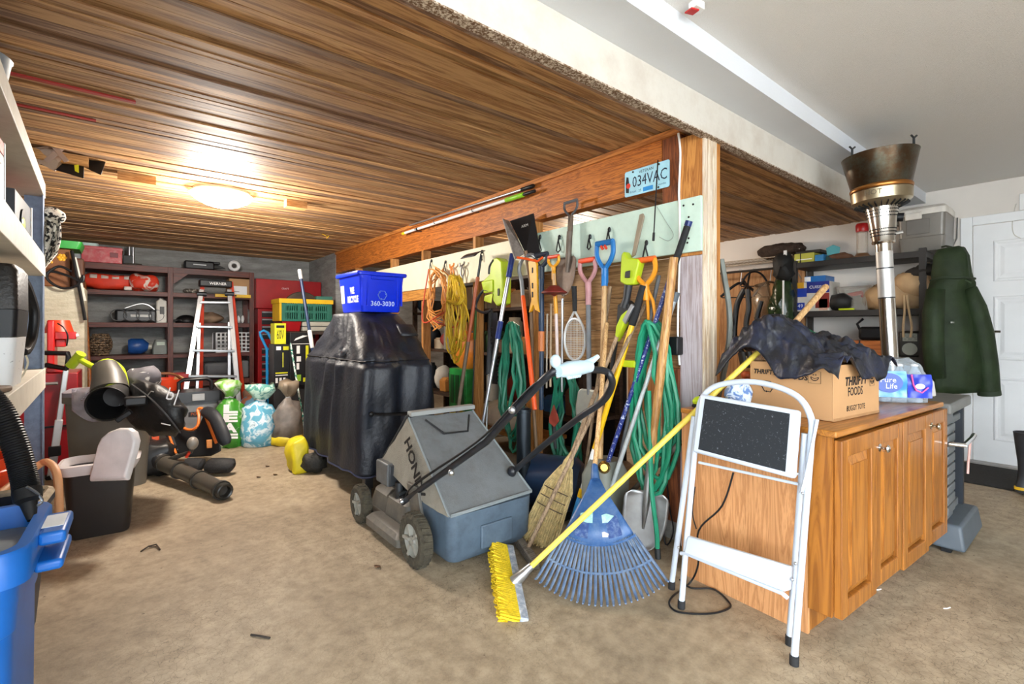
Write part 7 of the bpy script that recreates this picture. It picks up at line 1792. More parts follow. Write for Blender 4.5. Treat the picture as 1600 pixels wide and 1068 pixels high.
MB().box((-0.752, 3.448, zm + 0.2), (-0.498, 3.852, zm + 0.262)).build('red_band', mat('#b3201f', 0.4), t, bevel=0.003)
# top board: bucket, paper and flat black cartons, patterned cloth
zt3 = 2.078
tag(MB().lathe([(0.0, 0), (0.1, 0), (0.12, 0.13), (0.125, 0.135), (0, 0.135)], 24, Matrix.Translation((-0.455, 2.62, zt3))).build('grey_pot', blotch('#8e979c', '#1e2023', 3, 0.55, 0.4)), 'grey and black round pot on the top board of the rack', 'pot')
pb_ = [W(48, 226, d=3.05), W(78, 221, d=3.1), W(112, 236, d=3.15), W(112, 244, d=3.12), W(92, 262, d=3.05), W(70, 250, d=3.02), W(48, 256, d=3.0)]
t = thing('paper_sack', 'crumpled brown paper bag overhanging the end of the rack top', 'paper bag', W(80, 250, d=3.05))
MB().loft([[p + V((-0.02, 0.03, -0.02)) for p in pb_], [p + V((0, -0.02, 0.03)) for p in pb_], [sum(pb_, V()) / 7 + (p - sum(pb_, V()) / 7) * 0.5 + V((-0.02, -0.05, 0.05)) for p in pb_]]).build('paper', mat('#b8a596', 0.8, var=0.1), t, smooth=False)
for k, (u0, v0, u1, v1) in enumerate(((60, 232, 95, 226), (72, 252, 100, 228), (84, 228, 104, 252))):
    MB().bar(W(u0, v0, d=2.98), W(u1, v1, d=3.0), 0.028, 0.006).build('paper_fold', mat('#a8958a', 0.8, var=0.1), t)
t = thing('black_carton', 'flat black carton with yellow print sticking out under the paper bag', 'box', W(120, 265, d=3.1))
pk = [W(55, 254, d=3.05), W(131, 244, d=3.15), W(131, 279, d=3.12), (W(88, 266, d=3.05))]
MB().loft([pk, [p + V((0.0, 0.03, 0.015)) for p in pk]]).build('panel', BKB, t, bevel=0.003)
pk = [W(112, 245, d=3.16), W(165, 254, d=3.22), W(158, 274, d=3.2), W(124, 258, d=3.15)]
MB().loft([pk, [p + V((0.0, 0.02, 0.02)) for p in pk]]).build('flap', BKB, t, bevel=0.003)
pk = [W(116, 258, d=3.04), W(123, 257, d=3.045), W(123, 270, d=3.04), W(117, 267, d=3.035)]
MB().loft([pk, [p + V((0.0, 0.004, 0.002)) for p in pk]]).build('yellow_print', YLP, t)
cl = thing('patterned_cloth', 'black and white patterned cloth hanging at the rack post', 'cloth', W(78, 400, d=3.1))
def clf(a, b_):
    u = 64 + 22 * a + (9 * math.sin(b_ * 3.2 + 0.4)) * a - 14 * a * max(0, b_ - 0.7) / 0.3; v = 326 + 100 * b_ + 14 * (1 - a) * 0 + 10 * a * (0.5 - b_)
    return W(u, v, d=2.95 + 0.03 * math.sin(a * 9 + b_ * 4))
MB().grid(clf, 12, 18).build('cloth', blotch('#ece7da', '#1d1c1b', 38, 0.5, 0.8, soft=0.03), cl, thick=0.006, angle=180)
MB().ball(W(80, 336, d=2.95), (0.07, 0.07, 0.05), 14, 10, fn=lambda p: p + wob(p, 0.02, 18, 3)).build('bunched_top', blotch('#ece7da', '#1d1c1b', 38, 0.5, 0.8, soft=0.03), cl, angle=180)
# under the counter
uc = thing('wooden_cupboard', 'small honey wooden cupboard under the rack board', 'cupboard', (-0.75, 3.6, 0))
MB().box((-1.0, 3.3, 0.02), (-0.55, 3.85, 0.82)).build('body', OAK, uc, bevel=0.004)
dd = MB().box((-0.549, 3.32, 0.08), (-0.53, 3.83, 0.72)).build('door', OAK, uc, bevel=0.006)
for z_ in (0.6, 0.66): MB().cbox((-0.527, 3.80, z_), (0.008, 0.03, 0.03)).build('hinge', STEEL, dd)
obk = thing('orange_bucket', 'bright orange plastic bucket behind the dark open tote', 'bucket', (-0.535, 3.14, 0.3))
MB(RM[obk]).lathe([(0.0, 0.0), (0.125, 0.0), (0.143, 0.25), (0.152, 0.255), (0.152, 0.275), (0.146, 0.28), (0.15, 0.325), (0.153, 0.33), (0.14, 0.328), (0.115, 0.02), (0, 0.02)], 28).build('pail', mat('#e8451a', 0.4, var=0.06), obk)
tag(MB().box((-0.72, 2.97, 0), (-0.38, 3.31, 0.298)).build('wooden_crate', mat('#4a3c2f', 0.8), bevel=0.004), 'dark wooden crate under the orange bucket', 'crate')
# dark open tote with a worn beige rim
dt = thing('open_tote', 'dark blue-black open tote with a frayed beige rim behind the blue tote', 'tote', (-0.60, 2.62, 0), -0.06)
TM = RM[dt]
def toteshape(hw, hl, h, th=0.03):
    return [ring(-hw * .85, hw * .85, -hl * .85, hl * .85, 0, 0.05), ring(-hw * .96, hw * .96, -hl * .96, hl * .96, h * 0.94, 0.06), ring(-hw, hw, -hl, hl, h * 0.95, 0.06), ring(-hw, hw, -hl, hl, h, 0.06), ring(-hw + th, hw - th, -hl + th, hl - th, h, 0.05), ring(-hw * .82, hw * .82, -hl * .82, hl * .82, 0.02, 0.05)]
sh = toteshape(0.36, 0.25, 0.52)
MB(TM).loft(sh).build('tub', mat('#1a2230', 0.5, var=0.2), dt)
MB(TM).tube([p + V((0, 0, 0.004)) for p in ring(-0.345, 0.345, -0.235, 0.235, 0.52, 0.06)], 0.017, 7, closed=True).build('frayed_rim', mat('#b3a48c', 0.8, var=0.2, scale=30), dt)
tag(MB().tube(cat_rom([(-0.42, 2.93, 0.50), W(58, 728, d=2.25), W(75, 722, d=2.25), W(88, 738, d=2.2), W(92, 775, d=2.18), W(91, 830, d=2.25), W(84, 860, d=2.5)], 6), 0.016, 9).build('orange_hose', mat('#d49a6c', 0.5, var=0.1)), 'pale orange hose arching over the frayed tote rim', 'hose')
p = W(86, 862, Z=0)
tag(MB().lathe([(0, 0), (0.05, 0.0), (0.058, 0.07), (0.06, 0.075), (0, 0.075)], 16, Matrix.Translation((p.x - 0.06, p.y, 0.001))).build('orange_cup', mat('#e8451a', 0.4)), 'small orange plastic tub on the floor beside the blue tote', 'tub')
# bright blue tote
bt_ = thing('blue_tote', 'bright blue lidless storage tote in the near left corner', 'tote', (-0.56, 2.0, 0), -0.02)
TM = RM[bt_]; BLT = mat('#0a5fb4', 0.42, var=0.06)
hw, hl, hh2 = 0.37, 0.245, 0.63
MB(TM).loft([ring(-hw * .88, hw * .88, -hl * .86, hl * .86, 0, 0.05), ring(-hw * .89, hw * .89, -hl * .87, hl * .87, 0.012, 0.05), ring(-hw * .9, hw * .9, -hl * .9, hl * .9, 0.40, 0.06), ring(-hw * .915, hw * .915, -hl * .915, hl * .915, 0.405, 0.06), ring(-hw * .94, hw * .94, -hl * .94, hl * .94, 0.535, 0.06), ring(-hw, hw, -hl, hl, 0.54, 0.06), ring(-hw * 1.005, hw * 1.005, -hl * 1.005, hl * 1.005, hh2 - 0.008, 0.07), ring(-hw * .99, hw * .99, -hl * .99, hl * .99, hh2, 0.07), ring(-hw * .92, hw * .92, -hl * .9, hl * .9, hh2, 0.06), ring(-hw * .88, hw * .88, -hl * .86, hl * .86, 0.5, 0.05), ring(-hw * .78, hw * .78, -hl * .76, hl * .76, 0.42, 0.05)]).build('tub', BLT, bt_)
MB(TM).loft([ring(-hw * .88, hw * .88, -hl * .87, hl * .87, 0.555, 0.05), ring(-hw * .88, hw * .88, -hl * .87, hl * .87, 0.562, 0.05)]).build('grey_contents', mat('#7f8689', 0.6, var=0.2), bt_)
MB(TM).box((hw * 1.0, -0.10, 0.585), (hw + 0.06, 0.10, 0.622)).build('handle', BLT, bt_, bevel=0.01, seg=3)
MB(TM).box((hw * 0.98, -0.11, 0.515), (hw + 0.055, 0.11, 0.545)).build('handle_rib', BLT, bt_, bevel=0.01, seg=3)
MB(TM).box((hw + 0.002, -0.05, 0.6222), (hw + 0.05, 0.07, 0.6232)).build('label', mat('#dde6ee', 0.5), bt_)
q = MB(TM)
for y_ in (): q.box((hw * 0.86, y_ - 0.025, 0.03), (hw * 0.925, y_ + 0.025, 0.40))
for x in (-0.2, 0.0, 0.2): q.box((x - 0.04, -hl * 0.925, 0.03), (x + 0.04, -hl * 0.85, 0.40))
q.build('ribs', BLT, bt_, bevel=0.006)
# corrugated vacuum hose
path = cat_rom([W(-70, 590, d=1.5), W(-28, 612, d=1.52), W(2, 645, d=1.53), W(24, 695, d=1.53), W(37, 742, d=1.52), W(42, 770, d=1.51)], 26)
vh = thing('vacuum_hose', 'black corrugated vacuum hose with a nozzle drooping into the blue tote', 'hose', W(42, 800, d=1.5))
q = MB(); q.tube(path, [0.0345 if i % 2 else 0.0315 for i in range(len(path))], 14); q.build('corrugated_hose', BLACK, vh)
MB().tube([W(42, 766, d=1.51), W(44, 780, d=1.5), W(45, 786, d=1.5), W(50, 812, d=1.48)], [0.036, 0.034, 0.021, 0.011], 14).build('nozzle', BLACK, vh)
MB().tube(cat_rom([W(42, 760, d=1.47), W(58, 770, d=1.5), W(66, 782, d=1.52), W(58, 790, d=1.5)], 4), 0.004, 5).build('wire_clip', STEEL, vh)
# ================================================================ RIGHT SIDE: shelves, heater, jacket, door corner
BKS = mat('#2f2c2a', 0.55, var=0.15)
rs = thing('metal_shelving', 'dark grey metal shelving along the white right wall', 'shelves', (5.75, 1.6, 0))
RX0, RX1, RY0, RY1 = 5.5, 5.97, 1.03, 2.12
RZ = [0.14, 0.52, 0.95, 1.385, 1.895]
for z_ in RZ: MB().box((RX0, RY0, z_ - 0.055), (RX1, RY1, z_)).build('shelf', BKS, rs, smooth=False, bevel=0.003)
for x in (RX0, RX1 - 0.04):
    for y_ in (RY0, RY1 - 0.04): MB().box((x - 0.004, y_ - 0.004, 0), (x + 0.04, y_ + 0.044, 1.92)).build('post', BKS, rs, smooth=False)
zt5 = 1.897
def RXW(u, v, X=5.55): return W(u, v, X=X)
# cooler
ya, yb = RXW(1482, 350, 5.52).y, RXW(1407, 350, 5.52).y
cl2 = thing('cooler', 'grey and white hard cooler on top of the dark metal shelving', 'cooler', (5.7, (ya + yb) / 2, zt5))
TM = Matrix.Translation((5.72, (ya + yb) / 2 + 0.02, zt5)); hl2 = (yb - ya) / 2
MB(TM).loft([ring(-0.17, 0.2, -hl2 * .93, hl2 * .93, 0.0, 0.03), ring(-0.2, 0.21, -hl2, hl2, 0.12, 0.03), ring(-0.19, 0.21, -hl2 * .97, hl2 * .97, 0.13, 0.03), ring(-0.2, 0.21, -hl2, hl2, 0.32, 0.03)]).build('body', mat('#7f7b75', 0.35, 0.2, var=0.05), cl2)
MB(TM).loft([ring(-0.21, 0.215, -hl2 * 1.03, hl2 * 1.03, 0.321, 0.04), ring(-0.21, 0.215, -hl2 * 1.03, hl2 * 1.03, 0.37, 0.04), ring(-0.17, 0.19, -hl2 * .93, hl2 * .93, 0.40, 0.04)]).build('lid', mat('#d9d4cc', 0.45), cl2)
MB(TM).box((-0.207, -0.06, 0.15), (-0.199, 0.10, 0.28)).build('recess_panel', mat('#6f6c68', 0.5), cl2, bevel=0.015, seg=3)
MB(TM).box((-0.225, -0.01, 0.28), (-0.206, 0.11, 0.345)).build('latch', mat('#d9d4cc', 0.45), cl2, bevel=0.008)
# jar, teal box, cartons, brown tools
c = RXW(1343, 401, 5.6)
jr = thing('glass_dispenser', 'tall clear glass jar with a red lid on the dark shelving', 'jar', (5.68, c.y, zt5))
TM = RM[jr]
MB(TM).lathe([(0.0, 0.0), (0.1, 0.0), (0.1, 0.012), (0.06, 0.03), (0.05, 0.05)], 20).build('base', mat('#7d5a3c', 0.4), jr)
MB(TM).lathe([(0.048, 0.05), (0.048, 0.26), (0.044, 0.26), (0.044, 0.05)], 20).build('glass', glass('#d9cfc2', 0.2, 0.05), jr)
MB(TM).lathe([(0.0, 0.261), (0.05, 0.261), (0.055, 0.28), (0.055, 0.33), (0.045, 0.345), (0, 0.345)], 20).build('lid', mat('#b01f20', 0.35), jr)
def block(name, label, cat, u0, u1, z, h, X, dep, m, bev=0.004, prints=()):
    y1_, y0_ = W(u0, 514, X=X).y, W(u1, 514, X=X).y
    t = thing(name, label, cat, (X + dep / 2, (y0_ + y1_) / 2, z))
    MB().box((X, y0_, z), (X + dep, y1_, z + h)).build('body', m, t, bevel=bev)
    for (a, b_, q0, q1, mm) in prints:
        MB().box((X - 0.002, y1_ + (y0_ - y1_) * b_, z + h * q0), (X - 0.0005, y1_ + (y0_ - y1_) * a, z + h * q1)).build('print', mm, t, smooth=False)
    return t, y0_, y1_
block('shelf_carton', 'long yellow-green printed carton at the left end of the shelving top', 'box', 1241, 1272, zt5, 0.10, 5.56, 0.25, mat('#b8b64a', 0.5, var=0.1), 0.003, [(0.1, 0.9, 0.3, 0.4, INKW), (0.3, 0.34, 0.0, 1.0, INK)])
block('shelf_carton', 'small blue carton beside the yellow-green one on the shelving top', 'box', 1273, 1287, zt5, 0.07, 5.56, 0.2, mat('#2f7fb8', 0.5))
block('shelf_carton', 'dark flat lid lying over the yellow-green carton', 'box', 1243, 1282, zt5 + 0.102, 0.03, 5.6, 0.25, mat('#35302b', 0.6))
t, ya_, yb_ = block('teal_carton', 'small teal carton tilted on a dark box on the shelving top', 'box', 1290, 1306, zt5, 0.05, 5.6, 0.15, mat('#2b4a48', 0.5))
MB(Matrix.Translation((5.67, (ya_ + yb_) / 2, zt5 + 0.052)) @ Matrix.Rotation(0.3, 4, 'Z')).prism([(-0.05, 0), (0.05, 0), (0.06, 0.08), (0.0, 0.11), (-0.06, 0.08)], -0.05, 0.05, Matrix.Rotation(PI / 2, 4, 'X') @ Matrix.Rotation(PI / 2, 4, 'Y')).build('carton', mat('#3f9aa0', 0.45), t)
c = RXW(1312, 404, 5.65)
tag(MB().ball((5.66, c.y, zt5 + 0.034), (0.08, 0.12, 0.034), 14, 8, fn=lambda p: p + wob(p, 0.02, 20, 1)).build('brown_gloves', mat('#6e4a33', 0.8, var=0.3), angle=180), 'small brown leather glove left of the glass jar', 'glove')
# middle shelf
zs = 1.387
t, ya_, yb_ = block('appliance_carton', 'blue and white appliance carton with a product photo on the middle shelf', 'box', 1240, 1296, zs, 0.30, 5.53, 0.3, mat('#d9d2c6', 0.5), 0.003, [(0.0, 0.38, 0.5, 0.8, mat('#1f3fa8', 0.45)), (0.0, 0.3, 0.8, 1.0, mat('#e0a51e', 0.5)), (0.38, 1.0, 0.62, 1.0, mat('#1a2c86', 0.45)), (0.62, 1.0, 0.1, 0.6, mat('#8b2f26', 0.5)), (0.72, 0.95, 0.02, 0.4, mat('#e9b7a0', 0.5)), (0.08, 0.32, 0.05, 0.3, mat('#1f3fa8', 0.45))])
text('CUISINE', wallframe((5.5272, (ya_ * 0.68 + yb_ * 0.32), zs + 0.245), (0, -1, 0), (0, 0, 1)), INKW, t, width=0.15)
text('49', wallframe((5.5272, (ya_ * 0.2 + yb_ * 0.8), zs + 0.055), (0, -1, 0), (0, 0, 1)), INKW, t, width=0.05)
block('blue_carton', 'flat bright blue carton lying on the appliance carton', 'box', 1257, 1290, zs + 0.302, 0.06, 5.55, 0.25, mat('#1f6fb8', 0.4), 0.003, [(0.0, 0.3, 0.1, 0.9, INKW)])
c = RXW(1334, 480, 5.6)
tb = thing('clear_tub', 'clear plastic tub with something red inside on the middle shelf', 'tub', (5.68, c.y, zs))
TM = RM[tb]
MB(TM).loft([ring(-0.09, 0.09, -0.10, 0.10, 0.0, 0.03), ring(-0.11, 0.11, -0.15, 0.15, 0.22, 0.03), ring(-0.12, 0.12, -0.16, 0.16, 0.235, 0.03)]).build('tub', glass('#c9c2b8', 0.35, 0.2), tb)
MB(TM).tube([(-0.05, 0.06, 0.05), (-0.06, 0.07, 0.15), (-0.06, -0.06, 0.17), (-0.05, -0.07, 0.13)], 0.024, 9).build('red_handle', mat('#b31c22', 0.4), tb)
c = RXW(1312, 484, 5.58)
tag(MB().ball((5.6, c.y, zs + 0.085), (0.09, 0.12, 0.085), 14, 10, fn=lambda p: p + wob(p, 0.025, 18, 5)).build('black_bundle', mat('#1c1a1a', 0.6, var=0.3), angle=180), 'black bundle between the appliance carton and the tan bag', 'bundle')
tag(MB().box((5.49, RXW(1334, 480, 5.49).y, zs), (5.52, RXW(1310, 480, 5.49).y, zs + 0.018)).build('green_ruler', LIME, bevel=0.003), 'small lime strip lying at the middle shelf edge', 'strip')
TAN = mat('#b3936c', 0.75, var=0.15, bump=0.4, bscale=30)
ya_, yb_ = RXW(1440, 470, 5.55).y, RXW(1343, 470, 5.55).y
tn = thing('tan_bag', 'tan canvas bag with hanging drawstrings on the middle shelf', 'bag', (5.68, (ya_ + yb_) / 2, zs))
cy = (ya_ + yb_) / 2; hl3 = (yb_ - ya_) / 2
MB().ball((5.68, cy, zs + 0.11), (0.2, hl3, 0.16), 26, 16, fn=lambda p: V((p.x, p.y, max(zs + 0.001, p.z + 0.05 * noise.noise(p * 6)))) + wob(p, 0.02, 13, 2) * V((1, 1, 0)).length * 0.7).build('bag', TAN, tn, angle=180)
MB().ball((5.6, cy - 0.16, zs + 0.22), (0.12, 0.15, 0.12), 18, 12, fn=lambda p: p + wob(p, 0.02, 15, 4)).build('bag_top', TAN, tn, angle=180)
for k in (0, 1): MB().tube(cat_rom([(5.50, cy - 0.12 - k * 0.02, zs + 0.12), (5.475, cy - 0.13 - k * 0.03, zs - 0.02), (5.475, cy - 0.12 - k * 0.06, zs - 0.16), (5.48, cy - 0.12 - k * 0.05, zs - 0.26)], 5), 0.009, 6).build('drawstring', mat('#c9ad86', 0.7), tn)
tag(MB().ball((5.6, RXW(1446, 440, 5.6).y, zs + 0.33), (0.12, 0.14, 0.05), 14, 8, fn=lambda p: p + wob(p, 0.03, 14, 7)).build('dark_cloth', mat('#26221f', 0.8, var=0.3), angle=180), 'dark cloth on top of the tan canvas bag', 'cloth')
# lower shelf
z3 = 0.952
t, ya_, yb_ = block('wooden_case', 'orange-brown wooden case on the shelf below the tan bag', 'case', 1305, 1384, z3, 0.14, 5.52, 0.3, wood('#b5672c', '#8a4819', 'y', 1, 0.5, 0.05))
MB().box((5.515, (ya_ + yb_) / 2 - 0.006, z3), (5.5195, (ya_ + yb_) / 2 + 0.006, z3 + 0.14)).build('joint', INK, t)
t, ya_, yb_ = block('black_radio', 'black portable radio with an upright handle on the wooden case', 'radio', 1340, 1388, z3 + 0.142, 0.13, 5.54, 0.2, BLACK, 0.03)
MB().tube([(5.6, yb_ - 0.02, z3 + 0.2), (5.6, yb_ + 0.02, z3 + 0.3), (5.6, yb_ - 0.03, z3 + 0.35)], 0.012, 7).build('handle', BLACK, t)
t, ya_, yb_ = block('stereo_speaker', 'small black speaker with a pale dial on the lower shelf', 'speaker', 1404, 1440, z3, 0.23, 5.5, 0.25, mat('#2a2c2b', 0.5, var=0.3), 0.02)
c = V((5.494, (ya_ + yb_) / 2, z3 + 0.07))
MB().lathe([(0.0, 0.0), (0.035, 0.0), (0.045, -0.004), (0.055, 0.0), (0.055, 0.006), (0, 0.006)][::-1], 18, frame(c, (-1, 0, 0))).build('dial', mat('#9aa29b', 0.4), t)
MB().box((5.494, ya_ + 0.03, z3 + 0.14), (5.4995, yb_ - 0.03, z3 + 0.21)).build('grille', mat('#8d938a', 0.5, var=0.3, scale=60), t)
block('dark_crate', 'dark crate at the right end of the lower shelf', 'crate', 1441, 1452, z3, 0.2, 5.52, 0.3, mat('#221f1d', 0.6))
t, ya_, yb_ = block('green_tarp_roll', 'folded green and black cloth left on the lower shelf', 'cloth', 1243, 1294, z3, 0.16, 5.54, 0.3, mat('#24282a', 0.7, var=0.3), 0.03)
MB().tube(cat_rom([(5.53, yb_, z3 + 0.17), (5.52, yb_ - 0.1, z3 + 0.24), (5.53, ya_ + 0.12, z3 + 0.20), (5.53, ya_ + 0.02, z3 + 0.17)], 5), 0.018, 8).build('green_cord', mat('#2f8f63', 0.5), t)
for (u0, u1, z_, h, lab, m) in [(1300, 1345, 0.522, 0.3, 'dark cardboard carton on the second lowest shelf', mat('#3b322b', 0.8)), (1350, 1420, 0.522, 0.25, 'grey tub on the second lowest shelf', mat('#4a4c4d', 0.6))]:
    block('low_carton', lab, 'box', u0, u1, z_, h, 5.54, 0.3, m)
# plywood sheet and closet shelf with hanging things
tag(MB().box((5.955, 2.16, 0.0), (5.985, 4.6, 1.93)).build('plywood_sheet', wood('#b88a5c', '#95683f', 'z', 0.5, 0.7, 0.05)), 'tan plywood sheet standing against the right wall behind the hangers', 'plywood')
wsf = thing('wire_shelf', 'white wire closet shelf with a hanging rail along the right wall', 'shelf', (5.8, 3.0, 1.99))
q = MB()
for k in range(64): y_ = 2.17 + k * 0.04; q.cyl((5.62, y_, 2.0), (5.985, y_, 2.0), 0.003, 4)
stuff(q.build('cross_wires', mat('#a89a86', 0.5), wsf))
q = MB()
for (x, z_) in ((5.62, 2.003), (5.62, 1.95), (5.80, 1.995), (5.98, 2.0)): q.cyl((x, 2.16, z_), (x, 4.72, z_), 0.006, 6)
q.build('rails', mat('#b3a693', 0.5), wsf)
q = MB(); q.cyl((5.66, 2.16, 1.88), (5.66, 4.72, 1.88), 0.014, 8); q.build('hanging_rail', mat('#2c2723', 0.5), wsf)
for y_ in (2.2, 3.3, 4.4): MB().tube([(5.99, y_, 1.75), (5.62, y_, 1.99), (5.66, y_, 1.88)], 0.007, 6).build('bracket', mat('#a89a86', 0.5), wsf)
tag(MB().ball((5.78, W(1215, 400, X=5.7).y, 2.085), (0.14, 0.26, 0.08), 20, 12, fn=lambda p: p + wob(p, 0.03, 16, 3)).build('fur_hat', mat('#3f3027', 0.95, var=0.4, scale=20, bump=1.0, bscale=90), angle=180), 'dark brown fur hat lying on the wire shelf', 'hat')
def hanger(u, v, m, lab, s=1.0, X=5.66):
    c = W(u, v, X=X); t = thing('coat_hanger', lab, 'hanger', (X, c.y, c.z - 0.2))
    zt_ = 1.896
    MB().tube(cat_rom([(X, c.y + 0.018, 1.885), (X, c.y + 0.012, 1.903), (X, c.y - 0.014, 1.903), (X, c.y - 0.016, 1.88), (X, c.y, c.z + 0.0)], 4), 0.004, 6).build('hook', STEEL, t)
    MB().tube(cat_rom([(X - 0.14 * s, c.y + 0.17 * s, c.z - 0.16), (X - 0.06, c.y + 0.06, c.z - 0.04), (X, c.y, c.z), (X + 0.06, c.y - 0.06, c.z - 0.04), (X + 0.14 * s, c.y - 0.17 * s, c.z - 0.16)], 4), 0.016 * s, 8).build('shoulder_bar', m, t)
    MB().tube([(X - 0.13 * s, c.y + 0.16 * s, c.z - 0.17), (X + 0.13 * s, c.y - 0.16 * s, c.z - 0.17)], 0.006, 6).build('lower_bar', m, t)
hanger(1157, 442, BLACK, 'black plastic coat hanger nearest the end post', 1.0)
hanger(1179, 424, BLACK, 'small black coat hanger right of the nearest one', 0.7)
hanger(1203, 440, mat('#6e5a48', 0.4), 'thin brown coat hanger beside the clear garment bag', 0.8)
def hangtool(name, label, pts, X, parts):
    t = thing(name, label, 'trimmer', W(pts[-1][0], pts[-1][1], X=X))
    MB().tube(cat_rom([W(u, v, X=X) for u, v in pts], 5), parts[0], 9).build('tube', parts[1], t)
    return t
X6 = 5.35
t = hangtool('black_tube', 'black bent vacuum tube hanging behind the end post', [(1163, 452), (1152, 475), (1148, 505), (1148, 530), (1155, 542), (1160, 552)], X6, (0.032, BLACK))
MB().tube([W(1160, 550, X=X6), W(1165, 575, X=X6)], 0.05, 12).build('head', mat('#2b2724', 0.5), t)
MB().tube(cat_rom([W(1163, 452, X=X6), W(1166, 444, X=5.5), W(1160, 436, X=5.66)], 3), 0.012, 6).build('hook_strap', BLACK, t)
t = hangtool('string_trimmer', 'dark trimmer machine hanging upright right of the bent tube', [(1168, 452), (1170, 480), (1166, 505), (1168, 530), (1172, 560)], X6, (0.03, mat('#231f1c', 0.5, var=0.3)))
MB().tube(cat_rom([W(1190, 470, X=X6), W(1184, 490, X=X6), W(1182, 505, X=X6), (W(1178, 518, X=X6))], 3), 0.025, 8).build('handle', BLACK, t)
MB().ball(W(1180, 515, X=X6), (0.06, 0.09, 0.07), 14, 10).build('motor', mat('#2e2a27', 0.5, var=0.3), t)
MB().cbox(W(1176, 530, X=X6), (0.05, 0.07, 0.06)).build('silver_guard', mat('#8d857b', 0.4, 0.5), t, bevel=0.008)
MB().tube(cat_rom([W(1168, 452, X=X6), W(1169, 440, X=5.5), W(1172, 424, X=5.66)], 3), 0.012, 6).build('hook_strap', BLACK, t)
t = hangtool('tan_pole', 'short pale handle with an orange head below the hanging trimmer', [(1166, 556), (1166, 572)], X6, (0.028, mat('#c9a672', 0.5)))
MB().ball(W(1167, 586, X=X6), (0.06, 0.06, 0.05), 12, 8).build('orange_head', mat('#b5522a', 0.5), t)
MB().tube([W(1167, 590, X=X6), V((W(1167, 590, X=X6).x, W(1167, 590, X=X6).y, 0.0))], 0.018, 8).build('stand', BLACK, t)
# garment bags
def garment(name, label, cat, poly, X, dep, m, seed):
    t = thing(name, label, cat, W(poly[-1][0], poly[-1][1], X=X))
    r0_ = [W(u, v, X=X) for u, v in poly]; cc = sum(r0_, V()) / len(r0_)
    def sub(r): 
        o = []
        for i in range(len(r)):
            for k in range(3): o.append(r[i].lerp(r[(i + 1) % len(r)], k / 3))
        return o
    r0_ = sub(r0_)
    rr = []
    for (k, dx) in ((0.1, -dep), (0.6, -dep * 0.9), (0.92, -dep * 0.5), (1.0, 0), (0.92, dep * 0.5), (0.5, dep * 0.8)):
        rr.append([cc + (p - cc) * k + V((dx, 0, 0)) + wob(p + V((dx * 3, 0, 0)), 0.03, 9, seed) for p in r0_])
    MB().loft(rr).build('bag', m, t, angle=180)
    return t
garment('clear_garment_bag', 'clear brownish plastic garment bag hanging on the rail', 'garment bag', [(1178, 446), (1200, 440), (1206, 470), (1206, 540), (1192, 600), (1178, 600), (1180, 500)], 5.6, 0.08, glass('#a08a70', 0.45, 0.2), 1)
garment('green_bag', 'shiny dark green plastic bag hanging at the left end of the shelving', 'bag', [(1214, 436), (1236, 430), (1240, 470), (1240, 520), (1216, 540), (1197, 520), (1200, 490), (1206, 458)], 5.42, 0.10, mat('#25361f', 0.18, var=0.3, scale=14, bump=0.6, bscale=20), 4)
t = garment('black_cover', 'black fabric cover with a white cord hanging before the green bag', 'cover', [(1216, 396), (1234, 394), (1240, 404), (1240, 430), (1234, 440), (1218, 440), (1211, 430), (1212, 406)], 5.3, 0.09, mat('#121212', 0.7, var=0.3), 6)
MB().tube([W(1224, 438, X=5.27), W(1224, 470, X=5.26), W(1223, 512, X=5.26)], 0.009, 6).build('white_cord', WHITE, t)
MB().tube([W(1226, 397, X=5.3), W(1228, 392, X=5.5), W(1226, 396, X=5.62)], 0.012, 6).build('strap', BLACK, t)
MB().cbox(W(1227, 395, X=5.24), (0.01, 0.03, 0.05)).build('white_tab', WHITE, t)
tag(MB().tube(cat_rom([W(1127, 405, X=2.9), W(1133, 440, X=2.9), W(1139, 480, X=2.9), W(1140, 520, X=2.9), W(1135, 560, X=2.9), W(1128, 595, X=2.9), W(1118, 640, X=2.9), W(1112, 700, X=2.85), V((2.82, 1.75, 0.02))], 5), 0.017, 9).build('grey_hose', mat('#7f857f', 0.5, var=0.15)), 'thick grey hose arching down just right of the end post', 'hose')

# --- green raincoat hanging on the corner of the shelving
JK = mat('#25331d', 0.65, var=0.3, scale=8, bump=0.5, bscale=22, spec=0.3)
XJ = 5.42
def JP(u, v, d=4.02): return W(u, v, d=d)
jk = thing('green_jacket', 'dark green hooded raincoat hanging at the end of the shelving', 'jacket', JP(1500, 618))
rows = [(384, 1486, 1492, .05), (388, 1470, 1502, .10), (400, 1464, 1506, .14), (425, 1462, 1508, .15), (436, 1463, 1509, .14), (442, 1458, 1512, .13), (460, 1452, 1519, .14), (500, 1450, 1532, .15), (560, 1449, 1543, .16), (600, 1449, 1534, .15), (611, 1450, 1534, .14)]
rg_ = []
for (v, u0, u1, dp_) in rows:
    a, b_ = JP(u0, v), JP(u1, v); c = (a + b_) / 2; ax_ = (b_ - a) / 2; nn = V((-SX, -SY, 0))
    r_ = []
    for j in range(36):
        th = 2 * PI * j / 36; f = 1 + (0.3 * noise.noise(V((math.cos(th) * 3, math.sin(th) * 3, v * 0.012))) + 0.1 * math.sin(th * 5 + v * 0.01)) * (1 if v > 440 else 0.5)
        r_.append(c + ax_ * math.cos(th) + nn * (dp_ * math.sin(th) * f * 0.8))
    rg_.append([p + wob(p, 0.022, 9, 4) for p in r_])
MB().loft(rg_).build('coat', JK, jk, angle=180)
MB().tube([p + (p - sum(rg_[4], V()) / 36) * 0.02 for p in rg_[4]], 0.012, 6, closed=True).build('hood_seam', mat('#243220', 0.7), jk)
sl = [(1514, 450, .05), (1524, 480, .07), (1534, 520, .075), (1541, 570, .075), (1545, 608, .07), (1546, 616, .068)]
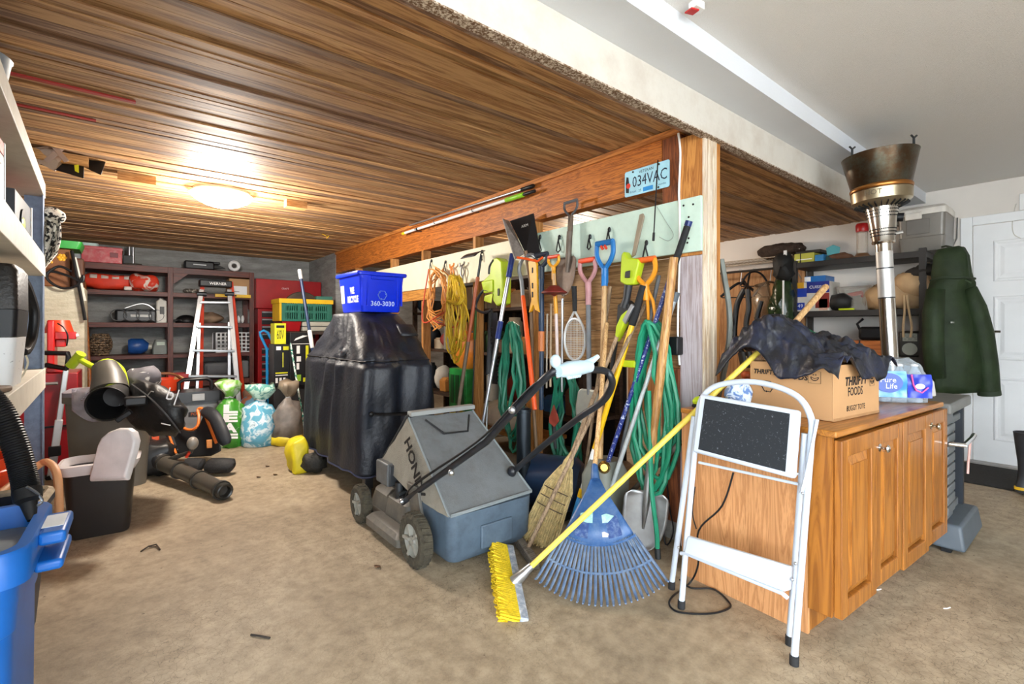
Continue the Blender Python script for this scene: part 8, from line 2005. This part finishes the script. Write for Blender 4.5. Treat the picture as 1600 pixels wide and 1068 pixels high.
MB().tube([JP(u, v, 3.93) for u, v, r in sl], [r for u, v, r in sl], 14).build('sleeve', JK, jk, angle=180)
MB().tube([JP(1545, 610, 3.93), JP(1546, 617, 3.93)], 0.072, 14).build('cuff', mat('#243220', 0.7), jk)
sl = [(1462, 452, .06), (1458, 490, .07), (1458, 540, .07), (1462, 590, .065)]
MB().tube([JP(u, v, 3.92) for u, v, r in sl], [r for u, v, r in sl], 14).build('sleeve', JK, jk, angle=180)
MB().tube([JP(1508, 437, 3.9), JP(1518, 442, 3.88)], 0.006, 6).build('draw_cord', mat('#3a4a30', 0.6), jk)
MB().box((JP(1488, 505, 3.84).x, JP(1488, 505, 3.84).y, JP(1488, 505).z), (JP(1488, 505, 3.84).x + 0.08, JP(1488, 505, 3.84).y + 0.01, JP(1488, 505).z + 0.012)).build('reflective_tab', mat('#b9bbb5', 0.4), jk)
MB().tube([JP(1487, 386, 4.02), JP(1478, 384, 4.15), W(1462, 388, d=4.28)], 0.008, 6).build('hanging_loop', mat('#243220', 0.7), jk)

# --- patio heater
HD = 3.12
hb = ray(1388, 514) * HD
ph = thing('patio_heater', 'tall stainless patio heater with a sooty flared burner head', 'heater', (hb.x, hb.y, 0))
bx_, by_ = hb.x, hb.y
tilt = V((-0.035, 0.03, 1)).normalized()
def ax_pt(z): return V((bx_, by_, 0)) + V((-(z - 1.2) * 0.055 * 0.78, (z - 1.2) * 0.055 * 0.63, z))
MB().lathe([(0.0, 0.0), (0.18, 0.0), (0.18, 0.03), (0.165, 0.04), (0.165, 0.62), (0.14, 0.66), (0.06, 0.69), (0.0, 0.69)], 28, Matrix.Translation((ax_pt(0).x, ax_pt(0).y, 0.001))).build('base', CHROME, ph)
zz1 = W(1384, 325, d=HD).z
SS = mat('#c9c6c0', 0.2, 1.0, var=0.08)
MB().tube([ax_pt(0.66), ax_pt(1.2), ax_pt(zz1)], 0.0445, 20).build('pole', SS, ph)
for (za, zb) in ((W(1385, 420, d=HD).z, W(1385, 418, d=HD).z), (W(1385, 466, d=HD).z, W(1385, 464, d=HD).z)): MB().tube([ax_pt(za), ax_pt(zb)], 0.0457, 20).build('pole_joint', DKSTEEL, ph)
MB().tube([ax_pt(W(1385, 465, d=HD).z), ax_pt(W(1385, 393, d=HD).z)], 0.0452, 20).build('frosted_sleeve', mat('#d5d5d4', 0.45, 0.7), ph)
zA, zB = W(1384, 378, d=HD).z, W(1380, 322, d=HD).z
F = frame(ax_pt(zA), ax_pt(zB) - ax_pt(zA)); hL = (ax_pt(zB) - ax_pt(zA)).length
cone = MB().lathe([(0.045, -0.012), (0.060, -0.01), (0.064, 0.0), (0.060, 0.01), (0.088, hL), (0.0, hL)], 28, F).build('burner_cone', SS, ph)
q = MB()
for r_ in range(9):
    for k in range(40):
        a = 2 * PI * k / 40 + (r_ % 2) * PI / 40; z_ = 0.04 + r_ * 0.02; rad_ = 0.0605 + 0.028 * z_ / hL
        if 2 < r_ < 6: continue
        q.cyl(F @ V((math.cos(a) * rad_, math.sin(a) * rad_, z_)), F @ V((math.cos(a) * (rad_ + .0012), math.sin(a) * (rad_ + .0012), z_)), 0.004, 5)
stuff(q.build('perforations', INK, cone, smooth=False))
zC = W(1381, 318, d=HD).z
F2 = frame(ax_pt(zC), V((-0.02, 0.03, 1)))
cup = MB().lathe([(0.085, -0.03), (0.135, -0.012), (0.152, 0.006), (0.160, 0.012), (0.165, 0.075), (0.158, 0.082), (0.0, 0.082)], 36, F2).build('burner_ring', mat('#a99b80', 0.3, 0.85, var=0.15), ph)
q = MB()
for k in range(26):
    a = 2 * PI * k / 26; q.bar(F2 @ V((math.cos(a) * 0.10, math.sin(a) * 0.10, -0.0275)), F2 @ V((math.cos(a) * 0.143, math.sin(a) * 0.143, -0.006)), 0.016, 0.006, (0, 0, 1))
stuff(q.build('air_slots', INK, cup, smooth=False))
# "HOT" pressed into the ring
dirc = (V((0, 0, H)) - ax_pt(zC)); dirc.z = 0; dirc.normalize(); dirc = Matrix.Rotation(-0.25, 3, 'Z') @ dirc
text('HOT', wallframe(ax_pt(zC) + dirc * 0.1662 + V((0, 0, 0.045)), V((-dirc.y, dirc.x, 0)), (0, 0, 1)), mat('#6e6450', 0.5), cup, width=0.09)
MB().lathe([(0.164, 0.082), (0.168, 0.09), (0.168, 0.1), (0.162, 0.108)], 36, F2).build('copper_band', mat('#a8713a', 0.3, 0.9, var=0.1), ph)
SOOT = blotch('#3a2a1a', '#57402a', 7, 0.45, 0.35, soft=0.2, c3='#5f7a72')
sm = mat('#4a3826', 0.3, 0.75, var=0.45, scale=7, dirt='#5f7773', dirt_amt=0.45)
MB().lathe([(0.156, 0.105), (0.162, 0.112), (0.203, 0.30), (0.206, 0.31), (0.198, 0.308), (0.156, 0.115), (0.0, 0.112)], 44, F2).build('flared_hood', sm, ph)
for a in (2.6, 0.9, 4.4):
    p = F2 @ V((math.cos(a) * 0.197, math.sin(a) * 0.197, 0.30)); st2 = MB()
    st2.tube([p, p + V((0, 0, 0.05))], 0.007, 7); st2.tube([p + V((0, 0, 0.05)), p + V((0.018, -0.01, 0.066))], 0.006, 6); st2.tube([p + V((0, 0, 0.05)), p + V((-0.018, 0.01, 0.066))], 0.006, 6)
    st2.build('wing_stud', DKSTEEL, ph)
p = W(1412, 339, d=HD - 0.02); MB().tube([W(1402, 339, d=HD), p], 0.028, 12).build('control_knob', BLACK, ph)
MB().tube([W(1400, 364, d=HD), W(1411, 362, d=HD - 0.02)], 0.011, 8).build('igniter', STEEL, ph)

# --- grey rolling cart at the cabinet's right end
gcx0, gcx1, gcy0, gcy1 = 3.45, 3.98, 0.545, 0.70
gcar = thing('utility_cart', 'grey moulded plastic cart with slatted side right of the oak cabinet', 'cart', ((gcx0 + gcx1) / 2, 0.62, 0))
GP = mat('#62676a', 0.55, var=0.1)
MB().taper(((gcx0 + gcx1) / 2, 0.60, 0.02), (gcx1 - gcx0 + 0.02, 0.24), (gcx1 - gcx0 - 0.03, 0.2), 0.13).build('base', mat('#525b64', 0.5, var=0.1), gcar, bevel=0.015, seg=3)
MB().box((gcx0, 0.54, 0.0), (gcx0 + 0.05, 0.58, 0.02)).build('foot', BLACK, gcar)
MB().box((gcx1 - 0.06, 0.54, 0.0), (gcx1 - 0.01, 0.58, 0.02)).build('foot', BLACK, gcar)
MB().box((gcx0, 0.565, 0.15), (gcx0 + 0.22, 0.69, 0.74)).build('side_column', GP, gcar, bevel=0.006)
for k in range(9):
    z_ = 0.19 + k * 0.055; MB().box((gcx0 + 0.015, 0.552, z_), (gcx0 + 0.195, 0.5645, z_ + 0.044)).build('slat', GP, gcar, bevel=0.004)
MB().box((gcx0 - 0.02, 0.535, 0.742), (gcx1 + 0.03, 0.72, 0.80)).build('top', mat('#6a6b69', 0.5, var=0.08), gcar, bevel=0.01)
MB().box((gcx1 - 0.06, 0.56, 0.15), (gcx1 - 0.02, 0.60, 0.74)).build('dark_post', mat('#1c222b', 0.5), gcar)
MB().box((gcx0 + 0.225, 0.58, 0.15), (gcx1 - 0.065, 0.62, 0.19)).build('lower_rail', GP, gcar)
MB().box((gcx0 + 0.225, 0.57, 0.66), (gcx1 - 0.065, 0.62, 0.70)).build('upper_rail', GP, gcar, bevel=0.006)
MB().tube([(gcx0 + 0.02, 0.55, 0.58), (gcx0 + 0.02, 0.49, 0.585), (gcx0 + 0.24, 0.49, 0.59), (gcx0 + 0.31, 0.49, 0.60)], 0.012, 8).build('chrome_handle', CHROME, gcar)
MB().tube([(gcx0 + 0.19, 0.49, 0.585), (gcx0 + 0.2, 0.5, 0.45), (gcx0 + 0.19, 0.5, 0.40)], 0.006, 6).build('hanging_tab', mat('#d9a9a0', 0.5), gcar)
# mat and boot at the door
p0, p1 = W(1484, 738, Z=0), W(1600, 788, Z=0)
MATM = mat('#23211f', 0.95, var=0.4, scale=60, bump=1.0, bscale=160)
tag(MB().box((5.13, -0.4, 0.0), (5.86, 0.88, 0.014)).build('door_mat', MATM, bevel=0.004), 'black coarse door mat on the floor before the white door', 'mat')
tag(MB().box((4.3, -0.75, 0.0), (5.05, -0.02, 0.012)).build('dark_mat', MATM, bevel=0.004), 'dark mat corner at the right edge of the floor', 'mat')
tag(MB().box((5.62, 0.885, 0.0), (5.8, 1.0, 0.016)).build('wood_offcut', wood('#c49a6a', '#9a7348', 'x', 1, 0.6, 0.1)), 'small wooden offcut beside the black door mat', 'offcut')
p = W(1592, 772, Z=0.016)
bo = thing('rubber_boot', 'tall black rubber boot with a yellow sole on the door mat', 'boot', (p.x + 0.1, p.y - 0.02, 0.0))
BTM = Matrix.Translation((p.x + 0.12, p.y - 0.05, 0.015)) @ Matrix.Rotation(-0.9, 4, 'Z')
def oval(cx, cy, rx, ry, z, n=20): return [(cx + rx * math.cos(2 * PI * i / n), cy + ry * math.sin(2 * PI * i / n), z) for i in range(n)]
MB(BTM).loft([oval(0.06, 0, 0.15, 0.055, 0.04), oval(0.065, 0, 0.145, 0.055, 0.07), oval(0.04, 0, 0.115, 0.055, 0.11), oval(0.0, 0, 0.07, 0.055, 0.16), oval(-0.01, 0, 0.062, 0.055, 0.22), oval(-0.01, 0, 0.075, 0.068, 0.34), oval(-0.01, 0, 0.085, 0.078, 0.435), oval(-0.01, 0, 0.078, 0.071, 0.436), oval(-0.01, 0, 0.06, 0.05, 0.25)]).build('shaft', mat('#2b2d31', 0.45, var=0.25), bo)
MB(BTM).loft([oval(0.06, 0, 0.158, 0.062, 0.02), oval(0.06, 0, 0.158, 0.062, 0.04)]).build('yellow_band', mat('#d6a818', 0.5), bo)
MB(BTM).loft([oval(0.06, 0, 0.155, 0.06, 0.0), oval(0.06, 0, 0.155, 0.06, 0.0199)]).build('sole', RUBBER, bo)
tag(MB().tube(cat_rom([W(1588, 318, X=5.985), W(1582, 345, X=5.985), W(1584, 365, X=5.985), W(1595, 372, X=5.985)], 5), 0.003, 5).build('thin_wire', mat('#c9c4bb', 0.5)), 'thin pale wire looped under the wall box', 'wire')
tag(MB().tube([W(1496, 340, X=5.985), W(1495, 372, X=5.985), W(1484, 395, X=5.985)], 0.005, 6).build('grey_wire', mat('#5f5c58', 0.5)), 'short grey wire on the wall between cooler and door casing', 'wire')

# ================================================================ CLUTTER BEHIND THE TOOL WALL
rkk = thing('back_rack', 'dark wooden rack of clutter behind the tool wall', 'rack', (3.35, 4.0, 0))
DWD = wood('#4a3527', '#2d2018', 'y', 1, 0.7, 0.1)
for z_ in (0.42, 0.95, 1.42): MB().box((3.02, 2.8, z_ - 0.03), (3.55, 5.9, z_)).build('shelf', DWD, rkk, smooth=False)
for y_ in (2.8, 4.3, 5.85):
    for x in (3.02, 3.5): MB().box((x, y_, 0), (x + 0.05, y_ + 0.05, 1.75)).build('upright', DWD, rkk, smooth=False)
MB().box((3.56, 2.78, 0), (3.58, 5.92, 1.78)).build('back_panel', mat('#2a2320', 0.9), rkk, smooth=False)
rr = random.Random(11)
pal = ['#8a2a22', '#c9b79a', '#3b5d3a', '#4a4d52', '#b57a3a', '#23262b', '#d7d2c6', '#5d3f2c', '#29507a', '#8f8a80']
names = ['carton', 'tin', 'jar', 'toolbox', 'bundle']
k = 0
for (z_, hmax) in ((0.422, 0.42), (0.952, 0.38), (1.422, 0.28)):
    y_ = 2.9
    while y_ < 5.7:
        w_ = rr.uniform(0.10, 0.3); h = rr.uniform(0.12, hmax); cidx = rr.randrange(len(pal)); kind = names[rr.randrange(5)]
        colname = {'#8a2a22': 'dark red', '#c9b79a': 'beige', '#3b5d3a': 'dark green', '#4a4d52': 'grey', '#b57a3a': 'ochre', '#23262b': 'black', '#d7d2c6': 'off-white', '#5d3f2c': 'brown', '#29507a': 'blue', '#8f8a80': 'stone grey'}[pal[cidx]]
        lev = {0.422: 'lowest', 0.952: 'middle', 1.422: 'top'}[z_]
        posn = ['first', 'second', 'third', 'fourth', 'fifth', 'sixth', 'seventh', 'eighth', 'ninth', 'tenth', 'eleventh', 'twelfth', 'thirteenth', 'fourteenth', 'fifteenth', 'sixteenth', 'seventeenth', 'eighteenth'][k % 18]
        m = mat(pal[cidx], 0.6, var=0.15)
        lab = f'{colname} {kind} on the {lev} board of the dark rack, {posn} from the right'
        if kind in ('tin', 'jar'):
            r = min(w_ / 2, 0.09)
            o = MB().lathe([(0.0, 0), (r, 0), (r, h * 0.85), (r * 0.75, h * 0.92), (r * 0.75, h), (0, h)], 18, Matrix.Translation((3.18, y_ + w_ / 2, z_))).build(kind, m)
        elif kind == 'bundle':
            o = MB().ball((3.2, y_ + w_ / 2, z_ + h / 2), (0.13, w_ / 2, h / 2), 16, 10, fn=lambda p: p + wob(p, 0.02, 14, 3) * (1 if p.z > z_ + 0.03 else 0)).build(kind, m, angle=180)
        elif kind == 'toolbox':
            o = thing('toolbox', lab, 'toolbox', (3.22, y_ + w_ / 2, z_))
            MB().taper((3.22, y_ + w_ / 2, z_), (0.24, w_), (0.26, w_), h * 0.7).build('body', m, o, bevel=0.008)
            MB().taper((3.22, y_ + w_ / 2, z_ + h * 0.7 + 0.001), (0.26, w_), (0.18, w_ * 0.8), h * 0.2).build('lid', m, o, bevel=0.008)
            MB().tube([(3.22, y_ + w_ * 0.25, z_ + h * 0.9), (3.22, y_ + w_ * 0.3, z_ + h), (3.22, y_ + w_ * 0.7, z_ + h), (3.22, y_ + w_ * 0.75, z_ + h * 0.9)], 0.01, 7).build('handle', BLACK, o)
        else:
            o = MB().box((3.06, y_, z_), (3.35, y_ + w_, z_ + h)).build(kind, m, bevel=0.004)
        tag(o, lab, {'bundle': 'bundle', 'tin': 'tin', 'jar': 'jar', 'carton': 'box', 'toolbox': 'toolbox'}[kind])
        y_ += w_ + rr.uniform(0.02, 0.12); k += 1
    k = 0
# recognisable pieces between the tools and the rack
def clut(u, v, X): return W(u, v, X=X)
a, b_ = W(728, 640, X=2.52), W(702, 640, X=2.52)
gk = thing('green_yellow_crate', 'green plastic crate with a yellow base beside the covered grill', 'crate', (2.62, (a.y + b_.y) / 2, 0))
z0_, z1_ = W(715, 640, X=2.52).z, W(715, 576, X=2.52).z
MB().box((2.52, a.y, z0_), (2.72, b_.y, z1_)).build('green_body', mat('#1f8a3c', 0.4, var=0.3, scale=14), gk, bevel=0.006)
MB().box((2.52, a.y, z0_ - 0.12), (2.72, b_.y, z0_ - 0.001)).build('yellow_base', mat('#c9b52a', 0.45, var=0.2), gk, bevel=0.006)
MB().box((2.61, a.y + 0.01, 0), (2.71, b_.y - 0.01, z0_ - 0.121)).build('stand', mat('#3a2f28', 0.7), gk)
for s in (0.2, 0.5, 0.8): MB().box((2.514, a.y + (b_.y - a.y) * s - 0.03, z0_ + 0.06), (2.5195, a.y + (b_.y - a.y) * s + 0.03, z1_ - 0.06)).build('slot', mat('#0e4a20', 0.5), gk)
c = W(722, 545, X=2.55)
tag(MB().ball((2.62, c.y + 0.05, c.z - 0.02), (0.07, 0.24, 0.2), 18, 12, fn=lambda p: p + wob(p, 0.02, 8, 1)).build('orange_tarp_roll', mat('#c9741f', 0.5, var=0.2), angle=180), 'orange bundle behind the yellow cord coil', 'bundle')
bz = W(770, 650, X=2.62).z
tb2 = thing('low_table', 'low wooden table in front of the rack holding white cloths', 'table', (2.8, 3.5, 0))
MB().box((2.62, 2.95, bz - 0.15), (2.98, 4.1, bz - 0.115)).build('top', wood('#b87f42', '#8a5826', 'y', 1, 0.6, 0.1), tb2, bevel=0.004)
for (x, y_) in ((2.65, 2.98), (2.95, 2.98), (2.65, 4.07), (2.95, 4.07)): MB().box((x - 0.02, y_ - 0.02, 0), (x + 0.02, y_ + 0.02, bz - 0.15)).build('leg', DWD, tb2)
tz = bz - 0.113
c = W(765, 645, X=2.4)
tag(MB().ball((2.79, 3.55, tz + 0.09), (0.15, 0.42, 0.14), 24, 14, fn=lambda p: V((p.x, p.y, max(tz, p.z))) + wob(p, 0.035, 10, 2) * V((0, 0.5, 0.6)).length).build('white_cloths', mat('#d9cbb8', 0.8, var=0.15, bump=0.4), angle=180), 'heap of white cloth on the low table behind the mower', 'cloths')
tag(MB().ball((2.68, 3.12, tz + 0.05), (0.05, 0.17, 0.07), 16, 10, fn=lambda p: V((p.x, p.y, max(tz, p.z)))).build('red_bag', mat('#a01c20', 0.5, var=0.2), angle=180), 'dark red pouch on the front edge of the low table', 'pouch')
tag(MB().ball((2.69, 4.02, tz + 0.10), (0.05, 0.12, 0.12), 16, 10, fn=lambda p: V((p.x, p.y, max(tz, p.z)))).build('red_cloth', mat('#b3242a', 0.6, var=0.2), angle=180), 'red cloth at the grill end of the low table', 'cloth')
# dark steel pipe stand, blue motor, jack stand
st3 = thing('steel_pipe_stand', 'thick dark steel pipe standing behind the mower handle', 'stand', W(826, 800, Z=0))
p = W(826, 806, Z=0); zp = W(826, 640, d=(p.x * SX + p.y * SY)).z
MB().lathe([(0.0, 0.0), (0.11, 0.0), (0.11, 0.012), (0.047, 0.02), (0.047, zp - 0.02), (0.05, zp - 0.018), (0.05, zp), (0.042, zp), (0.042, zp - 0.1), (0.0, zp - 0.1)], 24, Matrix.Translation((p.x, p.y + 0.05, 0.0))).build('pipe', mat('#2c333a', 0.35, 0.7, var=0.2), st3)
bm = thing('blue_barrel', 'dark blue rounded machine on the floor behind the corn broom', 'machine', (2.25, 2.05, 0))
MB().tube([(2.12, 2.44, 0.20), (2.14, 2.40, 0.20), (2.26, 2.16, 0.20), (2.28, 2.12, 0.20)], [0.14, 0.17, 0.17, 0.13], 24).build('drum', mat('#1d3350', 0.4, var=0.2), bm)
q = MB(); q.box((2.06, 2.14, 0.0), (2.36, 2.42, 0.05)); q.build('foot_plate', DKSTEEL, bm, bevel=0.004)
gm = thing('grey_grinder', 'pale grey bench machine with a brass fitting behind the rake', 'machine', (2.22, 1.88, 0))
MB().loft([ring(2.10, 2.34, 1.78, 1.98, 0.0, 0.04), ring(2.10, 2.34, 1.78, 1.98, 0.34, 0.04), ring(2.13, 2.31, 1.81, 1.95, 0.43, 0.05)]).build('housing', mat('#7d8078', 0.5, var=0.15), gm)
MB().lathe([(0.02, -0.02), (0.035, 0.0), (0.035, 0.03), (0.02, 0.05), (0.0, 0.05)], 14, frame((2.115, 1.80, 0.42), (-0.7, -0.6, 0.2))).build('brass_fitting', mat('#b08a3f', 0.25, 0.9), gm)
tw = thing('red_trowel', 'small rusty red trowel hanging point up behind the mower handle', 'trowel', W(865, 676, X=2.24))
tp_ = [W(865, 632, X=2.24), W(872, 652, X=2.24), W(873, 658, X=2.24), W(866, 667, X=2.24), W(858, 660, X=2.24), W(858, 652, X=2.24)]
MB().loft([tp_, [p_ + V((0.006, 0, 0)) for p_ in tp_]]).build('blade', mat('#8d3a2c', 0.5, var=0.2), tw, smooth=False)
MB().tube([W(866, 666, X=2.243), W(866, 680, X=2.243), W(868, 700, X=2.25)], 0.011, 8).build('handle', DKSTEEL, tw)
# twig and dry leaves on the concrete
tag(MB().tube([W(220, 861, Z=0.004), W(232, 853, Z=0.01), W(244, 850, Z=0.012), W(250, 858, Z=0.006)], 0.004, 5).build('dry_twig', mat('#3a2f27', 0.9)), 'small bent dry twig on the floor before the waste basket', 'twig')
tag(MB().tube([W(233, 854, Z=0.008), W(247, 853, Z=0.006)], 0.003, 5).build('dry_twig', mat('#4a3d32', 0.9)), 'tiny straight twig lying across the bent dry twig', 'twig')
tag(MB().tube([W(392, 991, Z=0.004), W(406, 993, Z=0.006), W(422, 996, Z=0.004)], 0.004, 5).build('dry_twig', mat('#2e2722', 0.9)), 'dark twig on the floor near the bottom left centre', 'twig')
for (u, v, lab) in ((418, 728, 'brown dry leaf on the floor left of the yellow bag'), (430, 741, 'small brown leaf scrap nearest the blower tube'), (404, 745, 'faint brown leaf stain fragment left of the leaf scrap'), (590, 885, 'dry leaf scrap on the floor left of the mower wheel')):
    p = W(u, v, Z=0.003)
    tag(MB().grid(lambda a, b_: p + V((0.03 * (a - 0.5), 0.045 * (b_ - 0.5) * (1 - abs(a - 0.5)), 0.004 * math.sin(a * 3 + b_ * 2) + 0.003)), 4, 4).build('dry_leaf', mat('#5d4028', 0.9), thick=0.001), lab, 'leaf')
for (u, v, lab) in ((1372, 921, 'white plastic scrap on the floor under the cabinet doors'), (1480, 950, 'small pale scrap on the floor right of the cabinet')):
    p = W(u, v, Z=0.004)
    tag(MB().tube([p + V((-0.012, 0.01, 0)), p, p + V((0.014, -0.008, 0.003))], 0.0025, 5).build('plastic_scrap', WHITE), lab, 'scrap')
